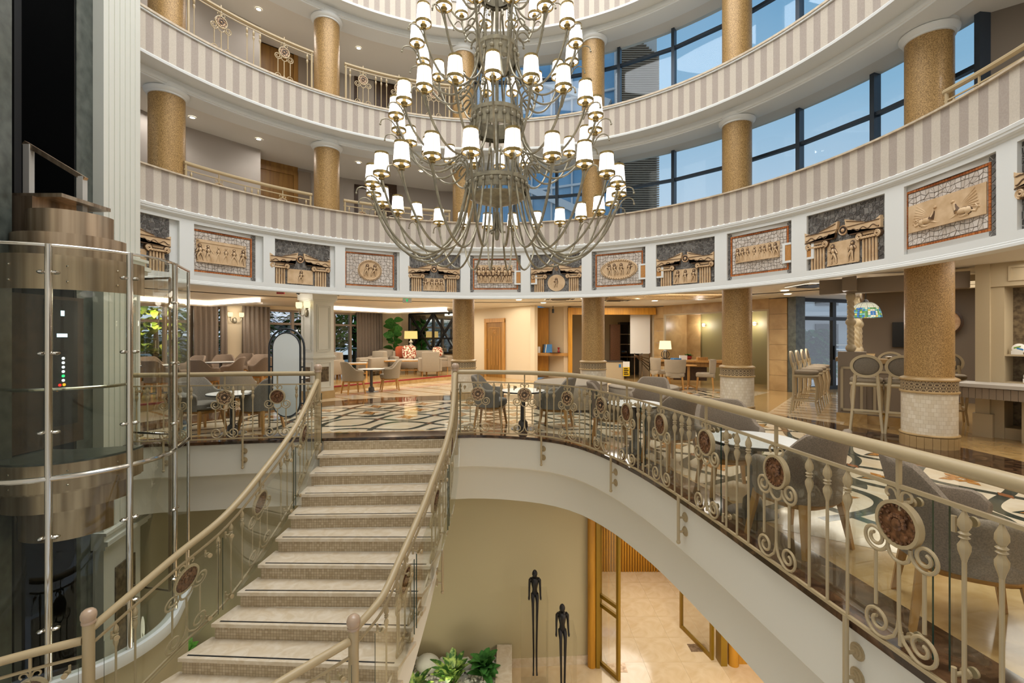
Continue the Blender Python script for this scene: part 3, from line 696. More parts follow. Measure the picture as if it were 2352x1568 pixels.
for i in range(NS):
    # riser under nosing i, then tread i+1
    b = MB(); zt, zb = -RISE*i-.035, -RISE*(i+1)
    s = Vector((0,.03 if i else -.09,0)); a, c = LN[i]+s, RN[i]+s; 
    if i: a = a+Vector((.02,0,0)); c = c-Vector((.02,0,0))
    b.prism([(a.x,a.y),(c.x,c.y),(c.x,c.y+.03),(a.x,a.y+.03)], zb, zt if i else -.04)
    b.build('riser', 'mosaic', ST, sharp=.3)
    if i+1 < NS:
        l0, r0 = LN[i]+Vector((-.03,.06,0)), RN[i]+Vector((.03,.06,0)); l1, r1 = LN[i+1], RN[i+1]; z = -RISE*(i+1)
        b = MB().prism([(l0.x,l0.y),(r0.x,r0.y),(r1.x,r1.y),(l1.x,l1.y)], z-.035, z); tr = b.build('tread', 'tread', ST, sharp=.3)
        d = (r1-l1).normalized(); up = Vector((-d.y,d.x,0)); la, ra = l1+d*.06+up*.045, r1-d*.05+up*.045
        MB().obox(((la.x+ra.x)/2, (la.y+ra.y)/2, z+.0005), (ra-la)/2*Vector((1,1,0)), up*.009, (0,0,.0012)).build('anti_slip_strip', 'strip', tr)
# body of the flight: white stringer and soffit
L = []
for i in range(NS+1):
    l, r = LN[i], RN[i]; z = -RISE*i-.09
    if i == 0: z = -.2
    L.append([(l.x+.05,l.y+.10,z-.035),(r.x-.035,r.y+.10,z-.035),(r.x-.02,r.y+.10,z-.42),(l.x+.05,l.y+.10,z-.42)])
MB().sweep(L).build('stringer', 'slab', ST, sharp=.4)
for i in range(1, NS):   # blocks that fill under each tread up to the stringer
    l0, r0, l1, r1 = LN[i-1], RN[i-1], LN[i], RN[i]
    MB().prism([(l0.x+.05,l0.y+.1),(r0.x-.035,r0.y+.1),(r1.x-.035,r1.y+.06),(l1.x+.05,l1.y+.06)], -RISE*(i+1)-.12, -RISE*i-.03).build('tread_block', 'slab', ST, sharp=.3)
LZ = -RISE*NS
MB().prism([(LN[11].x-.05,LN[11].y+.1),(RN[11].x+.05,RN[11].y+.1),(-1.1,3.2),(-1.9,2.1),(-4.3,2.1),(-4.3,3.3)], LZ-.3, LZ).build('landing', 'tread', ST, sharp=.3)
# stair railings follow the slope
SRL = Path([(-2.84,6.80),(-2.77,5.95),(-2.85,5.26),(-2.97,4.78),(-3.20,4.395),(-3.50,3.84)]); SRR = Path([(-.86,7.05),(-.79,5.95),(-.905,5.07),(-.976,4.715),(-1.06,4.37),(-1.144,4.07),(-1.31,3.84)])
def zslope(path):
    def f_(d):
        y = path.at(d).y; return min(0.0, -3.286-.93+.611*y)+.0
    return f_
zl, zr = zslope(SRL), zslope(SRR)
def kof(path, zf): return (zf(path.L*.75)-zf(path.L*.45))/(path.L*.3)
slm = [.611,1.555,2.387]; slb = [.14,.28,.93,1.06,1.19,1.82,1.96,2.10,2.80,2.94]
rl1 = build_rail('sloping stair railing on the lift side of the staircase', SRL, zl, slm, slb, k=kof(SRL, zl), panes=[(.08,1.0),(1.04,2.1),(2.14,3.05)], kinds='d', H=.945)
newel(rl1, SRL.at(SRL.L).xy, zl(SRL.L), 1.11, -.55)
srm = [.35,1.05,1.783,2.598]; srb = [.16,.24,.70,.80,.90,1.38,1.5,1.62,2.75,2.95]
rl2 = build_rail('sloping stair railing on the side of the statues', SRR, zr, srm, srb, k=kof(SRR, zr), panes=[(.08,1.5),(1.55,2.5),(2.55,3.15)], kinds='d', H=.945)
newel(rl2, SRR.at(SRR.L).xy, zr(SRR.L), 1.06, -.75)
for d in (1.75, ): 
    p = SRR.at(d); b = MB(); z = zr(d); b.tube([p+Vector((.07,0,z-.42)), p+Vector((.07,0,z+.05))], .0145, 10); b.ball(p+Vector((.07,0,z-.44)), .02, 10, 6); sp_ = b.build('support_post', 'rail', rl2)
    for h in (-.2,-.33):
        MB().tube([p+Vector((.07,0,z+h)), p+Vector((.0,0,z+h))], .01, 8).tube([p+Vector((.015,0,z+h)), p+Vector((.0,0,z+h))], .04, 14).build('wall_flange', 'rail', sp_)
# level rails that turn off the landing
zland = zl(SRL.L)-.03
LA = Path([(-3.50,3.84),(-3.98,3.61),(-4.5,3.25)]); LB = Path([(-1.31,3.84),(-1.80,3.28),(-2.2,2.7)])
za = lambda d: zl(SRL.L)-.07-.05*d
zb_ = lambda d: zr(SRR.L)-.07-.06*d
build_rail('landing railing with scrolls beside the glass lift shaft', LA, za, [.36], [.66,.8], k=-.05, panes=[(.04,.44),(.48,1.0)], kinds='d', span=(.04,1.0), H=.945)
build_rail('landing railing turning off the foot of the statue-side stair railing', LB, zb_, [.85], [.22,.38], k=-.06, panes=[(.06,.5)], kinds='d', span=(.04,1.2), H=.945)

# gallery railings on the two upper floors
def gallery(a0, a1, R, z, label, H, lod=1):
    P = Path([tuple(polar(a0+(a1-a0)*i/8, R).xy) for i in range(9)]); zf = lambda d: z
    kk = max(1, round(P.L/.95)); ms = [P.L*(i+.5)/kk for i in range(kk)]; bs = []
    for i in range(kk+1):
        c = P.L*i/kk
        for u in (-.12,0,.12):
            if .03 < c+u < P.L-.03: bs.append(c+u)
    t = build_rail(label, P, zf, ms, bs, lod=1, kinds='p', H=H)
    for d in (.03, P.L-.03): MB().tube([P.at(d)+Vector((0,0,z)), P.at(d)+Vector((0,0,z+H))], .02, 8).build('end_post', 'rail', t)
for (a0, a1, wh) in ((-63.5,-40.5,'between the first two columns'),(-34,-10,'behind the chandelier'),(-79,-70.5,'beside the lift pilaster'),(87,112,'beyond the window wall')):
    gallery(a0, a1, 5.8, 3.58, 'beige gallery railing of the first gallery, '+wh, .93); 
    if a0 < 0: gallery(a0, a1, 5.72, 6.6, 'beige gallery railing of the second gallery, '+wh, .88)

# ------------------------------------------------------------------ chandelier
CHX, CHY = -.175, 5.4
CH = thing('chandelier', 'huge four-tiered iron chandelier with glowing ribbed glass shades hanging in the atrium', 'chandelier', (CHX, CHY, 2.7))
def sp3(pts, n=5):
    p = Path([(a, b) for a, b in pts]); k = n*(len(pts)-1); return [p.at(p.L*i/k) for i in range(k+1)]
shm = MB(); k = 40; prof = [(.079,.02),(.078,.06),(.066,.20)]
for z0, z1, r0, r1 in ((.02,.20,.078,.064),):
    vs = []
    for i in range(5):
        for j in range(k):
            a = 2*pi*j/k; r = r0+(r1-r0)*i/4; r *= 1.0 if j % 2 else .95; vs.append((r*cos(a), r*sin(a), z0+(z1-z0)*i/4))
    shm.add(vs, [(i*k+j, i*k+(j+1) % k, (i+1)*k+(j+1) % k, (i+1)*k+j) for i in range(4) for j in range(k)])
    for q in range(0, len(shm.F)): 
        if (q % k) % 4 == 0: shm.I[q] = 1
shm.lathe([(.0,.07),(.022,.07),(.03,.11),(.02,.15),(0,.16)], n=8)
SHADE = shm.mesh('shade', ['shade','shade_rib'], .9)
SRL_ = MB().lathe([(.075,0),(.084,0),(.084,.026),(.076,.026)], n=24, caps=False).mesh('lower_ring','brassring',.8)
SRU_ = MB().lathe([(.062,.195),(.069,.195),(.067,.215),(.058,.215)], n=24, caps=False).mesh('upper_ring','brassring',.8)
SR_ = MB().lathe([(.012,-.05),(.03,-.045),(.03,-.035),(.018,-.03),(.034,-.012),(.034,-.004),(.02,.004),(.02,.03),(0,.03)], n=12).mesh('shade_fitting', 'brassring', .8)
off = CH.location
def tier(R, zs, n, ph, dr, z0, z1, zb):
    h = zs-.18
    arm = MB(); pts = sp3([(dr,z1-.02),(dr+.01,z0+.02),(dr+(R-dr)*.10,z0-(z0-zb)*.45),(dr+(R-dr)*.25,zb+(z0-zb)*.18),(dr+(R-dr)*.45,zb),(dr+(R-dr)*.66,zb+(h-zb)*.10),(dr+(R-dr)*.84,zb+(h-zb)*.40),(dr+(R-dr)*.95,zb+(h-zb)*.75),(R,h+.02)], 4)
    arm.tube([(p.x, 0, p.y-off.z) for p in pts], .0125, 6)
    o = sp3([(R-.025,h-.12),(R+.03,h-.02),(R+.09,h+.02),(R+.15,h),(R+.165,h-.05)], 3); arm.tube([(p.x, 0, p.y-off.z) for p in o], .007, 5); arm.ball((o[-1].x,0,o[-1].y-off.z), .012, 6, 4)
    hk = sp3([(dr,z1-.04),(dr,z1+.12),(dr+.03,z1+.20),(dr+.09,z1+.22),(dr+.14,z1+.17),(dr+.145,z1+.13)], 3); arm.tube([(p.x, 0, p.y-off.z) for p in hk], .010, 6); arm.ball((hk[-1].x,0,hk[-1].y-off.z), .017, 6, 4)
    arm.ball((dr+.012,0,(z0+z1)/2-off.z), .025, 8, 5)
    am = arm.mesh('arm', 'chand')
    for i in range(n):
        a = 2*pi*(i+ph)/n+pi/2
        part('arm', am, CH, (0,0,0), a); s = part('shade', SHADE, CH, (R*cos(a), R*sin(a), zs-.13-off.z), a); part('shade_fitting', SR_, s); part('lower_ring', SRL_, s); part('upper_ring', SRU_, s)
    d = MB(); d.lathe([(dr-.01,z0),(dr,z0),(dr+.012,z0+.03),(dr,z0+.04),(dr,z1-.05),(dr+.014,z1-.04),(dr+.014,z1),(dr-.02,z1),(dr-.03,z0+.04)], (CHX,CHY,0), 40, caps=False); d.build('drum', 'chand', CH, sharp=.7)
    return am
tier(1.39, 3.22, 24, .5, .35, 3.16, 3.31, 2.40)
tier(1.14, 4.02, 20, 0, .29, 3.87, 4.09, 3.42)
tier(.91, 4.92, 16, .5, .235, 4.64, 4.86, 4.26)
tier(.65, 5.68, 12, .5, .20, 5.42, 5.66, 5.12)
b = MB(); b.lathe([(0,2.62),(.02,2.63),(.03,2.7),(.018,2.76),(.018,3.0),(.06,3.02),(.30,3.10),(.33,3.12),(.33,3.13),(.05,3.08),(.02,3.1),(.02,8.9),(0,8.9)], (CHX,CHY,0), 20)
for i in range(8):
    a = 2*pi*i/8; P_ = sp3([(.02,2.95),(.035,2.8),(.05,2.74),(.09,2.72)], 3); b.tube([(CHX+p.x*cos(a), CHY+p.x*sin(a), p.y) for p in P_], .009, 6); b.ball((CHX+.09*cos(a), CHY+.09*sin(a), 2.72), .014, 6, 4)
b.build('stem', 'chand', CH)
for i in range(4):
    a = pi/4+i*pi/2
    for r0, z0, r1, z1 in ((.31,3.3,.26,3.82),(.26,4.1,.21,4.6),(.21,4.87,.18,5.44),(.18,5.66,.06,7.2)):
        b = MB(); n = int((z1-z0)/.05)
        for j in range(n):
            t = (j+.5)/n; r = r0+(r1-r0)*t; c = Vector((CHX+r*cos(a), CHY+r*sin(a), z0+(z1-z0)*t)); d = Vector((cos(a+pi/2*(j % 2)), sin(a+pi/2*(j % 2)), 0))*.012
            b.tube([c+d*cos(q)+Vector((0,0,.031*sin(q))) for q in [2*pi*x/8 for x in range(8)]], .004, 4, closed=True)
        b.build('chain', 'chand', CH)

# ------------------------------------------------------------------ mosaic relief panels of the frieze
RB = 5.553
def cyl(ac):
    return lambda u, v, w_: (CX+(RB-w_)*sin(RD(ac)+u/5.55), CY+(RB-w_)*cos(RD(ac)+u/5.55), 2.985+v)
HW, HH = .60, .432
def tesserae(hw, hh, sz, rnd, th=.012):
    b = MB(); nu, nv = max(2, int(2*hw/sz)), max(2, int(2*hh/sz)); G = {}
    for i in range(nu+1):
        for j in range(nv+1):
            ju = 0 if i in (0, nu) else rnd.uniform(-.34, .34)*2*hw/nu; jv = 0 if j in (0, nv) else rnd.uniform(-.34, .34)*2*hh/nv
            G[i, j] = Vector((-hw+2*hw*i/nu+ju, -hh+2*hh*j/nv+jv))
    def cell(P):
        c = sum(P, Vector((0,0)))/len(P); Q = []
        for p in P:
            d = p-c; L = d.length; Q.append(c+d*max(.3, (L-.0062)/max(L, 1e-6)))
        n = len(Q); t = th*rnd.uniform(.8, 1.2)
        b.add([(p.x, p.y, 0) for p in Q]+[(p.x, p.y, t) for p in Q], [tuple(range(n, 2*n))]+[(i, (i+1) % n, n+(i+1) % n, n+i) for i in range(n)])
    for i in range(nu):
        for j in range(nv):
            P = [G[i,j], G[i+1,j], G[i+1,j+1], G[i,j+1]]; r = rnd.random()
            if r < .3: cell([P[0],P[1],P[2]]); cell([P[0],P[2],P[3]])
            elif r < .5: cell([P[0],P[1],P[3]]); cell([P[1],P[2],P[3]])
            else: cell(P)
    return b
def figure(b, x, y, h, rnd, lean=0, w0=.02, fat=1.0):
    """small human figure in low relief, feet at x, y"""
    k = h; T = lambda dx, dy: (x+(dx+lean*dy)*k, y+dy*k, w0)
    r = .055*k*fat; q_ = .02*(fat-1)/.22*.5
    b.ball(T(0,.90), (.062*k+q_,.075*k+q_,.022), 8, 5); b.ball(T(0,.66), (.105*k+q_,.15*k+q_,.028), 8, 5); b.ball(T(0,.50), (.09*k+q_,.09*k+q_,.024), 8, 5)
    for sg in (-1, 1):
        kx = rnd.uniform(.02,.16)*sg; b.tube([T(sg*.04,.5), T(kx+sg*.03,.26), T(kx*.7+sg*rnd.uniform(.02,.12),.02)], [r*1.25, r, r*.6], 6)
        ex, ey = sg*rnd.uniform(.14,.26), rnd.uniform(.5,.75); b.tube([T(sg*.10,.74), T(ex,ey), T(ex+sg*rnd.uniform(-.1,.16), ey+rnd.uniform(-.12,.22))], [r*.8, r*.7, r*.5], 6)
    for q in range(3): b.tube([T(-.1+.08*q,.52), T(-.12+.1*q,.3), T(-.14+.13*q,.12)], r*.35, 4)
def griffin(b_, x, y, s, sg, w0=.02, fat=1.0):
    b = MB()
    T = lambda dx, dy: (x+sg*dx*s, y+dy*s, w0); f_ = fat
    def tb(pts, rs, n): b.tube(pts, [r*s*f_ for r in rs], n)
    b.ball(T(0,.28), (.30*s*f_,.14*s*f_,.03), 10, 6); b.ball(T(-.24,.25), (.15*s*f_,.16*s*f_,.03), 8, 5)
    tb([T(.2,.3),T(.3,.5),T(.34,.68)], [.12,.09,.07], 8); b.ball(T(.40,.74), (.10*s*f_,.075*s*f_,.028), 8, 5); tb([T(.42,.75),T(.56,.69)], [.05,.035], 6); tb([T(.3,.82),T(.38,.92),T(.5,.92),T(.54,.84)], [.024]*4, 5)
    tb([T(.2,.2),T(.45,.1),T(.66,.07)], [.07,.05,.035], 6); tb([T(-.25,.12),T(-.05,.05),T(.14,.06)], [.07,.05,.035], 6)
    for i in range(7): tb([T(.14-.02*i,.44-.012*i),T(-.14-.03*i,.74-.062*i),T(-.52-.03*i,1.04-.13*i)], [.026,.032,.012], 5)
    tb([T(-.36,.2),T(-.55,.15),T(-.62,.3),T(-.52,.42),T(-.44,.36)], [.04,.035,.03,.03,.025], 6)
    b_.add(b.V, b.F)
def volute(b, x, y, r, sg):
    b.lathe([(0,0),(r*1.25,0),(r*1.25,.047),(0,.049)], (x,y,0), 16, m=1)
    b.tube([(x+sg*px_, y+pz, .05) for px_, _, pz in spiral((0,0), r, r*.25, -pi*.5, pi*3, 22)], r*.24, 5)
def ionic(root, u, top, name_half, F):
    """fluted column with volute capital and one half of the broken pediment"""
    sg = -1 if u < 0 else 1; lo = -HH; uL, uR = max(-HW+.004, u-.12), min(HW-.004, u+.12)
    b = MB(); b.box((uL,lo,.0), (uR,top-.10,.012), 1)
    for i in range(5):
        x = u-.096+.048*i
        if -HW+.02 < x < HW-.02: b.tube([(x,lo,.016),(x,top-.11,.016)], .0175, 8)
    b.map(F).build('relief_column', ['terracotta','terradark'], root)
    c = MB(); c.box((uL-.0,top-.10,.0), (uR,top-.07,.05)); c.box((max(-HW+.004,u-.15),top-.05,.0), (min(HW-.004,u+.15),top-.015,.043))
    for q in (-1, 1):
        x = u+q*.135
        if abs(x) < HW-.04: volute(c, x, top-.06, .048, q)
    for i in range(6):
        x = u-.1+.04*i
        if abs(x) < HW-.02: c.ball((x,top-.085,.045), (.014,.022,.014), 6, 4)
    c.map(F).build('relief_capital', ['terracotta','terradark'], root)
    e = MB(); o, i_ = (max(.0, min(HW-.005, abs(u)+.19)), abs(u)-.30)
    P = lambda pts: [(sg*x, y) for x, y in pts]
    e.prism(P([(o,top),(i_+.05,top-.0),(i_,top+.07),(i_-.02,top+.115),(o,top+.115)]), 0, .055); e.prism(P([(o-.0,top+.115),(o,top+.165),(o-.07,top+.125)]), 0, .06)
    e.prism(P([(abs(u)-.03,top+.118),(i_-.03,top+.118),(i_-.04,top+.15),(i_-.05,top+.235)]), 0, .06)
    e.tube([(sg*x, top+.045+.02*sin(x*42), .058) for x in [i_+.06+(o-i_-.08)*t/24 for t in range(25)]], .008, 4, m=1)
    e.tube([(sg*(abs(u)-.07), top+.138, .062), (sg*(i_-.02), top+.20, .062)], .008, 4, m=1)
    e.prism(P([(o,top-.012),(i_+.04,top-.012),(i_-.01,top+.07),(i_+.0,top+.005),(o,top+.002)]), 0, .058, m=1)  # dark strip painted as shade under the entablature
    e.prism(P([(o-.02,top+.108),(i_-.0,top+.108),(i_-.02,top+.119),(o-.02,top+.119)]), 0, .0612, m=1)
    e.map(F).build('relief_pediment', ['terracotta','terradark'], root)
DESC = ['lion tamer', '']
def plaque_rect(root, F, u0, u1, v0, v1, nfig, rnd, meander=False, kind='fig'):
    b = MB(); b.box((u0,v0,.004), (u1,v1,.022)); p = b.map(F).build('relief_plaque', 'terracotta', root)
    g = MB(); d = MB()
    if meander: g.box((u0,v1-.05,.02), (u1,v1-.006,.03)); [d.box((u0+.01+.028*i,v1-.042,.03), (u0+.026+.028*i,v1-.016,.033)) for i in range(int((u1-u0-.02)/.028))]
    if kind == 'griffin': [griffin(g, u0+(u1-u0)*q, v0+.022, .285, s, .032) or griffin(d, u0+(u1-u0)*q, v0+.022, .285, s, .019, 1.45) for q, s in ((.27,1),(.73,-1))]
    else:
        for i in range(nfig):
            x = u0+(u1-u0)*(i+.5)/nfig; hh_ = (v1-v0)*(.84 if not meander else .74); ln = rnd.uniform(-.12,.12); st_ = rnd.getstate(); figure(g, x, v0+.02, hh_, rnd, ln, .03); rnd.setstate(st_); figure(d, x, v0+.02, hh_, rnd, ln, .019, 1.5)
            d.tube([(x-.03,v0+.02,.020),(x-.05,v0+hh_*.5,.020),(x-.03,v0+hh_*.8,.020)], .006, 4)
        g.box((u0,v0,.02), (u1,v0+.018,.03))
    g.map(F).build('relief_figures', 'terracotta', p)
    if d.V: d.map(F).build('relief_shadow_line', 'terradark', p)  # fatter dark copies paint shade round the figures
def plaque_oval(root, F, u, v, rx, ry, nfig, rnd, ring=True):
    b = MB(); b.lathe([(0,.0),(1,.0),(1,.02),(0,.022)], n=40); b.V = [(u+x*rx, v+y*ry, z) for x, y, z in b.V]
    if ring:
        L = []
        for i in range(40):
            a = 2*pi*i/40; L.append([(u+(rx*q)*cos(a), v+(ry*q)*sin(a), z) for q, z in ((1,.02),(.97,.035),(.86,.035),(.83,.02))])
        b.sweep(L, ring=True)
        for i in range(44): a = 2*pi*i/44; b.ball((u+rx*.915*cos(a), v+ry*.915*sin(a), .035), (.012,.012,.006), 5, 3, m=1)
    p = b.map(F).build('relief_plaque', ['terracotta','terradark'], root); g = MB(); dk_ = MB()
    for i in range(nfig):
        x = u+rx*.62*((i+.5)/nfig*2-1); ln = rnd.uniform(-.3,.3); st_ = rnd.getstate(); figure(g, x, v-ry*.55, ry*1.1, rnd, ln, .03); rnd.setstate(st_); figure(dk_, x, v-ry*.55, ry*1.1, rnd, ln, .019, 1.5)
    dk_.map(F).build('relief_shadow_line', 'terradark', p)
    g.map(F).build('relief_figures', 'terracotta', p)
def medal(root, F, u, v, r):
    b = MB(); b.lathe([(0,0),(r,0),(r,.02),(r*.9,.03),(r*.75,.022),(0,.022)], n=24); b.V = [(x+u, y+v, z) for x, y, z in b.V]; b.ball((u,v,.025), (r*.4,r*.4,.016), 8, 5); b.tube([(u+x, v+z, .026) for x, _, z in spiral((0,0), r*.7, r*.35, 0, 5*pi, 24)], r*.08, 4, m=1)
    b.map(F).build('relief_medallion', ['pale','brownline'], root)
def sidebit(root, F, sg, v=-.09):
    x0, x1 = sorted((sg*(HW-.005), sg*(HW-.105))); b = MB(); b.box((x0,v-.13,.03), (x1,v+.13,.045)); b.map(F).build('orange_tablet', 'tablet', root)
    e = MB(); xi = sg*(HW-.105); xo = sg*(HW-.15); e.box((min(xi,xo),v-.165,.0), (max(xi,xo),v+.165,.05)); e.box((min(sg*(HW-.002),xi),v+.13,.0), (max(sg*(HW-.002),xi),v+.165,.05)); e.box((min(sg*(HW-.002),xi),v-.165,.0), (max(sg*(HW-.002),xi),v-.13,.05)); e.map(F).build('tablet_frame', 'white', root)
PL = ['dark mosaic panel half hidden by the lift pilaster, with one ionic column', 'light mosaic panel with a long relief of dancing figures under a meander band', 'dark mosaic panel with broken pediment over a plaque of one winged figure',
 'light mosaic panel with a round relief of two seated figures', 'dark mosaic panel with broken pediment over a small plaque of huddled figures', 'light mosaic panel with three upright relief plaques side by side',
 'dark mosaic panel with broken pediment over a round winged cupid relief', 'light mosaic panel with a wide oval relief of reclining figures', 'dark mosaic panel with broken pediment over a plaque of wrestling riders',
 'light mosaic panel with a low banquet relief of many figures', 'dark mosaic panel with broken pediment over an embracing couple', 'light mosaic panel with two facing winged griffins', 'dark mosaic panel at the end of the frieze beyond the griffins']
for i, (a0, a1) in enumerate(PAN):
    ac = .8+14.85*(i-5); F = cyl(ac); rnd = random.Random(40+i); p = polar(ac, RB)
    root = thing('relief_panel', PL[i], 'wall panel', (p.x, p.y, 2.55), 0)
    dark = i % 2 == 0; sz = .055 if i > 7 or i < 2 else .06
    bk = MB(); NB = 12
    L = [[(-HW-.001+(2*HW+.002)*q/NB, v, w_) for v, w_ in ((-HH-.001,.001),(HH+.001,.001),(HH+.001,-.010),(-HH-.001,-.010))] for q in range(NB+1)]
    bk.sweep(L).map(F).build('grout_bed', 'groutd' if dark else 'groutl', root)
    if dark:
        stuff(tesserae(HW, HH, sz, rnd).map(F).build('tesserae', 'tess_d', root, sharp=.3))
        for u in (-.405, .405): ionic(root, u, -.02 if i not in (10,) else .0, 0, F)
        medal(root, F, 0, .09, .075 if i != 6 else .04)
        if i == 6: plaque_oval(root, F, 0, -.23, .205, .19, 1, rnd, False)
        else: plaque_rect(root, F, -.25, .25, -.41, -.12 if i < 9 else -.06, {2:1,4:4,8:3,10:2,0:2,12:2}[i], rnd)
    else:
        stuff(tesserae(HW-.105, HH-.105, sz, rnd, .01).map(F).build('tesserae', 'tess_l', root, sharp=.3))
        zg = MB(); zg.box((-HW,HH-.066,0),(HW,HH,.002)).box((-HW,-HH,0),(HW,-HH+.066,.002)).box((-HW,-HH+.066,0),(-HW+.066,HH-.066,.002)).box((HW-.066,-HH+.066,0),(HW,HH-.066,.002)); zg.map(F).build('border_grout', 'zig', root, sharp=.3)
        t1 = MB(); w_ = .066
        for (L_, horiz) in ((2*HW, 1), (2*HH, 0)):
            for sg in (-1, 1):
                n = int(L_/.085); st = L_/n
                for q in range(n):
                    for up in (0, 1):
                        x0, xm, x1 = -L_/2+st*q, -L_/2+st*(q+.5), -L_/2+st*(q+1); g_ = .0055
                        T = [(x0+g_,0+g_),(x1-g_,0+g_),(xm,w_-g_*2)] if not up else [(xm+g_,w_-g_),(xm+st-g_,w_-g_),(x1,0+g_*2)]
                        if up and q == n-1: T = [(xm+g_,w_-g_),(x1-.002,w_-g_),(x1-.002,g_*2)]
                        Q = [((x, sg*(HH-y)) if horiz else (sg*(HW-y), x)) for x, y in T]
                        if not horiz: Q = [(x, max(-HH+w_*.9, min(HH-w_*.9, y))) for x, y in Q]
                        t1.prism(Q, .0, .011)
        stuff(t1.map(F).build('border_tiles', 'bordertri', root, sharp=.3))
        o = MB(); tw = .031
        for sg in (-1, 1):
            n = int(2*(HW-w_)/.036); st = 2*(HW-w_)/n
            for q in range(n): x = -(HW-w_)+st*q; y = sg*(HH-w_-tw/2); o.box((x+.002,y-tw/2+.002,0), (x+st-.002,y+tw/2-.002,.013))
            n = int(2*(HH-w_-tw)/.036); st = 2*(HH-w_-tw)/n
            for q in range(n): y = -(HH-w_-tw)+st*q; x = sg*(HW-w_-tw/2); o.box((x-tw/2+.002,y+.002,0), (x+tw/2-.002,y+st-.002,.013))
        stuff(o.map(F).build('orange_border_tiles', 'orange', root, sharp=.3))
        if i == 1: plaque_rect(root, F, -.42, .42, -.19, .20, 6, rnd, True)
        elif i == 3: plaque_oval(root, F, 0, -.01, .26, .23, 2, rnd)
        elif i == 5:
            for u0, u1, nf in ((-.42,-.15,3),(-.14,.13,2),(.14,.40,2)): plaque_rect(root, F, u0, u1, -.21, .21, nf, rnd)
        elif i == 7: plaque_oval(root, F, 0, 0, .42, .22, 4, rnd)
        elif i == 9: plaque_rect(root, F, -.43, .38, -.13, .14, 8, rnd)
        elif i == 11: plaque_rect(root, F, -.485, .49, -.17, .17, 0, rnd, False, 'griffin')
    if i in (5, 7, 9): sidebit(root, F, 1)
    if i in (6, 8, 10): sidebit(root, F, -1)

# ------------------------------------------------------------------ furniture
def smooth01(t): t = max(0, min(1, t)); return t*t*(3-2*t)
def cushion(rx, ry, z0, z1, n=28, p=2.6, front=None):
    b = MB(); L = []
    prof = [(.90,z0),(.985,z0+.02),(1.0,(z0+z1)/2),(.985,z1-.02),(.90,z1-.003),(.5,z1+.006)]
    for k, z in prof:
        R = []
        for j in range(n):
            a = 2*pi*j/n; c, s_ = cos(a), sin(a); R.append((rx*k*abs(c)**(2/p)*(1 if c > 0 else -1), ry*k*abs(s_)**(2/p)*(1 if s_ > 0 else -1), z))
        L.append(R)
    return b.sweep(L)
def legs_into(t, X, Y, h, leg, r0=.024, r1=.015, splay=.05):
    for sx in (-1, 1):
        for sy in (-1, 1):
            b = MB(); b.taper((sx*X, sy*Y, h), (sx*(X+splay), sy*(Y+splay), 0), r0*1.3, r1*1.3); part('leg', b.mesh('leg', leg, .4), t)
def tub_chair(name, label, fab, leg, hb=.86, ha=.64, zs=.47):
    """upholstered tub chair that faces +y"""
    t = thing(name, label, 'chair')
    part('seat', cushion(.255, .25, zs-.11, zs, p=3).mesh('seat', fab), t, (0,.02,0))
    b = MB(); L = []; N_ = 34
    for i in range(N_+1):
        a = RD(-128+256*i/N_); f = smooth01((abs(math.degrees(a))-36)/50); zt = hb+(ha-hb)*f
        if abs(math.degrees(a)) > 112: zt -= .05*((abs(math.degrees(a))-112)/16)**2
        dx, dy = sin(a), -cos(a)
        ring = []
        for off, z in ((.0,zs-.12),(.012,(zs+zt)/2),(.03,zt-.04),(.026,zt-.012),(.008,zt),(-.018,zt-.006),(-.026,zt-.03),(-.03,zs+.05),(-.03,zs-.12)):
            tl = (z-zs)/(.4)*.045*max(0, cos(a)) if z > zs else 0
            r_x, r_y = .285+off, .275+off; ring.append((dx*r_x, dy*r_y-tl+.01, z))
        L.append(ring)
    b.sweep(L); part('backrest', b.mesh('backrest', fab, .9), t)
    part('apron', cushion(.245, .24, zs-.165, zs-.105, p=3).mesh('apron', leg), t, (0,.01,0))
    legs_into(t, .185, .185, zs-.12, leg)
    return t
def facing(fx, fy): return atan2(-fx, fy)
def round_table(name, label, r, h, group=None):
    t = thing(name, label, 'table', group=group)
    b = MB(); b.lathe([(0,h-.004),(r-.004,h-.004),(r-.004,h),(0,h)], n=40); part('tabletop', b.mesh('tabletop','tabletop',.5), t)
    b = MB(); b.lathe([(r-.02,h-.024),(r,h-.024),(r,h-.003),(r-.02,h-.003)], n=40); part('table_rim', b.mesh('table_rim','tableedge',.5), t)
    b = MB(); b.lathe([(.04,.06),(.038,h-.03)], n=16); part('pedestal', b.mesh('pedestal','pedestal'), t)
    b = MB(); b.lathe([(.20,0),(.20,.008),(.13,.016),(.08,.03),(.075,.11),(.06,.13),(.04,.15)], n=28); part('pedestal_base', b.mesh('pedestal_base','pedestal',.7), t)
    return t
# --- chairs and tables along the balcony railing
c0 = tub_chair('tub_chair', 'grey upholstered tub chair beside the white table cut by the frame edge', 'fabric', 'woodlight')
c0.location = (2.36,2.45,0); c0.rotation_euler.z = facing(.85,-.5)
for (x, y), f_, lb_ in (((2.10,3.42),(-.35,.9),'grey tub chair seen from behind between two small white tables at the railing'),
    ((2.12,4.55),(-.1,-1),'grey tub chair facing the railing across a white table from the turned chair'),
    ((1.86,5.45),(-.35,.9),'grey tub chair with its back to the railing at the middle balcony table'),
    ((1.42,6.75),(.9,-.25),'grey tub chair behind the railing bend facing the middle balcony table'),
    ((2.15,7.25),(-.5,-.8),'grey tub chair beside the ottomans facing the middle balcony table')):
    dup(c0, (x,y,0), facing(*f_), lb_)
c1 = tub_chair('tub_chair', 'slate tub chair facing the small table by the stair newel', 'fabricblue', 'woodlight'); c1.location = (-.36,7.85,0); c1.rotation_euler.z = facing(1,-.15)
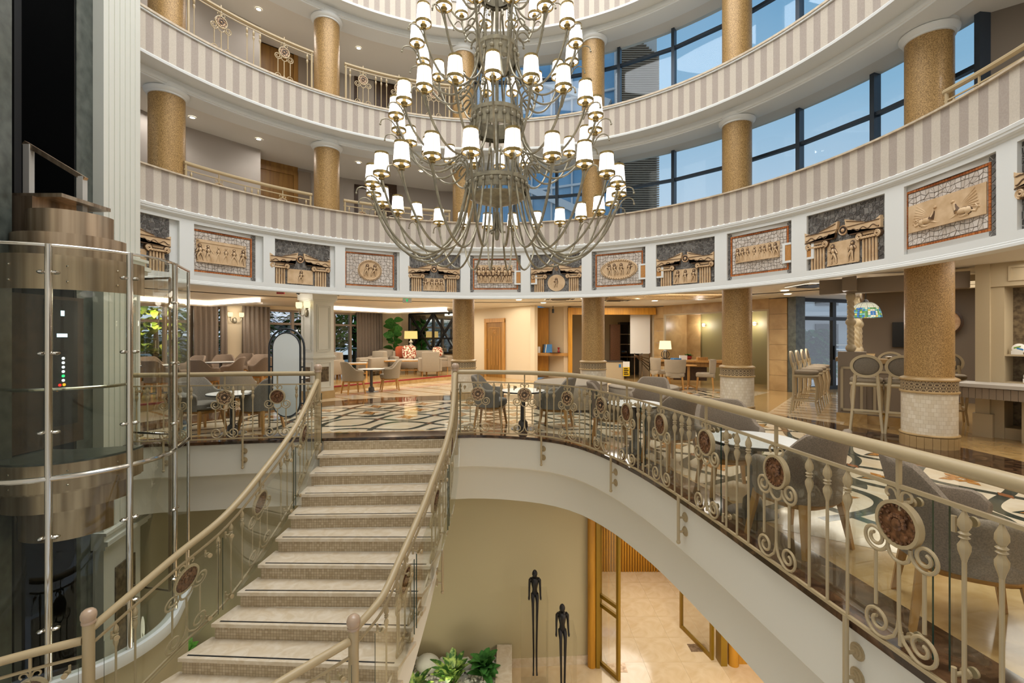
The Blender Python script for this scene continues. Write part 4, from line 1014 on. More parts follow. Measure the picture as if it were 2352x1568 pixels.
dup(c1, (.72,7.62,0), facing(-.95,.3), 'slate tub chair turned away from the railing bend near the grey ottoman')
dup(c1, (-4.95,7.42,0), facing(.9,-.3), 'slate tub chair beside the glass lift at the small white table')
dup(c1, (-4.02,7.45,0), facing(-.9,.2), 'slate tub chair beside the oval standing screen')
tb = round_table('side_table', 'small round white table between two grey tub chairs on the straight stretch of railing', .36, .63); tb.location = (2.06,3.98,0)
dup(tb, (1.62,6.12,0), 0, 'small round white table between the tub chairs by the railing bend')
dup(tb, (.18,7.62,0), 0, 'small round white table between the slate chairs by the stair newel')
dup(tb, (-4.36,7.25,0), 0, 'small round white table between lift and oval screen')
dup(tb, (2.95,1.95,0), 0, 'small round white table cut by the frame edge behind the railing')
# --- chairs on the striped floor in front of the lounge
c2 = tub_chair('tub_chair', 'linen tub chair facing away beside the square white pillar', 'fabriclight', 'woodlight'); c2.location = (-4.22,12.35,0); c2.rotation_euler.z = facing(.75,.65)
dup(c2, (-3.45,13.1,0), facing(-.9,-.35), 'linen tub chair facing the pillar across the round table')
dup(tb, (-3.86,12.75,0), 0, 'round white table on the striped marble in front of the lounge')
dup(c2, (-5.3,9.0,0), facing(-.3,.95), 'linen tub chair behind the balcony tables on the striped marble'); dup(tb, (-4.7,9.9,0), 0, 'round white table behind the oval screen on the striped marble'); dup(c2, (-4.92,10.1,0), facing(-1,.1), 'linen tub chair half hidden by the oval standing screen')
# --- lounge platform
pf = MB(); pf.prism([tuple(lounge(-7,0).xy),tuple(lounge(7,0).xy),tuple(lounge(7,-9).xy),tuple(lounge(-7,-9).xy)], .003, .15); plat = struct(pf.build('floor_platform', 'floorbeige', sharp=.3))
MB().prism([tuple(lounge(-7,.012).xy),tuple(lounge(7,.012).xy),tuple(lounge(7,-.05).xy),tuple(lounge(-7,-.05).xy)], .12, .158).build('edge_strip', 'redline', plat, sharp=.3)
c3 = tub_chair('lounge_chair', 'taupe lounge chair at the front edge of the platform beside the lift', 'fabricbrown', 'woodlight', hb=.84)
c3.location = (-7.9,10.4,.15); c3.rotation_euler.z = facing(.2,1)
for (x, y), f_, lb_ in (((-7.1,10.75),(.35,.95),'taupe lounge chair with its back to the striped floor, second along the platform edge'),
    ((-7.2,11.9),(-.9,-.3),'taupe lounge chair turned sideways behind the platform edge chairs'),((-6.55,12.15),(-.9,.2),'taupe lounge chair beside the oval screen on the platform'),
    ((-9.4,12.2),(1,-.3),'taupe lounge chair under the yellow bush window'),((-8.75,12.7),(-.2,-1),'taupe lounge chair facing out under the garden window'),
    ((-8.4,13.5),(.4,-.9),'taupe lounge chair in front of the wide curtain'),((-8.35,14.4),(0,-1),'taupe lounge chair under the wall lamp on the far pier'),
    ((-7.4,13.6),(.2,-1),'taupe lounge chair in front of the narrow curtain'),((-6.95,13.9),(-.6,-.8),'taupe lounge chair by the glazed door behind the oval screen')):
    dup(c3, (x,y,.15), facing(*f_), lb_)
lt = round_table('lounge_table', 'round table among the taupe lounge chairs near the curtain', .4, .68); lt.location = (-7.9,12.6,.15)
dup(lt, (-8.5,11.2,.15), 0, 'round table among the taupe lounge chairs near the lift')
def wood_table(name, label, lx, ly, h, at_, rz, top='tabletop'):
    t = thing(name, label, 'table', at_, rz); b = MB(); b.box((-lx,-ly,h-.05),(lx,ly,h-.008)); part('table_frame', b.mesh('table_frame','woodlight',.3), t)
    b = MB(); b.box((-lx+.04,-ly+.04,h-.008),(lx-.04,ly-.04,h)); part('tabletop', b.mesh('tabletop', top, .3), t)
    for sx in (-1,1):
        for sy in (-1,1): b = MB(); b.box((sx*(lx-.04)-.025,sy*(ly-.04)-.025,0),(sx*(lx-.04)+.025,sy*(ly-.04)+.025,h-.05)); part('leg', b.mesh('leg','woodlight',.3), t)
    b = MB(); b.box((-lx+.05,-.02,.12),(lx-.05,.02,.16)); part('stretcher', b.mesh('stretcher','woodlight',.3), t)
    return t
RZ = atan2(.8,.6)
wood_table('coffee_table', 'long wooden coffee table in front of the grey sofa', .85, .32, .52, (-3.95,17.0,.15), .2)
wood_table('coffee_table', 'wooden coffee table behind the round table on the platform', .5, .32, .50, (-5.3,15.4,.15), .3)
wood_table('bench', 'wooden bench table next to the white pillar', .28, .25, .52, (-5.7,13.6,.15), RZ, 'woodlight')
def sofa(label, at_, rz, w_, fab, name='sofa', cush=(), h=.82):
    t = thing(name, label, 'sofa', at_, rz); part('seat_base', cushion(w_, .40, .16, .44, p=9).mesh('seat_base', fab), t)
    part('backrest', cushion(w_, .11, .16, h, p=8).mesh('backrest', fab), t, (0,-.36,0))
    for sx in (-1,1): part('armrest', cushion(.10, .40, .16, .62, p=8).mesh('armrest', fab), t, (sx*w_,0,0))
    nn = max(1, round(w_/.38))
    for i in range(nn): part('seat_cushion', cushion(w_/nn-.02, .3, .43, .53, p=8).mesh('seat_cushion', fab), t, (-w_+w_/nn*(2*i+1), .06, 0))
    for sx in (-1,1):
        for sy in (-1,1): b = MB(); b.taper((sx*w_*.92, sy*.32, .17),(sx*w_*.92, sy*.34, 0), .03, .02); part('leg', b.mesh('leg','woodlight',.3), t)
    return t
sofa('long grey sofa with patterned cushions under the lattice mirror', (-3.55,18.15,.15), pi+.5, 1.05, 'fabriclight')
sofa('low grey sofa behind the bench beside the white pillar', (-6.2,14.9,.15), pi-.3, .6, 'fabriclight', h=.86)
def armchair(label, at_, rz): return sofa(label, at_, rz, .30, 'fabriclight', 'armchair', h=.84)
armchair('grey armchair with its back to the hall, at the long coffee table', (-2.9,16.4,.15), .25)
armchair('grey armchair behind the round tables facing the platform edge', (-5.0,16.6,.15), 2.6)
armchair('grey armchair beside the potted fig', (-5.1,18.2,.15), pi-.2)
def pillow(label, at_, m_, rz=0, tilt=.5, s=.24):
    b = MB(); b.ball((0,0,0), (s,.09,s), 4, 8); o = None
    b = MB(); L = []
    for i in range(9):
        y = -1+2*i/8; k = (1-abs(y)**3)**.5 if abs(y) < 1 else .02; L.append([(s*(.55+.45*k)*(abs(cos(a))**.5*(1 if cos(a) > 0 else -1)), y*.08, s*(.55+.45*k)*(abs(sin(a))**.5*(1 if sin(a) > 0 else -1))) for a in [2*pi*j/16 for j in range(16)]])
    b.sweep(L); X = Matrix.Rotation(rz, 3, 'Z') @ Matrix.Rotation(-tilt*.4, 3, 'X'); b.V = [tuple(X @ Vector(v)+Vector(at_)) for v in b.V]
    o = b.build('cushion', m_); return tag(o, label, 'cushion')
pillow('plain rust cushion at the end of the grey sofa', (-4.3,18.05,.92), 'redfab', .45); pillow('red and cream checked cushion on the grey sofa', (-3.95,17.85,.92), 'pattern', .45, s=.27); pillow('patterned cushion at the far end of the grey sofa', (-2.95,18.4,.92), 'pattern', .45, s=.2); pillow('orange cushion on the low sofa beside the pillar', (-6.25,14.7,.98), 'redfab', -.3)
# side table with lamp
wood_table('lamp_table', 'wooden side table under the tall shaded lamp', .22, .22, .66, (-4.2,19.3,.15), .4, 'woodlight')
lp = thing('table_lamp', 'table lamp with stacked grey ceramic balls and wide yellow shade', 'lamp', (-4.2,19.3,.81))
part('lamp_base', MB().lathe([(.08,0),(.085,.02),(.045,.05),(.10,.12),(.115,.16),(.045,.22),(.04,.24),(.115,.30),(.12,.33),(.04,.40),(.035,.42),(.085,.47),(.085,.50),(.02,.56),(.015,.64)], n=20).mesh('lamp_base','ceramic',.9), lp)
part('lamp_shade', MB().lathe([(.27,.62),(.26,.94)], n=28, caps=False).mesh('lamp_shade','shadewarm'), lp)
light('POINT', 'lamp_glow', (-4.2,19.3,1.6), 10, WARM, .12)
# potted fig
def leaf_shape(b, base, d, L, wd, up, droop=.3, m=0):
    d = Vector(d).normalized(); sd = d.cross(Vector(up)); 
    if sd.length < 1e-3: sd = Vector((1,0,0))
    sd.normalize(); nr = sd.cross(d); vs = []; n = 5
    for i in range(n+1):
        t = i/n; wv = wd*sin(pi*min(1,(t*.94+.03)))**.75; c = Vector(base)+d*L*t-Vector((0,0,1))*droop*L*t*t; vs += [c-sd*wv+nr*wv*.25, c, c+sd*wv+nr*wv*.25]
    fs = []
    for i in range(n): fs += [(3*i,3*i+1,3*i+4,3*i+3),(3*i+1,3*i+2,3*i+5,3*i+4)]
    b.add(vs, fs, m)
fg = thing('potted_fig', 'fiddle-leaf fig in a grey pot against the corner wall', 'plant', (-4.98,19.55,.15))
part('pot', MB().lathe([(.16,0),(.22,.36),(.24,.38),(.20,.38),(.19,.34),(0,.34)], n=20).mesh('pot','ceramic',.8), fg); part('stem', MB().tube([(0,0,.3),(.03,0,1.0),(-.02,.02,2.0)], [.025,.02,.01], 7).mesh('stem','bark'), fg)
rnd = random.Random(3)
for i in range(22):
    a = i*2.4; z = .55+1.45*i/21; b = MB(); leaf_shape(b, (0,0,z), (cos(a), sin(a), .5), rnd.uniform(.36,.5), .17, (rnd.uniform(-1,1),rnd.uniform(-1,1),.5), .25); part('leaf', b.mesh('leaf','leafdark'), fg)

# square panelled pillar
pr = Vector((-4.78,11.42,0)); rzp = -.62
pl = thing('pillar', 'square white panelled pillar with wall lamp in front of the lounge', 'pillar', pr, rzp); pl['kind'] = 'thing'
h = .27
b = MB(); b.box((-h,-h,0),(h,h,2.59)); b.box((-h-.03,-h-.03,.98),(h+.03,h+.03,1.0)); b.box((-h-.045,-h-.045,1.0),(h+.045,h+.045,1.03)); b.box((-h-.02,-h-.02,1.03),(h+.02,h+.02,1.06)); b.box((-h-.03,-h-.03,2.36),(h+.03,h+.03,2.4)); b.box((-h-.06,-h-.06,2.4),(h+.06,h+.06,2.594)); part('pillar_body', b.mesh('pillar_body','pilaster',.3), pl)
b = MB(); b.box((-h-.02,-h-.02,0),(h+.02,h+.02,.19)); part('plinth', b.mesh('plinth','travertine',.3), pl)
def panel_frame(b, f, x0, z0, x1, z1, t=.02, d=.012):
    for (a0,c0,a1,c1) in ((x0,z0,x1,z0+t),(x0,z1-t,x1,z1),(x0,z0+t,x0+t,z1-t),(x1-t,z0+t,x1,z1-t)):
        v = [f(x, y, z) for y in (0, d) for x, z in ((a0,c0),(a1,c0),(a1,c1),(a0,c1))]; b.add(v, [(0,1,2,3),(7,6,5,4),(0,4,5,1),(1,5,6,2),(2,6,7,3),(3,7,4,0)])
for q in range(4):
    R_ = Matrix.Rotation(q*pi/2, 3, 'Z'); f_ = lambda x, y, z, R_=R_: tuple(R_ @ Vector((x, -h-y, z)))
    b = MB(); panel_frame(b, f_, -.19, 1.15, .19, 2.28); panel_frame(b, f_, -.15, 1.2, .15, 2.23, .012); panel_frame(b, f_, -.19, .28, .19, .9); part('panel_moulding', b.mesh('panel_moulding','pilaster',.3), pl)
    b = MB(); b.add([f_(x, .004, z) for x, z in ((-.13,.42),(.13,.42),(.13,.78),(-.13,.78))], [(0,1,2,3)]); part('stone_inset', b.mesh('stone_inset','granitebrown'), pl)
def sconce(label, at_, rz):
    t = thing('wall_lamp', label, 'lamp', at_, rz)
    part('backplate', MB().ball((0,-.02,0), (.07,.03,.10), 10, 6).mesh('backplate','chand'), t)
    for sg in (-1,1):
        pts = [(sg*.02,-.03,-.02),(sg*.07,-.06,-.07),(sg*.13,-.09,-.05),(sg*.17,-.1,.03),(sg*.17,-.1,.09)]; part('arm', MB().tube(pts, .012, 6).mesh('arm','chand'), t)
        s = part('lamp_shade', MB().lathe([(.055,.0),(.075,.06),(.072,.15)], n=16, caps=False).mesh('lamp_shade','shadecream'), t, (sg*.17,-.1,.11)); part('cup', MB().lathe([(.02,-.03),(.04,0),(.03,.01)], n=12).mesh('cup','chand'), s)
    return t
wv = Vector((sin(-rzp)*0,0,0)); d_ = Matrix.Rotation(rzp, 3, 'Z') @ Vector((0,-h-.012,0)); p = pr+d_; sconce('twin wall lamp on the face of the white pillar', (p.x,p.y,2.08), rzp)
light('POINT', 'sconce_glow', (p.x+d_.x*1.2,p.y+d_.y*1.2,2.25), 4, WARM, .08)
# oval standing screen
os_ = thing('standing_screen', 'white oval panel screen in a dark metal frame beside the stairs', 'screen', (-3.42,7.05,0), -.12)
def stadium(w_, z0, z1, n=14):
    r = w_; return [(r*cos(a), z1-r+r*sin(a)) for a in [pi*i/n for i in range(n+1)]]+[(-r*cos(a), z0+r-r*sin(a)) for a in [pi*i/n for i in range(n+1)]]
part('screen_panel', MB().prism(stadium(.215,.30,1.56), -.012, .012, f=lambda x, y, z: (x, z, y)).mesh('screen_panel','screenwhite',.5), os_)
part('inner_frame', MB().tube([(x,0,z) for x, z in stadium(.22,.295,1.565)], .016, 8, closed=True).mesh('inner_frame','darkframe'), os_)
pts = [(-.285,0,.03)]+[(-.285,0,1.34)]+[(.285*cos(a),0,1.34+.285*sin(a)) for a in [pi-pi*i/14 for i in range(15)]]+[(.285,0,.03)]
part('outer_frame', MB().tube(pts, .016, 8).mesh('outer_frame','darkframe'), os_)
for sg in (-1,1):
    for z in (1.05,.5): part('frame_link', MB().bar((sg*.22,0,z),(sg*.285,0,z), .02).mesh('frame_link','darkframe'), os_)
part('foot', MB().lathe([(.36,0),(.36,.012),(.1,.03)], n=28, sx=1, sy=.5).mesh('foot','darkframe',.6), os_)
# ottomans
for (x, y, r, hh, lb_) in ((1.25,9.95,.78,.56,'large round grey ottoman bench behind the slate chair'),(2.85,10.1,.74,.46,'round grey ottoman in front of the floor column')):
    t = thing('ottoman', lb_, 'ottoman', (x,y,0)); part('upholstery', MB().lathe([(r-.02,.05),(r,.08),(r,hh-.04),(r-.015,hh-.01),(r-.05,hh),(0,hh+.005)], n=40).mesh('upholstery','fabriclight',.8), t); part('plinth', MB().lathe([(r-.06,0),(r-.06,.06)], n=32).mesh('plinth','wooddark'), t)
    part('seam', MB().tube([(r*cos(a)*1.0, r*sin(a)*1.0, hh-.03) for a in [2*pi*i/40 for i in range(40)]], .007, 5, closed=True).mesh('seam','fabric'), t)
# --- reception desk corner
def wing_chair(label):
    t = thing('desk_chair', label, 'chair'); part('seat', cushion(.26,.25,.36,.48,p=5).mesh('seat','fabriclight'), t)
    b = MB(); L = []
    for i in range(13):
        a = RD(-62+124*i/12); dx, dy = sin(a), -cos(a); L.append([(dx*(.31+o), dy*(.27+o)+.0, z) for o, z in ((0,.48),(.03,.80),(.02,.86),(-.02,.86),(-.035,.80),(-.04,.48))])
    part('backrest', b.sweep(L).mesh('backrest','fabriclight',.9), t)
    b = MB(); L = []
    for i in range(7):
        a = RD(-40+80*i/6); dx, dy = sin(a), -cos(a); L.append([(dx*(.29+o), dy*(.26+o), z) for o, z in ((0,.34),(0,.52),(-.04,.52),(-.04,.34))])
    part('back_panel', b.sweep(L).mesh('back_panel','fabriclight',.9), t)
    legs_into(t, .19, .19, .37, 'woodlight', splay=.03); return t
k0 = wing_chair('grey winged chair showing its back in front of the reception desk'); k0.location = (4.72,13.45,0); k0.rotation_euler.z = facing(.3,.95)
dup(k0, (5.55,13.35,0), facing(-.9,.4), 'grey winged chair at the desk beside the speckled column'); dup(k0, (4.62,14.5,0), facing(.95,.2), 'grey winged chair at the end of the desk by the marble pier')
st_ = thing('stool_table', 'small round wooden table between the desk chairs', 'table', (5.15,13.55,0)); part('tabletop', MB().lathe([(0,.66),(.22,.66),(.23,.675),(.22,.69),(0,.69)], n=24).mesh('tabletop','woodlight',.5), st_); part('pedestal', MB().lathe([(.04,.05),(.035,.66)], n=12).mesh('pedestal','woodlight'), st_)
for q in range(3): part('leg', MB().bar((0,0,.10),(.22*cos(2.1*q),.22*sin(2.1*q),.02), .04).mesh('leg','woodlight'), st_)
dk = thing('reception_desk', 'wooden reception desk with ring-shaped iron legs in front of the olive panel', 'desk', (5.65,14.75,0), -.35)
part('desktop', MB().box((-1.15,-.4,.72),(1.15,.4,.78)).mesh('desktop','woodlight',.3), dk); part('drawer_box', MB().box((-1.0,-.33,.58),(1.0,.33,.72)).mesh('drawer_box','wood',.3), dk)
for x in (-.95,.95): part('ring_leg', MB().tube([(x,.0+.24*cos(a),.29+.29*sin(a)) for a in [2*pi*i/24 for i in range(24)]], .016, 6, closed=True).tube([(x,.0+.12*cos(a),.29+.15*sin(a)) for a in [2*pi*i/20 for i in range(20)]], .012, 6, closed=True).mesh('ring_leg','darkmetal'), dk)
part('modesty_board', MB().box((-.5,.1,.12),(.5,.14,.58)).mesh('modesty_board','wooddark',.3), dk)
def on_desk(x, y, z=.78): v = Matrix.Rotation(-.35, 3, 'Z') @ Vector((x,y,0)); return (5.65+v.x, 14.75+v.y, z)
dl = thing('desk_lamp', 'desk lamp with open wire globe base and cream shade', 'lamp', on_desk(-.75,.1))
for q in range(4): part('globe_ring', MB().tube([(.13*cos(a)*cos(q*pi/4), .13*cos(a)*sin(q*pi/4), .16+.13*sin(a)) for a in [2*pi*i/20 for i in range(20)]], .008, 5, closed=True).mesh('globe_ring','darkmetal'), dl)
part('lamp_foot', MB().box((-.13,-.09,0),(.13,.09,.025)).mesh('lamp_foot','darkmetal',.3), dl); part('lamp_shade', MB().lathe([(.20,.33),(.17,.60)], n=24, caps=False).mesh('lamp_shade','shadecream'), dl)
light('POINT', 'desk_lamp_glow', on_desk(-.75,.1,1.2), 6, WARM, .1)
pb = thing('planter_bowl', 'red pot of succulents on the desk', 'plant', on_desk(-.05,.2)); part('pot', MB().lathe([(.07,0),(.11,.05),(.11,.12),(.09,.13)], n=16).mesh('pot','red'), pb)
b = MB(); rnd = random.Random(9)
for i in range(40): a = rnd.uniform(0,2*pi); leaf_shape(b, (.05*cos(a),.05*sin(a),.12), (cos(a),sin(a),rnd.uniform(.2,1.2)), rnd.uniform(.08,.15), .025, (0,0,1), .2)
part('foliage', b.mesh('foliage','leafdark'), pb)
tag(MB().box((-.16,-.05,0),(.16,.05,.10)).map(lambda x,y,z: (on_desk(.35,-.2)[0]+x, on_desk(.35,-.2)[1]+y, .78+z)).build('desk_sign', 'woodlight'), 'wooden name block on the desk front edge', 'sign')
tag(MB().box((-.12,-.16,0),(.12,.16,.05)).map(lambda x,y,z: (on_desk(-.42,-.1)[0]+x, on_desk(-.42,-.1)[1]+y, .78+z)).build('brochure_stack', 'bluebit'), 'stack of blue brochures beside the desk lamp', 'papers')
tag(MB().box((-.02,-.12,0),(.02,.12,.14)).map(lambda x,y,z: (on_desk(-.2,-.05)[0]+y, on_desk(-.2,-.05)[1]+x, .78+z)).build('card_holder', 'paper'), 'white card standing between brochures and red pot', 'card')
# marble portal round the olive panel
PA, PB = Vector((5.12,16.7,0)), Vector((7.62,12.75,0)); PD = (PB-PA).normalized(); PN = Vector((PD.y,-PD.x,0))
if PN.y > 0: PN = -PN
PLn = (PB-PA).length
def pp(u, z, w_=0): q = PA+PD*u+PN*w_; return (q.x, q.y, z)
po = thing('portal', 'travertine portal framing the olive panel behind the desk', 'portal', (PA+PB)/2); po['kind'] = 'structure'
def spot_u(k): q = PA-PN*1.25; return (k*q.y-q.x)/(PD.x-k*PD.y)
def slab(u0, z0, u1, z1, w0, w1, nm, m_, par=po):
    b = MB(); P = [pp(u, z, w_) for w_ in (w0, w1) for u, z in ((u0,z0),(u1,z0),(u1,z1),(u0,z1))]; b.add(P, [(0,3,2,1),(4,5,6,7),(0,1,5,4),(1,2,6,5),(2,3,7,6),(3,0,4,7)]); return b.build(nm, m_, par, sharp=.3)
for k in range(6):
    z0 = .0+.43*k; slab(0, z0+.003, .42, z0+.427, -.3, .02, 'stone_block', 'travertine'); slab(PLn-.55, z0+.003, PLn-.06, z0+.427, -.3, .02, 'stone_block', 'travertine')
for k in range(5): u0 = .42+(PLn-.97)*k/5; slab(u0+.003, 2.30, u0+(PLn-.97)/5-.003, 2.6, -.3, .02, 'stone_block', 'travertine')
for k in range(5): slab(.42, .5*k+.003, .98, .5*k+.497, -1.3, -1.25, 'stone_block', 'travertine')
slab(-.6, 0, 3.75, 2.6, -1.40, -1.34, 'olive_backing', 'olive'); slab(.30, 0, .42, 2.6, -1.34, -.3, 'return_wall', 'travertine')
slab(.42, 0, .47, 2.3, -.05, .03, 'steel_frame', 'taupelight'); slab(PLn-.6, 0, PLn-.55, 2.3, -.05, .03, 'steel_frame', 'taupelight'); slab(.42, 2.25, PLn-.55, 2.30, -.05, .03, 'steel_frame', 'taupelight')
for u in (spot_u(.4124), spot_u(.522)):
    p_ = pp(u, 1.93, -1.25); t = thing('wall_spot', 'round glowing wall spot on the olive panel, '+('nearer the desk lamp' if u < spot_u(.45) else 'beyond the column'), 'lamp', p_); part('lens', MB().ball((0,0,0), .055, 12, 8).mesh('lens','lit'), t); MB().lathe([(.06,-.02),(.07,0),(.05,.01)], p_, 16).build('bezel', 'brass', t)
    light('POINT', 'wall_spot_glow', pp(u, 1.93, -1.0), 16, WARM, .06)

# --- bar
bar = thing('bar_counter', 'taupe panelled bar counter with a marble top and raised end block', 'bar', bar_at(0,0,0)); 
def bbox(u0, v0, z0, u1, v1, z1, nm, m_, par=bar): 
    b = MB(); b.obox(bar_at((u0+u1)/2,(v0+v1)/2,(z0+z1)/2), E1*(u1-u0)/2, E2*(v1-v0)/2, (0,0,(z1-z0)/2)); return b.build(nm, m_, par, sharp=.3)
bbox(0,0,0,.40,.42,1.24,'end_block','taupe'); bbox(.40,.05,0,1.5,.42,1.05,'front_body','taupe'); bbox(0,.42,0,.40,3.6,1.05,'side_body','taupe'); bbox(.36,-.04,1.05,1.53,.5,1.12,'counter_top','travertine'); bbox(-.06,.42,1.05,.5,3.6,1.12,'counter_top','travertine'); bbox(-.02,-.02,0,.42,.44,.16,'plinth','floorbeige'); bbox(.4,.02,0,1.5,.44,.14,'plinth','floorbeige')
for u0, u1, z0, z1 in ((.04,.36,.2,.98),(.5,.95,.2,.92),(1.02,1.46,.2,.92)):
    w0 = -.015 if u0 < .4 else .035
    for a in ((u0,z0,u1,z0+.04),(u0,z1-.04,u1,z1),(u0,z0,u0+.04,z1),(u1-.04,z0,u1,z1)): bbox(a[0],w0,a[1],a[2],w0+.02,a[3],'panel_moulding','taupelight')
bbox(.42,.06,.62,.95,.07,.80,'blue_tray','bluebit'); 
fr = MB(); fr.tube([bar_at(.45,-.22,.22), bar_at(1.5,-.22,.22)], .018, 8); frail = fr.build('foot_rail', 'brass', bar)
for u in (.66,1.35): MB().tube([bar_at(u,-.22,.0), bar_at(u,-.22,.22)], .022, 8).tube([bar_at(u,-.22,.0), bar_at(u,-.22,.015)], .05, 12).build('foot_rail_post', 'brass', frail)
pg = thing('bar_pergola', 'taupe timber pergola on twisted posts over the bar', 'pergola', bar_at(.2,.2,1.24))
bbox(-.28,.05,2.28,1.7,.25,2.54,'beam','taupe',pg); bbox(.08,-.3,2.30,.28,3.7,2.54,'beam','taupe',pg)
for u in (.08,1.3): bbox(u,-.05,2.36,u+.18,.30,2.585,'rafter_end','taupe',pg)
for v in (.9,1.7,2.5): bbox(.2,v,2.46,2.6,v+.1,2.56,'rafter','taupelight',pg)
def twisted(u, v, z0, z1, m_):
    b = MB(); n = 120; L = []
    for i in range(n+1):
        t = i/n; z = z0+(z1-z0)*t; base = .05
        if t < .12: base = .05+.03*sin(pi*t/.12)
        elif t > .86: base = .05+.025*sin(pi*(t-.86)/.14)
        elif .44 < t < .56: base = .05+.03*sin(pi*(t-.44)/.12)
        tw = 1 if (.12 < t < .44 or .56 < t < .86) else 0; c = bar_at(u, v, z); R_ = []
        for j in range(18): a = 2*pi*j/18; r = base*(1+.15*tw*sin(3*a+t*75)); R_.append((c.x+r*cos(a), c.y+r*sin(a), z))
        L.append(R_)
    return b.sweep(L).build('twisted_post', m_, pg, sharp=.9)
twisted(.18,.18,1.24,2.30,'taupelight'); twisted(.22,1.6,1.12,2.46,'stool'); twisted(.22,3.2,1.12,2.46,'taupelight')
# tap, bowls, lamp
tp = thing('beer_tap', 'steel beer tap column with a blue handle on the bar', 'tap', bar_at(1.02,.22,1.12)); part('tap_column', MB().lathe([(.05,0),(.05,.02),(.035,.03),(.035,.30),(.04,.32),(.04,.38),(0,.39)], n=16).mesh('tap_column','chrome',.7), tp); part('spout', MB().tube([(0,0,.33),(.16,-.1,.33)], .018, 8).tube([(.16,-.1,.35),(.16,-.1,.26)], .014, 8).mesh('spout','chrome'), tp); part('tap_handle', MB().tube([(.16,-.1,.35),(.16,-.1,.46)], [.01,.018], 8).mesh('tap_handle','bluebit'), tp)
for i, u in enumerate((.72,.84,1.25,1.4)): tag(MB().lathe([(.03,0),(.06,.03),(.065,.04),(.05,.035),(0,.015)], bar_at(u,.3,1.12), 16).build('steel_bowl','chrome'), ('first small steel bowl between end block and beer tap','second small steel bowl between end block and beer tap','small steel bowl just past the beer tap','small steel bowl past the beer tap by the speckled column')[i], 'bowl', 'steel bowls on the bar')
tl = thing('pendant_lamp', 'stained-glass dome pendant lamp with water lilies hanging over the bar', 'lamp', bar_at(.38,.85,1.83))
SG = MB(); n_, k_ = 36, 12
sgm = []
for j in range(k_+1):
    t = j/k_; a = pi/2*(1-t*.93); r = .25*cos(a)**.75 if j else .03; z = .33*sin(a); sgm.append((r, z))
for j in range(k_):
    for i in range(n_):
        a0, a1 = 2*pi*i/n_+.01, 2*pi*(i+1)/n_-.01; (r0, z0), (r1, z1) = sgm[j], sgm[j+1]; z0 -= .003; z1 += .003
        h_ = (i*7+j*13+i*j) % 11; m_ = 0 if j < 7 else (1 if h_ in (0,5,8) else 2 if h_ in (1,4,7) else 3 if h_ in (2,) else 4 if h_ in (3,9) else 0)
        SG.add([(r0*cos(a0),r0*sin(a0),z0),(r0*cos(a1),r0*sin(a1),z0),(r1*cos(a1),r1*sin(a1),z1),(r1*cos(a0),r1*sin(a0),z1)], [(0,3,2,1)], m_)
for nm_, c_ in (('sg_cream','E9E2C4'),('sg_blue','4F7FB8'),('sg_green','6E9E58'),('sg_yellow','DCCB6A'),('sg_teal','7FBFB0')): M[nm_] = emis(nm_, c_, .95)
SG.V = [(x*1, y*1, z) for x, y, z in SG.V]; part('glass_shade', SG.mesh('glass_shade', ['sg_cream','sg_blue','sg_green','sg_yellow','sg_teal'], .3), tl)
cm = MB()
for r, z in sgm[1:]: cm.tube([(r*cos(q), r*sin(q), z) for q in [2*pi*i/24 for i in range(24)]], .0035, 4, closed=True)
for i in range(12): cm.tube([(r*cos(pi*i/6), r*sin(pi*i/6), z) for r, z in sgm], .003, 4)
part('lead_came', cm.mesh('lead_came','sgcame'), tl)
part('chain', MB().tube([(0,0,.34),(0,0,.74)], .008, 6).lathe([(.0,.32),(.05,.33),(.03,.37),(0,.38)], n=12).lathe([(.02,.70),(.09,.75),(.09,.77)], n=14).mesh('chain','darkmetal'), tl)
light('POINT', 'pendant_glow', bar_at(.10,.85,1.9), 8, WARM, .08)
# bar stools
def bar_stool(label):
    t = thing('bar_stool', label, 'stool'); part('seat', cushion(.22,.21,.77,.85,p=3).mesh('seat','fabriclight'), t); part('seat_frame', cushion(.225,.215,.71,.775,p=4).mesh('seat_frame','stool'), t)
    for sx in (-1,1):
        part('leg', MB().tube([(sx*.18,.16,.72),(sx*.205,.20,.52),(sx*.185,.175,.25),(sx*.21,.22,0)], [.028,.022,.018,.015], 6).mesh('leg','stool'), t)
        part('leg', MB().tube([(sx*.13,-.20,1.0),(sx*.155,-.19,.72),(sx*.175,-.19,.35),(sx*.205,-.25,0)], [.02,.027,.022,.018], 6).mesh('leg','stool'), t)
        part('stretcher', MB().bar((sx*.19,.17,.27),(sx*.18,-.2,.27), .028).mesh('stretcher','stool'), t)
    part('stretcher', MB().bar((-.19,-.2,.33),(.19,-.2,.33), .03).mesh('stretcher','stool'), t); part('stretcher', MB().bar((-.19,.18,.24),(.19,.18,.24), .03).mesh('stretcher','stool'), t)
    b = MB(); L = []
    for i in range(28):
        a = 2*pi*i/28; L.append([((.19+q)*cos(a), -.20-.05*(sin(a)+1)*.6+y, 1.04+(.165+q)*sin(a)) for q, y in ((-.02,-.018),(.02,-.018),(.02,.018),(-.02,.018))])
    fr_ = part('back_frame', b.sweep(L, ring=True).mesh('back_frame','stool',.7), t); b = MB(); b.ball((0,0,0), (.172,.028,.148), 20, 8); b.V = [(x, y-.23-.18*z, z+1.04) for x, y, z in b.V]; part('back_pad', b.mesh('back_pad','fabricblue',.9), t)
    return t
s0 = bar_stool('oval-backed bar stool facing the bar front, whole in view'); q = bar_at(.42,-.62); s0.location = q; rzs = facing(E2.x,E2.y); s0.rotation_euler.z = rzs
q = bar_at(.86,-.62); dup(s0, q, rzs, 'oval-backed bar stool half hidden by the speckled column')
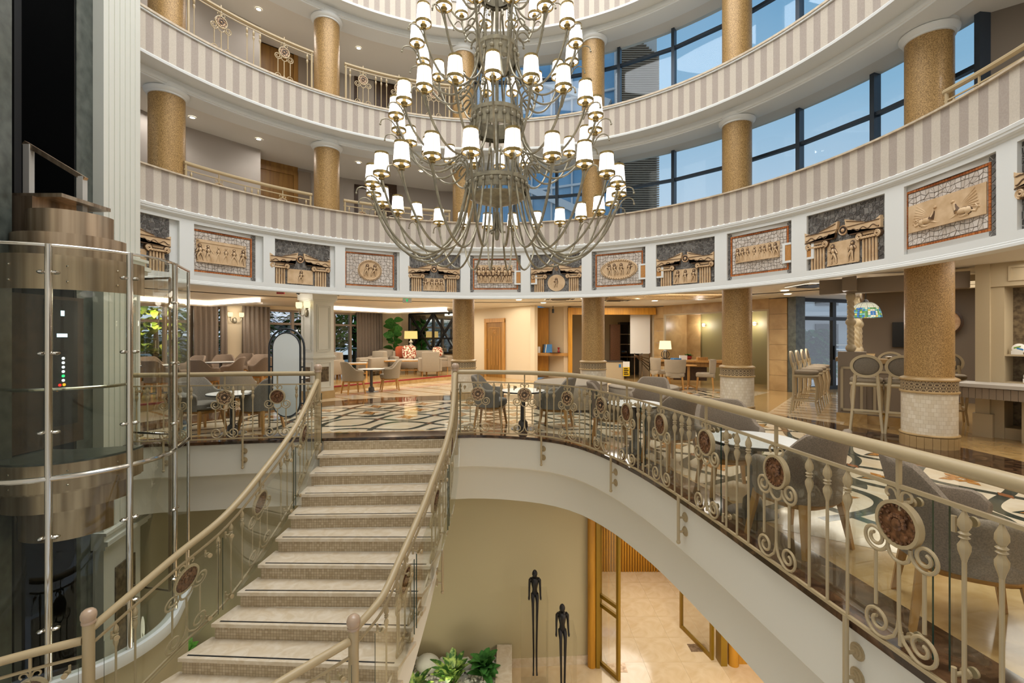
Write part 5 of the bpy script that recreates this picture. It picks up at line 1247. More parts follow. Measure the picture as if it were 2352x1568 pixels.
for i, w_ in enumerate(('first','second','third','fourth')):
    q = bar_at(-.55,.62+.82*i); dup(s0, q, facing(E1.x,E1.y), w_+' of the bar stools along the side of the bar, counted from the atrium')
for i, u in enumerate((.75,1.55)):
    q = bar_at(u,1.05); dup(s0, q, facing(-E2.x,-E2.y), 'bar stool back showing behind the bar top, '+('by the tap' if i == 0 else 'by the column'))

# ------------------------------------------------------------------ ground-floor walls
def wall(name, pts, z0, z1, m, th=.15):
    b = MB()
    for i in range(len(pts)-1):
        p, q = Vector((*pts[i],0)), Vector((*pts[i+1],0)); d = (q-p).normalized(); o = Vector((-d.y,d.x,0))*th
        b.prism([(p.x,p.y),(q.x,q.y),(q.x+o.x,q.y+o.y),(p.x+o.x,p.y+o.y)], z0, z1)
    return struct(b.build(name, m, sharp=.3))
LWA, LWB = Vector((-10.6,13.4,0)), Vector((-5.64,20.0,0)); LD = (LWB-LWA).normalized(); LN_ = Vector((LD.y,-LD.x,0))
def lw(u, z, w_=0): q = LWA+LD*u+LN_*w_; return Vector((q.x,q.y,z))
def lbox(u0,z0,u1,z1,w0,w1,nm,m_,par=None):
    b = MB(); b.obox(lw((u0+u1)/2,(z0+z1)/2,(w0+w1)/2), LD*(u1-u0)/2, LN_*(w1-w0)/2, (0,0,(z1-z0)/2)); return b.build(nm, m_, par, sharp=.3)
LL = (LWB-LWA).length
def u_of(x):   # distance along the lounge wall for the direction x/y = k
    k = x; return (k*LWA.y-LWA.x)/(LD.x-k*LD.y)
wb = MB()
def wseg(u0, u1, z0, z1): wb.obox(lw((u0+u1)/2,(z0+z1)/2,-.1), LD*(u1-u0)/2, LN_*.1, (0,0,(z1-z0)/2))
ub = [u_of((x-1176)/1067) for x in (326,440,520,556,600,690,752,828,876)]
wseg(-3, ub[0]-.1, 0, 2.6); wseg(ub[2], ub[3], 0, 2.6); wseg(ub[8]-.02, LL, 0, 2.6); wseg(-3, LL, 2.48, 2.6)
struct(wb.build('wall_lounge', 'wallwarm', sharp=.3))
wall('wall_north', [(-5.64,20.0),(-4.9,20.6),(-2.1,18.9),(-1.5,18.35),(.78,16.0)], 0, 2.6, 'wallwarm')
wall('wall_niche', [(.78,16.0),(.90,17.3),(1.36,17.3),(2.0,16.6)], 0, 2.6, 'wallwarm')
wall('wall_passage', [(2.0,16.6),(2.08,19.6),(5.0,19.6),(5.12,16.9)], 0, 2.6, 'wallwarm')
def window(u0, u1, z0, z1, label_n, rows):
    t = thing('window_%d' % label_n, None, None, lw((u0+u1)/2, z0)); t['kind'] = 'structure'
    us = [u0+(u1-u0)*i/rows for i in range(rows+1)]
    for u in us: lbox(u-.05, z0, u+.05, z1, -.14, -.02, 'window_frame', 'taupe', t)
    for z in (z0+.04, 1.98, z1-.04): lbox(u0, z-.04, u1, z+.04, -.13, -.03, 'window_frame', 'taupe', t)
    for i in range(rows):
        for a, b in ((z0+.08,1.94),(2.02,z1-.08)): lbox(us[i]+.05, a, us[i+1]-.05, b, -.085, -.075, 'pane', 'winglass', t)
window(ub[0]-.1, ub[1], .15, 2.48, 3, 2); window(ub[1], ub[2], .15, 2.48, 4, 1); window(ub[3], ub[5]+.6, .15, 2.48, 5, 3); window(ub[5]+.65, ub[7]+.3, .15, 2.48, 6, 3)
def curtain(u0, u1, label):
    b = MB(); n = int((u1-u0)/.022); L = []
    for i in range(n+1):
        u = u0+(u1-u0)*i/n; w_ = .10+.035*sin(i*.95)+.012*sin(i*.37); L.append([lw(u, .16, w_*1.1), lw(u, 1.3, w_), lw(u, 2.54, w_*.8)])
    o = b.sweep(L, closed=False, caps=False).build('curtain', 'curtain', sharp=1.2); o.modifiers.new('t','SOLIDIFY').thickness = .006; return tag(o, label, 'curtain')
curtain(ub[1]+.02, ub[2]-.25, 'wide taupe curtain beside the yellow bush window'); curtain(ub[3]-.02, ub[4]+.25, 'taupe curtain next to the far pier wall lamp'); curtain(ub[7]-.25, ub[8], 'taupe curtain beside the potted fig')
curtain(ub[2]-.22, ub[2]-.02, 'dark narrow curtain edge against the far pier')
p = lw((ub[2]+ub[3])/2+.0, 2.05, .02); sconce('twin wall lamp on the pier between the curtains', p, atan2(LD.y, LD.x)); light('POINT', 'sconce_glow', lw((ub[2]+ub[3])/2, 2.2, .5), 8, WARM, .08)
# lattice mirror
ma, mb_ = Vector((-4.45,20.25,0)), Vector((-2.25,18.93,0)); md = (mb_-ma).normalized(); mn = Vector((md.y,-md.x,0))
def mm_(u, z, w_=.03): q = ma+md*u+mn*w_; return Vector((q.x,q.y,z))
mt = thing('lattice_mirror', 'wall mirror behind crossed black timber lattice over the sofa', 'mirror', mm_(1.2,.9)); ml = (mb_-ma).length
MB().obox(mm_(ml/2,1.68,.01), md*ml/2, mn*.01, (0,0,.86)).build('mirror_glass','mirror',mt)
for a, b_ in (((0,.85),(ml,.85)),((0,2.5),(ml,2.5)),((0,.85),(0,2.5)),((ml,.85),(ml,2.5)),((ml*.52,.85),(ml*.52,2.5)),((0,1.45),(ml,1.45)),((0,.85),(ml*.52,2.5)),((ml*.52,.85),(ml,2.5)),((0,2.5),(ml*.52,.85)),((ml*.52,2.5),(ml,.85))):
    MB().bar(mm_(*a,.04), mm_(*b_,.04), .07, .05, up=tuple(mn)).build('lattice_bar', 'black', mt)
# carved door
da, dd = Vector((-1.02,17.83,0)), Vector((2.28,-2.35,0)).normalized(); dn = Vector((dd.y,-dd.x,0))
if dn.y > 0: dn = -dn
def dq(u, z, w_=0): q = da+dd*u+dn*w_; return Vector((q.x,q.y,z))
dr = thing('door_1', None, None, dq(.5,0)); dr['kind'] = 'structure'
DW = 1.12
def dbox(u0,z0,u1,z1,w0,w1,nm,m_,par=dr): b = MB(); b.obox(dq((u0+u1)/2,(z0+z1)/2,(w0+w1)/2), dd*(u1-u0)/2, dn*(w1-w0)/2, (0,0,(z1-z0)/2)); return b.build(nm, m_, par, sharp=.3)
dbox(0,0,.12,2.15,0,.06,'door_frame','woodlight'); dbox(DW-.12,0,DW,2.15,0,.06,'door_frame','woodlight'); dbox(0,2.05,DW,2.2,0,.07,'door_frame','woodlight')
lf = dbox(.12,0,DW-.12,2.05,.0,.03,'door_leaf','wood')
b = MB()
for u in (.26,.86): b.tube([dq(u,.2,.035),dq(u,1.85,.035)], .016, 6)
for u in (.40,.56,.72): b.tube([dq(u,.45,.035),dq(u,1.55,.035)], .014, 6)
for z in (.2,1.85): b.tube([dq(.26,z,.035),dq(.86,z,.035)], .016, 6)
for q in range(8): a = 2*pi*q/8; b.tube([dq(.56+.03*cos(a),1.7+.03*sin(a),.035),dq(.56+.12*cos(a+.4),1.7+.10*sin(a+.4),.035)], [.02,.01], 5)
b.build('carving', 'woodlight', lf); MB().tube([dq(.18,1.02,.04),dq(.18,1.02,.09),dq(.29,1.02,.09)], .014, 6).build('door_handle','chrome',lf)
# niche with shelf and books
tag(MB().obox((1.13,17.25,1.32), (.225,0,0), (0,.03,0), (0,0,1.26)).build('wood_panel','goldwood'), 'tall golden wood panel lit from above beside the niche shelf', 'panel')
shp = Vector((1.02,16.95,0)); tag(MB().prism([(.90,16.75),(2.0,16.5),(2.0,16.85),(.92,17.2)], .83, .93).build('wall_shelf','woodlight'), 'floating wooden shelf below the lit wood panel', 'shelf')
for i, (m_, tilt) in enumerate((('darkmetal',.08),('bluebit',.1),('paper',.12))): tag(MB().obox((1.12+.05*i,16.85,1.09), (.015,0,.0), (0,.11,0), (tilt*.15,0,.15)).build('book', m_), ('black','blue','white')[i]+' book leaning on the niche shelf', 'book')
tag(MB().obox((1.34,16.78,1.09), (.11,.02,0), (0,.008,.0), (.0,.04,.15)).build('magazine','bluebit'), 'open magazine with blue cover standing on the niche shelf', 'magazine')
tag(MB().lathe([(.05,0),(.05,.22),(0,.23)], (.98,16.85,.93), 12).build('candle_jar','paper'), 'white jar at the end of the niche shelf', 'jar'); tag(MB().lathe([(.03,0),(.045,.05),(.02,.12),(.05,.2),(0,.2)], (1.68,16.75,.93), 12).build('red_vase','red'), 'small red vase on the niche shelf', 'vase'); tag(MB().lathe([(.0,0),(.2,.005),(.21,.02),(0,.015)], (1.55,16.68,.93), 16).build('tray','pedestal'), 'round tray on the niche shelf', 'tray')
# wooden doorway to the passage and what stands in it
dw = thing('doorway', 'wide golden wood frame of the passage beside the marble portal', 'doorway', (3.4,16.5,0)); dw['kind'] = 'structure'
MB().obox((2.06,16.5,1.27), (.07,0,0),(0,.1,0),(0,0,1.27)).build('jamb','goldwood',dw); MB().obox((3.55,16.6,2.42), (1.56,0,0),(0,.1,0),(0,0,.12)).build('head','goldwood',dw)
tag(MB().obox((4.05,18.3,1.0), (.19,0,0),(0,.1,0),(0,0,1.0)).build('pier','bronze'), 'copper clad pier inside the passage', 'pier')
bs = thing('glass_cabinet', 'dark glass display cabinet glimpsed inside the passage', 'cabinet', (4.75,18.6,0)); MB().box((4.3,18.5,0),(5.1,18.9,2.1)).build('carcass','black',bs)
for i in range(3): MB().box((4.34+.26*i,18.47,.1),(4.57+.26*i,18.49,2.0)).build('glass_door','blackglass',bs)
for z in (.7,1.2,1.6): MB().box((4.3,18.44,z),(5.1,18.46,z+.03)).build('rail','chrome',bs)
dsp = thing('noticeboard', 'blank white display board on a steel rack by the marble pier', 'board', (4.6,16.9,0)); MB().obox((4.66,16.9,1.62), (.36,0,0),(0,.02,0),(0,0,.72)).build('board','paper',dsp)
for i in range(4): MB().bar((4.45,16.85-.02*i,.85-.0*i),(5.0,16.85,.25+.15*i), .025).build('rack_bar','chrome',dsp)
for x in (4.45,4.72,5.0): MB().bar((x,16.88,0),(x,16.88,.92), .03).build('rack_post','chrome',dsp)
sfx = thing('safe_box', 'beige box cabinet with a blue sticker in the passage', 'cabinet', (3.65,16.9,0)); MB().box((3.4,16.8,.0),(4.05,17.3,.62)).build('body','taupelight',sfx); MB().box((3.38,16.78,.60),(4.07,17.32,.64)).build('lid','pedestal',sfx); MB().box((3.86,16.79,.40),(3.94,16.80,.52)).build('sticker','bluebit',sfx)
nt_ = thing('notice', 'yellow and white notice sheet hanging beside the beige box', 'sign', (4.12,16.75,.1)); MB().box((4.0,16.74,.1),(4.24,16.75,.42)).build('yellow_sheet','yellow',nt_); MB().box((4.0,16.74,.42),(4.24,16.75,.62)).build('white_sheet','paper',nt_)
for i in range(4): MB().box((4.03,16.735,.15+.065*i),(4.2-.03*(i%2),16.74,.185+.065*i)).build('print_line','darkmetal',nt_)
kp = thing('wall_keypad', 'small grey wall panels inside the wooden doorway', 'panel', (2.5,19.5,1.2)); MB().box((2.42,19.57,1.3),(2.52,19.6,1.75)).build('upper_plate','pedestal',kp); MB().box((2.42,19.57,.95),(2.52,19.6,1.2)).build('lower_plate','darkmetal',kp)
# --- glazed door with topiary, to the right of the portal
gd = thing('door_2', None, None, (8.7,13.6,0)); gd['kind'] = 'structure'
GA, GB = Vector((7.75,12.9,0)), Vector((10.0,13.7,0)); gdv = (GB-GA).normalized(); gn = Vector((gdv.y,-gdv.x,0)); gl_ = (GB-GA).length
def gq(u,z,w_=0): q = GA+gdv*u+gn*w_; return Vector((q.x,q.y,z))
def gbox(u0,z0,u1,z1,w0,w1,nm,m_): b = MB(); b.obox(gq((u0+u1)/2,(z0+z1)/2,(w0+w1)/2), gdv*(u1-u0)/2, gn*(w1-w0)/2, (0,0,(z1-z0)/2)); return b.build(nm, m_, gd, sharp=.3)
for u0,u1 in ((.0,.04),(.10,.24),(1.56,1.70),(gl_-.1,gl_)): gbox(u0,0,u1,2.6,-.05,.05,'door_frame','darkmetal')
for z in (0,1.98,2.5): gbox(0,z,gl_,z+.1,-.05,.05,'door_frame','darkmetal')
for u0,u1 in ((.04,.10),(.24,1.56),(1.70,gl_-.1)):
    for a,b in ((.1,1.98),(2.08,2.5)): gbox(u0,a,u1,b,-.006,.006,'pane','winglass')
gbox(1.60,.85,1.64,1.25,.05,.08,'door_handle','darkmetal')
tag(MB().obox(gq(-.02,1.3,.18), gdv*.17, gn*.12, (0,0,1.3)).build('stone_reveal','granite'), 'dark polished stone reveal between portal and glazed door', 'pier')
# bar back wall, screen and clock
wall('wall_bar', [tuple(bar_at(.0,4.6).xy), tuple(bar_at(4.5,4.6).xy)], 0, 2.6, 'barwall'); wall('wall_bar_side', [(13,9.1),(13,4)], 0, 2.6, 'barwall')
tag(MB().obox(bar_at(1.32,4.55,1.56), E1*.5, E2*.03, (0,0,.3)).build('wall_screen','black'), 'black television on the wall behind the bar', 'television')
ck = thing('wall_clock', 'round wall clock with dark rim half behind the speckled column', 'clock', (9.98,10.72,1.85)); X_ = Matrix.Rotation(pi/2, 3, 'X'); Xr = Matrix.Rotation(-.67, 3, 'Z') @ X_
part('face', MB().lathe([(0,0),(.27,0),(.27,.02),(0,.02)], n=36, X=Xr).mesh('face','pale',.5), ck); part('rim', MB().lathe([(.27,-.01),(.32,0),(.32,.05),(.27,.06)], n=36, X=Xr, caps=False).mesh('rim','wooddark',.7), ck)
# --- white wall unit with the plate display
SA, SB = Vector((7.12,7.12,0)), Vector((8.35,5.0,0)); sv = (SB-SA).normalized(); sn = Vector((sv.y,-sv.x,0))
if sn.x > 0: sn = -sn
def sq(u,z,w_=0): q = SA+sv*u+sn*w_; return Vector((q.x,q.y,z))
su = thing('display_unit', 'cream panelled wall unit with brown granite back and shelves', 'cabinet', sq(0,0))
def sbox(u0,z0,u1,z1,w0,w1,nm,m_,par=su): b = MB(); b.obox(sq((u0+u1)/2,(z0+z1)/2,(w0+w1)/2), sv*(u1-u0)/2, sn*(w1-w0)/2, (0,0,(z1-z0)/2)); return b.build(nm, m_, par, sharp=.3)
sbox(0,0,.16,2.6,-.4,.06,'side_post','taupelight'); sbox(.16,0,.30,2.25,-.4,.0,'inner_post','taupelight'); sbox(.0,2.25,3.2,2.6,-.4,.03,'header','taupelight'); sbox(.3,0,3.2,.16,-.4,-.02,'base','taupelight'); sbox(.3,.16,3.2,2.25,-.45,-.40,'granite_back','granitebrown')
b = MB(); panel_frame(b, lambda x,y,z: tuple(sq(x,z,.03+y)), .35, 2.32, 2.6, 2.54, .03, .02); b.build('header_moulding','taupelight',su)
sbox(-.02,0,.20,.35,.0,.1,'post_foot','taupelight')
sh1 = sbox(.3,1.22,3.2,1.245,-.4,-.02,'shelf','taupelight'); sh2 = sbox(.3,.815,3.2,.84,-.4,-.02,'shelf','taupelight')
b = MB(); b.obox(sq(1.35,.80,.28), sv*1.45, sn*.3, (0,0,.025)); ct = b.build('console_table','facade'); tag(ct, 'grey topped serving console in front of the display unit', 'table')
b = MB()
for i in range(40): b.obox(sq(-.05+.072*i,.69,.52), sv*.034, sn*.02, (0,0,.075))
fr_ = b.build('pleated_skirt','taupe',ct); fr_['kind'] = 'stuff'
for u in (.6,2.2): MB().obox(sq(u,.39,.1), sv*.08, sn*.1, (0,0,.4)).build('console_leg','taupelight',ct)
wnd = ('nearest the post','in the middle','cut by the frame edge')
for r_, (z, zz) in enumerate(((1.245,'upper shelf'),(.84,'lower shelf'))):
    for i in range(4 if r_ else 3):
        p = sq(.42+.36*i+.12*r_, z+.085, -.14); Xp = Matrix.Rotation(atan2(sn.y,sn.x), 3, 'Z') @ Matrix.Rotation(pi/2-.35, 3, 'Y')
        wn = ('first from the post','second','third','fourth')[i]
        t = thing('jar_lid', 'tilted white lid with blue-green print, %s on the %s' % (wn, zz), 'lid', p)
        part('disc', MB().lathe([(0,-.02),(.070,-.02),(.075,-.005),(.075,.015),(.066,.02),(0,.02)], n=24, X=Xp).mesh('disc','paper',.7), t)
        b = MB(); b.obox(Xp @ Vector((.012,.015,.022)), Xp @ Vector((.012,0,0)), Xp @ Vector((.012,.035,0)), Xp @ Vector((0,0,.001)), 0); b.obox(Xp @ Vector((-.014,-.015,.022)), Xp @ Vector((.012,0,0)), Xp @ Vector((-.012,.035,0)), Xp @ Vector((0,0,.001)), 1); part('printed_leaves', b.mesh('printed_leaves',['bluebit','greenbit'],None), t)
        tag(MB().obox(sq(.42+.36*i+.12*r_, z+.03, -.045), sv*.06, sn*.006, (0,0,.028)).build('price_card','paper'), 'white price card %s on the %s' % (wn, zz), 'card')

# ------------------------------------------------------------------ glass lift and its shaft
LFX, LFY, LFR = -4.72, 5.14, .93
CFX, CFY = -4.82, 5.10
lift = thing('lift_shaft', 'panoramic lift shaft of steel posts and curved glass', 'lift shaft', (LFX,LFY,-1.75))
def lp_(a, r, z=0): a = RD(a); return Vector((LFX+r*sin(a), LFY-r*cos(a), z))   # a=0 faces the camera, positive to the hall
PA_ = [-38, 22, 75, 118, 150]
pA = [Vector((-4.95,4.16,0)), Vector((-4.28,4.29,0)), Vector((-3.91,4.75,0)), Vector((-3.94,5.43,0)), Vector((-4.18,6.0,0))]
def arcpts(a, b, n=8):
    aa, ab = atan2(a.x-LFX, -(a.y-LFY)), atan2(b.x-LFX, -(b.y-LFY)); ra, rb = hypot(a.x-LFX,a.y-LFY), hypot(b.x-LFX,b.y-LFY)
    return [Vector((LFX+(ra+(rb-ra)*t)*sin(aa+(ab-aa)*t), LFY-(ra+(rb-ra)*t)*cos(aa+(ab-aa)*t), 0)) for t in [i/n for i in range(n+1)]]
for i, p in enumerate(pA[1:]):
    r = .028 if i < 3 else .018; MB().tube([(p.x,p.y,-1.72),(p.x,p.y,2.36)], r, 12).build('steel_post','chrome',lift)
    if i < 3:
        for z in (-1.2,-.35,.62,1.35,2.1) if i < 2 else (-1.3,-.5,.5,1.2,1.9):
            t_ = (p-Vector((LFX,LFY,0))).normalized(); t_ = Vector((-t_.y,t_.x,0)); MB().ball((p.x+t_.x*.05,p.y+t_.y*.05,z), (.035,.035,.02), 8, 5).ball((p.x-t_.x*.05,p.y-t_.y*.05,z), (.035,.035,.02), 8, 5).build('glass_clamp','chrome',lift)
for i in range(len(pA)-1):
    Q = arcpts(pA[i], pA[i+1]) if i < 3 else [pA[3], pA[4]]
    for z0, z1 in ((-1.68,.17),(.21,2.33)):
        L = [[(q.x,q.y,z0),(q.x*.997+LFX*.003,q.y*.997+LFY*.003,z0),(q.x*.997+LFX*.003,q.y*.997+LFY*.003,z1),(q.x,q.y,z1)] for q in Q]; MB().sweep(L).build('glass_pane','lift_glass',lift,sharp=.5)
    for z, r in ((.19,.026),(2.35,.016)): MB().tube([(q.x,q.y,z) for q in Q], r, 10).build('steel_ring','chrome',lift)
# inner glass frame at the landing side
fa, fb = Vector((-4.25,5.55,0)), Vector((-3.98,5.50,0))
fa = Vector((-4.60,5.62,0)); fb = Vector((-4.05,5.50,0))
for p in (fa, fb): MB().tube([(p.x,p.y,-1.5),(p.x,p.y,2.2)], .016, 8).build('door_post','steel',lift)
for z in (-1.5,.35,2.2): MB().tube([(fa.x,fa.y,z),(fb.x,fb.y,z)], .013, 8).build('door_rail','chrome',lift)
Q = [p for i in range(3) for p in arcpts(pA[i], pA[i+1])]+[pA[4]]
L = []
for q in Q:
    d = (q-Vector((LFX,LFY,0))).normalized(); L.append([tuple(q+d*o+Vector((0,0,z))) for o, z in ((.05,-1.80),(.06,-1.74),(.05,-1.68),(-.06,-1.68),(-.06,-1.80))])
MB().sweep(L).build('base_ring','white',lift,sharp=.5)
L = []
for q in Q:
    d = (q-Vector((LFX,LFY,0))).normalized(); L.append([tuple(q+d*o+Vector((0,0,z))) for o, z in ((.0,-3.85),(.0,-1.80),(-.1,-1.80),(-.1,-3.85))])
MB().sweep(L).build('base_wall','olivewall',lift,sharp=.5)
# cab
cab = thing('lift_cab', 'lift cab with bowed glass front and brushed steel bands above and below', 'lift', (LFX,LFY,.27))
CRR = .64
def carc(prof, a0, a1, n=26):
    b = MB(); L = []
    for i in range(n+1): a = RD(a0+(a1-a0)*i/n); L.append([(CFX+r*sin(a), CFY-r*cos(a), z) for r, z in prof])
    return b.sweep(L)
carc([(CRR,1.97),(CRR+.01,1.97),(CRR+.01,2.31),(CRR,2.31)], -80, 110).build('upper_band','steel',cab,sharp=.5)
carc([(.44,2.31),(.48,2.31),(.48,2.56),(.44,2.56),(0,2.56),(0,2.53)], -90, 110).build('roof_band','steel',cab,sharp=.5)
carc([(.33,2.56),(.365,2.56),(.365,2.82),(.33,2.82),(0,2.82),(0,2.79)], -90, 110).build('roof_drum','steel',cab,sharp=.5)
carc([(0,2.27),(CRR,2.27),(CRR,2.31),(0,2.31)], -80, 110).build('cab_roof','steel',cab,sharp=.5)
carc([(CRR-.006,.27),(CRR,.27),(CRR,1.97),(CRR-.006,1.97)], -62, 100).build('bowed_glass','lift_glass',cab,sharp=.5)
carc([(0,.24),(CRR,.24),(CRR,.27),(0,.27)], -90, 110).build('cab_floor','granite',cab,sharp=.5)
carc([(CRR,-.02),(CRR+.02,-.02),(CRR+.02,.25),(CRR,.25)], -62, 105).build('lower_band','steel',cab,sharp=.5)
carc([(CRR-.12,-.24),(CRR-.06,-.24),(CRR-.06,-.02),(CRR-.12,-.02)], -62, 100).build('lower_band','steel',cab,sharp=.5)
carc([(.36,-.58),(.42,-.58),(.42,-.24),(.36,-.24)], -55, 95).build('lower_drum','steel',cab,sharp=.5)
carc([(0,-.04),(CRR,-.04),(CRR,-.02),(0,-.02)], -90, 105).build('underside','steel',cab,sharp=.5)
for z in (2.2,2.05,.18,.04):
    for a in (-40,0,40,75): MB().ball((CFX+(CRR+.016)*sin(RD(a)), CFY-(CRR+.016)*cos(RD(a)), z), .012, 6, 4).build('bolt_head','chrome',cab)
MB().tube([(CFX+(CRR-.08)*sin(RD(a)), CFY-(CRR-.08)*cos(RD(a)), .98) for a in range(-55,96,6)], .018, 8).build('hand_rail','chrome',cab)
MB().box((-5.18,4.72,.28),(-5.12,5.55,1.96)).build('back_panel','wooddark',cab)
cp = MB().box((-5.12,5.08,.5),(-5.095,5.45,1.92)).build('control_panel','darkmetal',cab)
COLS = {'white':emis('btn_white','DDE8F0',1.6),'green':emis('btn_green','2FD07A',2),'red':emis('btn_red','D8261E',1.6),'amber':emis('btn_amber','F0A020',1.8),'blue':emis('btn_blue','6FC0F0',1.8),'disp':emis('display_blue','BFE6FF',2.5)}
M.update({'b_'+k: v for k, v in COLS.items()})
def button(y, z, c, r=.016): MB().lathe([(0,0),(r,0),(r,.008),(0,.008)], (0,0,0), 12, X=Matrix.Rotation(pi/2,3,'Y')).map(lambda a,b,c_: (-5.094+a, y+b, z+c_)).build('button','b_'+c,cp,sharp=None)
for i in range(6): button(5.27, 1.26-.05*i, 'green' if i == 4 else 'white')
for y, z, c in ((5.23,.96,'red'),(5.28,.96,'amber'),(5.20,.91,'amber'),(5.25,.91,'amber'),(5.30,.91,'blue')): button(y, z, c)
MB().box((-5.095,5.20,1.50),(-5.091,5.32,1.54)).build('display_strip','b_disp',cp); MB().box((-5.095,5.245,1.74),(-5.091,5.285,1.80)).build('floor_display','b_disp',cp)
# machinery frame on the cab roof
mf = thing('lift_hoist', 'galvanised steel hoist frame and housing on the lift roof', 'lift machinery', (-5.1,4.9,2.31))
MB().box((-5.30,4.86,2.33),(-5.02,5.5,2.98)).build('housing','steel',mf); MB().box((-5.5,4.9,2.98),(-4.75,5.5,3.02)).build('housing_lid','steel',mf)
for x, y, z in ((-5.41,5.2,3.65),(-4.86,5.25,3.31)): MB().box((x-.035,y-.03,2.82),(x+.035,y+.03,z)).build('upright','facade',mf)
MB().bar((-5.45,5.2,3.67),(-4.82,5.25,3.28), .05).build('cross_bar','steel',mf)
# shaft wall behind the lift: pilasters, granite linings and the dark shaft
WX = lambda y: -4.93-(y-4.48)*.235
def shaftwall(nm, y0, y1, z0, z1, m_, dpt=.0, th=.3, kind=True):
    b = MB(); b.prism([(WX(y0)-dpt,y0),(WX(y1)-dpt,y1),(WX(y1)-dpt-th,y1),(WX(y0)-dpt-th,y0)], z0, z1); o = b.build(nm, m_, sharp=.3); return struct(o) if kind else o
shaftwall('wall_pilaster', 6.02, 6.86, -3.85, 10, 'pilaster', .0, .5); shaftwall('wall_pilaster', 2.6, 4.05, -3.85, 10, 'pilaster', .0, .4)
shaftwall('wall_granite', 4.05, 4.75, -3.85, 10, 'granite', .12, .4); shaftwall('wall_shaft_lining', 5.695, 5.72, -3.85, 10, 'black', .15, 1.0); shaftwall('wall_shaft_lining', 4.75, 4.775, -3.85, 10, 'black', .15, 1.0); shaftwall('wall_granite', 5.72, 6.02, -3.85, 10, 'granite', .14, .4)
shaftwall('wall_shaft', 4.1, 6.1, -3.85, 10, 'black', 1.1, .1); shaftwall('wall_shaft_side', 5.9, 6.0, -3.85, 10, 'black', .3, 1.0); shaftwall('wall_shaft_side', 4.1, 4.2, -3.85, 10, 'black', .3, 1.0)
for z in (-1.25,2.42):
    for k, (o, h0, h1) in enumerate(((.05,0,.05),(.08,.05,.11),(.03,.11,.18),(.06,.18,.22))):
        for y0, y1 in ((5.98,6.90),(2.6,4.08)):
            b = MB(); b.prism([(WX(y0)+o,y0),(WX(y1)+o,y1+o),(WX(y1)-.3,y1+o),(WX(y0)-.3,y0)], z+h0, z+h1); struct(b.build('trim_20', 'pilaster', sharp=.3))
for i in range(6):
    y = 6.12+.12*i
    for z0, z1 in ((2.66,9.9),(-1.0,2.4)): struct(MB().prism([(WX(y)+.012,y),(WX(y+.05)+.012,y+.05),(WX(y+.05)-.02,y+.05),(WX(y)-.02,y)], z0, z1).build('trim_21', 'pilaster', sharp=.3))
tag(shaftwall('stone_inlay', 6.25, 6.7, -3.3, -1.6, 'granitebrown', -.022, .02, False), 'brown granite inlay on the pilaster below the lift', 'wall panel')
for y in (4.7,5.35): struct(MB().box((-5.75,y-.04,-3.8),(-5.69,y+.04,9.9)).build('trim_22','darkmetal',sharp=.3))

# ------------------------------------------------------------------ lower floor
ZL = -3.85
lf_ = struct(MB().box((-9,1.0,ZL-.2),(9,14,ZL-.012)).build('floor_lower', 'lowfloor', sharp=.3))
TS = .62
TM = [MB().box((-TS/2+.001,-TS/2+.001,0),(TS/2-.001,TS/2-.001,.012)).mesh('floor_tile','lowfloor',.3)]
for i in range(-3, 9):
    for j in range(0, 15):
        x, y = TS*i, 3.0+TS*j
        if x < -.3 and y < 5: continue
        part('floor_tile', TM[0], lf_, (x-lf_.location.x, y-lf_.location.y, .188))
WLP = [(-6.5,6.95),(-4.5,7.15),(-3,7.3),(-1.2,7.45),(.3,7.55),(1.24,7.62)]
wlo = wall('wall_lower', WLP, ZL, -1.0, 'olivewall', .15)
wall('baseboard_lower', [(-.3,7.50),(.3,7.535),(1.24,7.605)], ZL, ZL+.14, 'tread', .02)
# tall golden doorway with glass leaves
dg = thing('door_3', None, None, (1.3,7.55,ZL)); dg['kind'] = 'structure'
MB().tube([(1.30,7.56,ZL),(1.30,7.56,-.95)], .07, 14).build('door_post','goldwood',dg); MB().box((1.36,7.5,ZL),(1.42,7.62,-.95)).build('door_post','goldframe',dg)
def leaf(p, q, nm):
    p, q = Vector((*p,0)), Vector((*q,0)); d = (q-p).normalized(); n_ = Vector((d.y,-d.x,0)); L_ = (q-p).length
    l = MB(); l.obox(((p.x+q.x)/2,(p.y+q.y)/2,(ZL-.95)/2), d*L_/2, n_*.006, (0,0,1.42)); o = l.build('glass_leaf','acrylic',dg)
    for t in (0,1): c = p+(q-p)*t; MB().obox((c.x,c.y,(ZL-.95)/2), d*.025, n_*.025, (0,0,1.45)).build('leaf_frame','goldframe',o)
    for z in (ZL+.03,ZL+.98,ZL+1.13): MB().obox(((p.x+q.x)/2,(p.y+q.y)/2,z), d*L_/2, n_*.022, (0,0,.03)).build('leaf_frame','goldframe',o)
leaf((1.44,7.62),(1.66,7.25),'a'); leaf((3.12,8.55),(3.32,7.72),'b')
MB().box((3.40,7.55,ZL),(3.5,7.75,-.95)).build('door_post','goldframe',dg); MB().tube([(3.62,7.6,ZL),(3.62,7.6,-.95)], .085, 14).build('door_post','goldwood',dg)
wall('wall_lower_east', [(3.66,7.6),(7,7.6)], ZL, -1.0, 'goldwood', .15); wall('wall_lower_back', [(-2,12.6),(8,12.6)], ZL, -.9, 'beige', .15); wall('wall_lower_side', [(1.26,7.8),(1.26,12.6)], ZL, -.9, 'beige', .1)
for i,(x,y) in enumerate(((1.55,7.42),(3.05,7.9))):
    tag(MB().box((x,y,ZL),(x+.3,y+.2,ZL+.004)).build('floor_plate','steel'), 'steel spring plate set in the floor at the %s door leaf' % ('near','far')[i], 'floor plate')
rc = thing('reception_counter', 'golden slatted reception counter in the lower lobby', 'counter', (3.2,10.7,ZL))
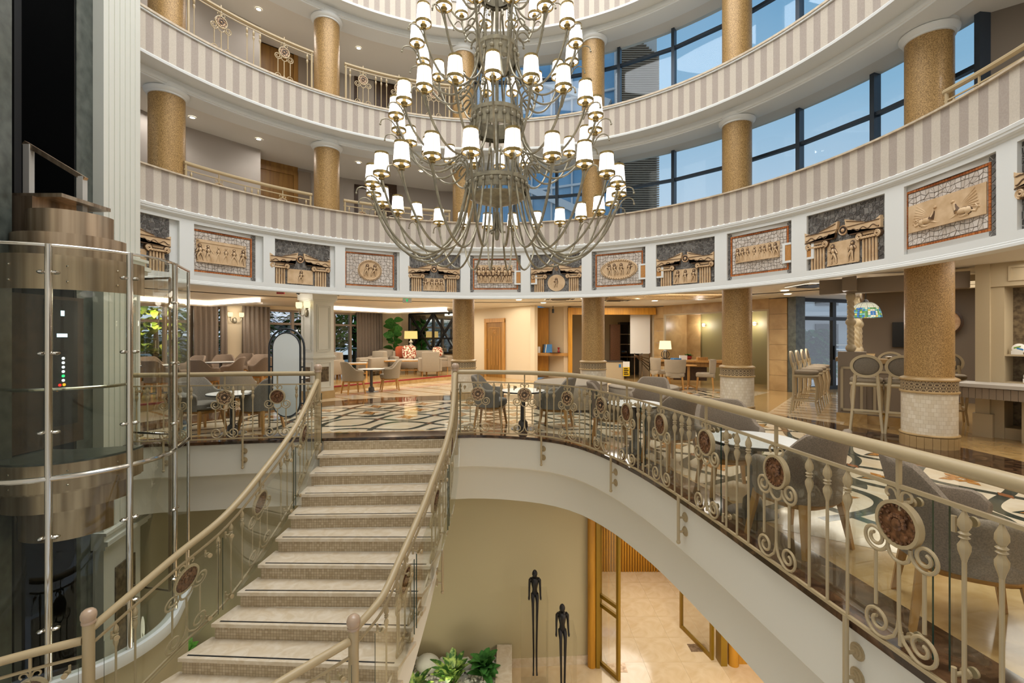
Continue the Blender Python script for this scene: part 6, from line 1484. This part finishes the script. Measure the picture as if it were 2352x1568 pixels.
MB().box((1.6,10.62,ZL),(5.2,11.3,-2.72)).build('counter_body','wood',rc); MB().box((1.55,10.45,-2.72),(5.25,11.35,-2.66)).build('counter_top','goldwood',rc)
SM = MB().tube([(0,0,0),(0,0,1.12)], .024, 8).mesh('slat','goldwood')
for i in range(60): part('slat', SM, rc, (1.63-3.2+.06*i, 10.6-10.7, .005))
tag(MB().obox((2.18,10.8,-2.45), (.28,0,0),(0,.02,0),(0,0,.2)).build('monitor','bluescreen'), 'lit blue monitor on the slatted reception counter', 'monitor')
# two thin bronze figures seated on clear plinths
def thin_figure(x, y, zt, label, plabel):
    zs_ = zt-.41; t = thing('acrylic_plinth', plabel, 'plinth', (x,y,ZL)); b = MB(); b.box((x-.2,y,ZL),(x+.2,y+.40,zs_-.04)); b.build('clear_block','acrylic',t,sharp=.3)
    f = thing('figurine', label, 'statue', (x,y,zs_-.04))
    b = MB()
    b.ball((x,y+.02,zt-.06), (.058,.05,.065), 10, 7); b.tube([(x,y+.02,zt-.13),(x,y+.02,zt-.09)], .02, 8)
    b.tube([(x,y+.02,zt-.12),(x,y+.02,zt-.15),(x,y+.025,zt-.22),(x,y+.03,zt-.33),(x,y+.03,zt-.38),(x,y+.03,zt-.43)], [.03,.085,.08,.05,.058,.062], 10)
    for sg in (-1,1):
        b.tube([(x+sg*.075,y+.02,zt-.145),(x+sg*.105,y+.02,zt-.17),(x+sg*.115,y+.03,zt-.30),(x+sg*.12,y+.0,zt-.43),(x+sg*.125,y-.02,zt-.47)], [.03,.03,.022,.018,.022], 7); b.ball((x+sg*.125,y-.02,zt-.475), (.018,.026,.016), 6, 4)
        b.tube([(x+sg*.04,y+.03,zt-.42),(x+sg*.045,y-.05,zt-.44),(x+sg*.045,y-.075,zt-.50),(x+sg*.038,y-.07,zt-.9),(x+sg*.03,y-.07,zt-1.35),(x+sg*.035,y-.07,zt-1.68),(x+sg*.038,y-.10,zt-1.73)], [.045,.042,.032,.022,.02,.016,.02], 8)
    b.V = [(x+(a-x)*.70, b_, zt+(c-zt)*.86) for a, b_, c in b.V]
    o = b.build('body','bronzefig',f,sharp=1.2)
thin_figure(.34, 6.92, -1.98, 'slender dark bronze figure sitting on the taller clear plinth', 'taller clear acrylic plinth against the beige wall')
thin_figure(.70, 6.45, -2.22, 'slender dark bronze figure sitting on the shorter clear plinth', 'shorter clear acrylic plinth in front of the golden door post')
# planters with pebbles
pt = thing('planter', 'low marble planter box at the foot of the stairs', 'planter', (-.7,6.6,ZL))
MB().box((-.24,5.0,ZL),(.0,7.50,-3.46)).build('planter_wall','tread',pt,sharp=.3); MB().box((-1.9,5.0,ZL),(-.24,7.36,-3.6)).build('gravel_bed','stonewhite',pt,sharp=.3)
def pebbles(nm, lab, x0, y0, x1, y1, z, n, r, seed):
    rnd = random.Random(seed); b = MB()
    for i in range(n):
        b.ball((rnd.uniform(x0,x1), rnd.uniform(y0,y1), z+rnd.uniform(0,.03)), (r*rnd.uniform(.6,1.3), r*rnd.uniform(.6,1.3), r*rnd.uniform(.5,.8)), 6, 4, X=Matrix.Rotation(rnd.uniform(0,3),3,'Z'))
    o = stuff(b.build(nm,'pebble',sharp=1.2)); o['label'] = lab; return o
pebbles('pebbles', 'white pebbles covering the planter bed by the stairs', -1.85, 5.0, -.27, 7.33, -3.58, 1800, .032, 5)
for i, (x, y, r) in enumerate(((-1.28,7.05,.17),(-.72,7.1,.11),(-.82,5.75,.16),(-.45,6.0,.10))):
    rnd = random.Random(i); b = MB(); b.ball((0,0,r*.6), (r,r*.85,r*.75), 14, 9); b.V = [(x+a*(1+.12*sin(9*c)), y+b_*(1+.1*cos(7*a+2)), -3.56+c*(1+.08*sin(11*b_))) for a, b_, c in b.V]
    tag(b.build('boulder','stonewhite',sharp=1.5), ('large white boulder against the wall behind the pebbles','small white boulder at the back of the planter','white boulder near the globe light in the planter','little white boulder between the planter shrubs')[i], 'stone')
gb = thing('globe_light', 'round white globe light among the planter pebbles', 'lamp', (-1.02,5.45,-3.56)); part('globe', MB().ball((0,0,.13), .15, 20, 12).mesh('globe', emis('globe_glow','F4F0DC',1.3)), gb); part('base', MB().lathe([(.07,0),(.07,.03)], n=14).mesh('base','darkmetal'), gb)
def leafy(label, x, y, z, n, L_, wd, seed, m_, up=(.5,1.4), mesh_=None):
    t = thing('planter_plant', label, 'plant', (x,y,z)); rnd = random.Random(seed)
    part('stem', MB().tube([(0,0,-.05),(.01,0,.12),(0,.01,.24)], [.018,.014,.008], 6).mesh('stem','bark'), t)
    for i in range(n):
        a = i*2.4+rnd.uniform(-.3,.3); b = MB(); zz = .05+.2*i/n; leaf_shape(b, (.01*cos(a),.01*sin(a),zz), (cos(a),sin(a),rnd.uniform(*up)), L_*rnd.uniform(.75,1.15), wd, (0,0,1), .35); part('leaf', b.mesh('leaf', m_), t)
    return t
M['leafvar'] = mat('variegated_leaf', '2F5A22', .4, var='9DB25A', scale=14, detail=4, lo=.45, hi=.62)
leafy('variegated broad-leaved plant against the stair stringer', -1.35, 6.35, -3.56, 28, .38, .045, 1, 'leafvar'); leafy('tall variegated plant in the middle of the planter', -.85, 6.65, -3.56, 32, .45, .05, 2, 'leafvar', (.5,2.2)); leafy('variegated plant in front of the planter boulders', -.72, 5.75, -3.56, 24, .34, .042, 3, 'leafvar')
leafy('dark green shrub by the marble planter wall', -.42, 6.85, -3.56, 48, .32, .06, 4, 'leafdark', (.3,2.5)); leafy('second dark green shrub at the near end of the planter wall', -.45, 6.05, -3.56, 48, .30, .055, 5, 'leafdark', (.3,2.2))
pt2 = thing('planter', 'dim planter bed behind the lift base', 'planter', (-5.2,6.5,-3.2)); MB().box((-5.25,6.0,ZL),(-3.2,6.15,-3.1)).build('planter_wall','tread',pt2,sharp=.3); MB().box((-5.25,6.15,ZL),(-3.2,6.95,-3.2)).build('soil_bed','soil',pt2,sharp=.3)
pebbles('pebbles', 'white pebbles in the dim planter behind the lift', -5.2, 6.2, -3.3, 6.9, -3.18, 500, .032, 8)
leafy('dark plant rising beside the lift base ring', -3.75, 6.5, -3.2, 26, .42, .09, 11, 'leafdark', (.4,2.4)); leafy('dark plant in the dim planter further under the lift', -4.6, 6.45, -3.2, 22, .40, .09, 12, 'leaf', (.4,1.8)); leafy('dark low plant below the staircase edge', -3.45, 6.3, -3.2, 22, .36, .09, 13, 'leafdark')

# ------------------------------------------------------------------ upper corridors: doors
def ring_door(a0, a1, R, z, n_, label=None, h=2.05, m_='wood'):
    p, q = polar(a0,R), polar(a1,R); d = (q-p).normalized(); n_v = Vector((d.y,-d.x,0)); L_ = (q-p).length
    t = thing('door_%d' % n_, None, None, ((p.x+q.x)/2,(p.y+q.y)/2,z)); t['kind'] = 'structure'; 
    def bx(u0,z0,u1,z1,w0,w1,nm,mm): b = MB(); c = p+d*(u0+u1)/2+n_v*(w0+w1)/2; b.obox((c.x,c.y,z+(z0+z1)/2), d*(u1-u0)/2, n_v*(w1-w0)/2, (0,0,(z1-z0)/2)); return b.build(nm, mm, t, sharp=.3)
    bx(0,0,.10,h,0,.06,'door_frame',m_); bx(L_-.1,0,L_,h,0,.06,'door_frame',m_); bx(0,h-.1,L_,h,0,.06,'door_frame',m_); bx(.1,0,L_-.1,h-.1,0,.025,'door_leaf',m_); bx(L_-.2,.95,L_-.16,1.05,.02,.07,'door_handle','chrome'); bx(0,h,L_,2.22,0,.03,'door_panel',m_)
k_ = 4
for z in (3.58, 6.6):
    ring_door(-45.2, -38.2, 7.98, z, k_); ring_door(-28, -20, 8.12, z, k_+1, m_='wooddark'); k_ += 2
    for a, wh in ((-37.6,'next to the wooden door'),):
        p, q = polar(a-.6,7.95), polar(a+1.6,7.95); d = (q-p); tag(MB().obox(((p.x+q.x)/2,(p.y+q.y)/2,z+1.05), d/2, Vector((d.y,-d.x,0)).normalized()*.02, (0,0,1.05)).build('wall_panel','taupe'), 'dark wall panel beside the wooden door on the %s gallery' % ('first' if z < 5 else 'second'), 'panel')
p, q = polar(93.5,7.3), polar(99.5,7.42); wn_ = thing('window_7', None, None, ((p.x+q.x)/2,(p.y+q.y)/2,3.6)); wn_['kind'] = 'structure'; d = (q-p)/2; nv = Vector((-d.y,d.x,0)).normalized()
MB().obox(((p.x+q.x)/2,(p.y+q.y)/2,4.5), d, nv*.01, (0,0,.9)).build('pane','blueglass',wn_); MB().obox(((p.x+q.x)/2,(p.y+q.y)/2,5.45), d*1.1, nv*.05, (0,0,.1)).build('window_frame','darkmetal',wn_)
for s_ in (-1,1): c = (p+q)/2+d*s_*1.05; MB().obox((c.x,c.y,4.5), d.normalized()*.06, nv*.06, (0,0,.95)).build('window_frame','darkmetal',wn_)

# ------------------------------------------------------------------ ceiling fittings
def downlight(x, y, z, r, label, power=0, col=WARM, group=None):
    t = thing('downlight', label, 'ceiling light', (x,y,z), group=group); part('lens', MB().lathe([(0,-.006),(r,-.006),(r,.0)], n=16).mesh('lens','lit',None), t); part('bezel', MB().lathe([(r,-.01),(r+.018,-.008),(r+.02,.0)], n=18, caps=False).mesh('bezel','white',.6), t)
    if power: light('SPOT', 'downlight_beam', (x,y,z-.03), power, col, .05, (0,0,0), spot=2.3)
def at_ceiling(px_, py_, z): Y = (z-CAM_H)*1067/(774-py_); return ((px_-1176)/1067*Y, Y)
for i, (x, y) in enumerate(((2.05,13.2),(1.0,14.8),(3.4,12.6),(4.3,14.0),(6.4,10.9),(7.0,11.8),(.2,13.6),(-3.2,14.4))):
    downlight(x, y, 2.597, .085, ('first','second','third','fourth','fifth','sixth','seventh','eighth')[i]+' recessed round ceiling light of the hall counted from the ottomans', 60)
for z, fl_ in ((5.755,'first'),(8.545,'second')):
    for a in (-58,-47.5,-29,-16,-72,95):
        p = polar(a, 6.75); downlight(p.x, p.y, z, .045, 'small corridor downlight of the %s gallery %s' % (fl_, {-58:'past the first column',-47.5:'before the second column',-29:'behind the chandelier',-16:'near the far column',-72:'beside the lift pilaster',95:'beyond the window wall'}[a]), 10, NEUT)
def tray(pts, label):
    t = thing('cove_light', label, 'ceiling light', (pts[0][0],pts[0][1],2.44))
    for a, c in zip(pts, pts[1:]):
        MB().bar((*a,2.535), (*c,2.535), .03, .12).build('light_strip','cove',t)
        MB().bar((*a,2.45), (*c,2.45), .16, .04).build('cove_lip','ceil',t)
tray([(-11.4,9.5),(-9.25,14.2),(-7.0,12.9)], 'bright cove light strip in the lounge ceiling near the lift'); tray([(-6.7,16.0),(-4.75,18.5),(-2.4,17.1)], 'bright cove light strip in the lounge ceiling beyond the pillar')
for (x, y, lb_) in ((3.0,13.4,'square ceiling cassette unit above the desk'),(6.3,9.6,'square ceiling cassette unit above the bar walkway'),(1.35,13.0,'square ceiling cassette unit near the niche')):
    t = thing('air_unit', lb_, 'air conditioner', (x,y,2.56)); part('panel', MB().box((-.42,-.42,.0),(.42,.42,.036)).mesh('panel','white',.3), t); part('grille', MB().box((-.26,-.26,-.006),(.26,.26,.0)).mesh('grille','pedestal',.3), t)
    for q in range(4):
        for j in range(2): part('air_slot', MB().box((-.2,.30+.05*j,-.008),(.2,.33+.05*j,.0)).mesh('air_slot','darkmetal',.3), t, (0,0,0), q*pi/2)
for i, (x, y) in enumerate(((-4.95,10.75),(-4.15,11.1),(-4.0,18.6))):
    t = thing('camera_dome', ('dome camera on the ceiling above the lounge side of the pillar','dome camera on the ceiling beside the white pillar','dome camera in the ceiling corner near the curtain')[i], 'security camera', (x,y,2.5)); part('housing', MB().lathe([(.06,.03),(.07,.06),(.07,.10)], n=16).mesh('housing','white',.7), t); part('lens_dome', MB().ball((0,0,.03), .05, 12, 8).mesh('lens_dome','black'), t)
tag(MB().box((-5.45,10.75,2.50),(-5.28,10.8,2.6)).build('fire_sounder','red'), 'small red alarm box on the ceiling by the pillar', 'alarm')
es = thing('exit_sign', 'green and white hanging exit sign with a down arrow under the frieze', 'sign', (-2.62,11.6,2.36)); MB().box((-2.73,11.6,2.36),(-2.51,11.61,2.56)).build('sign_plate','white',es)
fc = bpy.data.curves.new('sign_text', 'FONT'); fc.body = 'EXIT'; fc.size = .095; fc.align_x = 'CENTER'; fc.extrude = .002; fc.materials.append(M['signgreen'])
ft = bpy.data.objects.new('sign_font', fc); COL.objects.link(ft); bpy.context.view_layer.update(); fm = bpy.data.meshes.new_from_object(ft.evaluated_get(bpy.context.evaluated_depsgraph_get())); bpy.data.objects.remove(ft); fm.name = 'sign_text'
fo = bpy.data.objects.new('sign_text', fm); COL.objects.link(fo); fo.parent = es; fo.location = (0,-.004,.10); fo.rotation_euler = (pi/2,0,0)
MB().prism([(-2.635,2.45),(-2.605,2.45),(-2.605,2.42),(-2.585,2.42),(-2.62,2.375),(-2.655,2.42),(-2.635,2.42)], 11.594, 11.599, f=lambda x,y,z: (x,z,y)).build('sign_arrow','signgreen',es,sharp=None)
sx = thing('spot_projector', 'small black spotlight hanging at the niche ceiling', 'lamp', (1.45,16.4,2.35)); part('can', MB().tube([(0,0,.0),(0,0,.14)], .04, 10).mesh('can','black'), sx); part('stem', MB().tube([(0,0,.14),(0,0,.25)], .012, 6).mesh('stem','black'), sx)
cs = MB()
for i in range(7):
    for j in range(10): cs.box((2.6+.42*i,11.5+.16*j,2.54),(2.6+.42*i+.40,11.5+.16*j+.05*(1+(i*3+j)%3),2.575+.0*i))
tag(cs.build('ceiling_relief','travertine',sharp=.3), 'stone strip relief on the ceiling in front of the desk', 'ceiling relief')['kind'] = 'stuff'

# ------------------------------------------------------------------ outside
def facade(name, label, a, b_, y0, y1, z0, z1): pass
ob = thing('office_tower', 'neighbour building with horizontal brown louvres beyond the glass wall', 'building', (9.6,33,-4))
MB().prism([(6.95,30),(9.35,30),(9.35,42),(6.95,42)], -4, 21.5).build('block','facade',ob,sharp=.3)
b = MB(); n = 110
for i in range(n):
    z = 6.0+.145*i; x1 = 9.45 if z < 19.5 else 9.45-(z-19.5)*1.15
    if x1 > 7.1: b.box((6.9,29.8,z),(x1,29.95,z+.07))
stuff(b.build('louvres','louvre',ob,sharp=.3))
gbld = thing('glass_building', 'blue glass building with slanted white roof frames beyond the glass wall', 'building', (2,36,-4))
MB().prism([(-4,36),(6.9,31),(6.9,44),(-4,44)], -4, 22).build('glass_block','blueglass',gbld,sharp=.3)
gd_ = Vector((10.9,-5,0)).normalized(); gnn = Vector((gd_.y,-gd_.x,0))
for i in range(9): p = Vector((-4,36,0))+gd_*1.5*i+gnn*.1; MB().box((p.x-.06,p.y-.06,-4),(p.x+.06,p.y+.06,22)).build('mullion','facadewhite',gbld,sharp=.3)
for z in (6,9,12,15,18): MB().bar((-4,35.85,z),(6.9,30.85,z), .14).build('floor_band','facadewhite',gbld)
for z0 in (9,13,17): MB().bar((-1,34.4,z0+4.5),(6.5,30.9,z0), .35, .5).build('sloping_roof_edge','facadewhite',gbld)
wbld = thing('white_building', 'white building with balconies outside the glazed door', 'building', (17,26,-3)); MB().box((13,25,-3),(24,34,9)).build('block','facadewhite',wbld,sharp=.3)
for i in range(4):
    for z in (0.2,3.2): MB().box((14+2.3*i,24.9,z),(15.2+2.3*i,25.0,z+2)).build('window_pane','blackglass',wbld)
for z in (2.6,5.6): MB().box((12.8,23.8,z),(24,25,z+.2)).build('balcony_slab','facadewhite',wbld)
MB().tube([(12.8,23.8,1.1),(24,23.8,1.1)], .04, 6).build('balcony_rail','chrome',wbld)
terr = struct(MB().box((-26,20.6,-.3),(26,40,-.02)).build('ground_terrace','facade',sharp=.3)); struct(MB().box((-40,8,-.3),(-11.2,40,-.02)).build('ground_garden','facade',sharp=.3))
def tree(label, x, y, h, r, m_, seed, n=800, name='tree', z0=.0):
    t = thing(name, label, 'tree', (x,y,0)); rnd = random.Random(seed)
    b = MB(); b.tube([(0,0,0),(.05,0,h*.5),(0,.05,h*.85)], [.12,.09,.03], 7)
    for i in range(6): a = i*1.1; b.tube([(0,0,h*.4),(r*.6*cos(a),r*.6*sin(a),h*(.6+.06*i))], [.05,.015], 5)
    part('trunk', b.mesh('trunk','bark'), t); b = MB()
    for i in range(n):
        a = rnd.uniform(0,2*pi); q = rnd.random()**.5; z = h*(.25+.75*rnd.random()) if z0 == 0 else rnd.uniform(z0,h); k = r*q*(1-.5*abs((z/h)-.6)); leaf_shape(b, (k*cos(a),k*sin(a),z), (cos(a),sin(a),rnd.uniform(-.4,.6)), rnd.uniform(.24,.46), .10, (0,0,1), .3)
    stuff(part('foliage', b.mesh('foliage', m_), t)); return t
tree('yellow-green bush lit from behind outside the lounge window', -12.0, 15.6, 2.5, 1.5, 'leafyel', 21, 900, 'bush', .2); tree('dark tree outside the window next to the wide curtain', -10.6, 18.6, 3.0, 1.0, 'leafdark', 22); tree('conifer outside the glazed door behind the oval screen', -9.2, 20.6, 3.2, 1.0, 'leafdark', 23); tree('green tree outside the windows beyond the pillar', -7.6, 22.4, 3.4, 1.0, 'leaf', 24); tree('second green tree outside the windows beyond the pillar', -9.6, 23.8, 3.8, 1.1, 'leafdark', 25)
tree('clipped round topiary outside the glazed door', 9.75, 15.4, 1.75, .55, 'leafdark', 26, 500, 'topiary', .75); tree('tufted grass plant outside the glazed door', 10.6, 16.5, .9, .6, 'leaf', 27, 200, 'grass_plant', .1)
light('POINT', 'yard_glow', (-10.9,14.4,2.3), 60, WARM, .15)
lbl = thing('garden_house', 'house with orange lit timber roof seen through the lounge window', 'building', (-15,22,0)); MB().box((-20,21,0),(-12,26,1.5)).build('house_wall','facadewhite',lbl,sharp=.3); MB().prism([(-20.5,20),(-11.5,20),(-11.5,27),(-20.5,27)], 1.9, 2.15).build('timber_roof','wood',lbl,sharp=.3); MB().ball((-13.2,19.0,2.35), .10, 10, 7).build('yard_lamp','litwarm',lbl)
for i, (a, c) in enumerate(((LWA+LN_*-1.6-LD*2, LWB+LN_*-1.6),)):
    t = thing('terrace_railing', 'glass terrace railing with steel handrail outside the lounge windows', 'railing', (a.x,a.y,0)); MB().tube([(a.x,a.y,1.0),(c.x,c.y,1.0)], .03, 8).build('handrail','chrome',t); dd_ = (c-a)
    for j in range(6): p, q = a+dd_*(j/6+.005), a+dd_*((j+1)/6-.005); MB().obox(((p.x+q.x)/2,(p.y+q.y)/2,.5), (q-p)/2, LN_*.006, (0,0,.42)).build('glass_pane','lift_glass',t)
t = thing('terrace_railing', 'steel topped glass railing outside the glazed door', 'railing', (9.5,17.4,0)); MB().tube([(7.5,17.4,1.05),(13,17.4,1.05)], .035, 8).build('handrail','chrome',t); MB().box((7.5,17.39,.05),(13,17.41,1.0)).build('glass_pane','lift_glass',t)
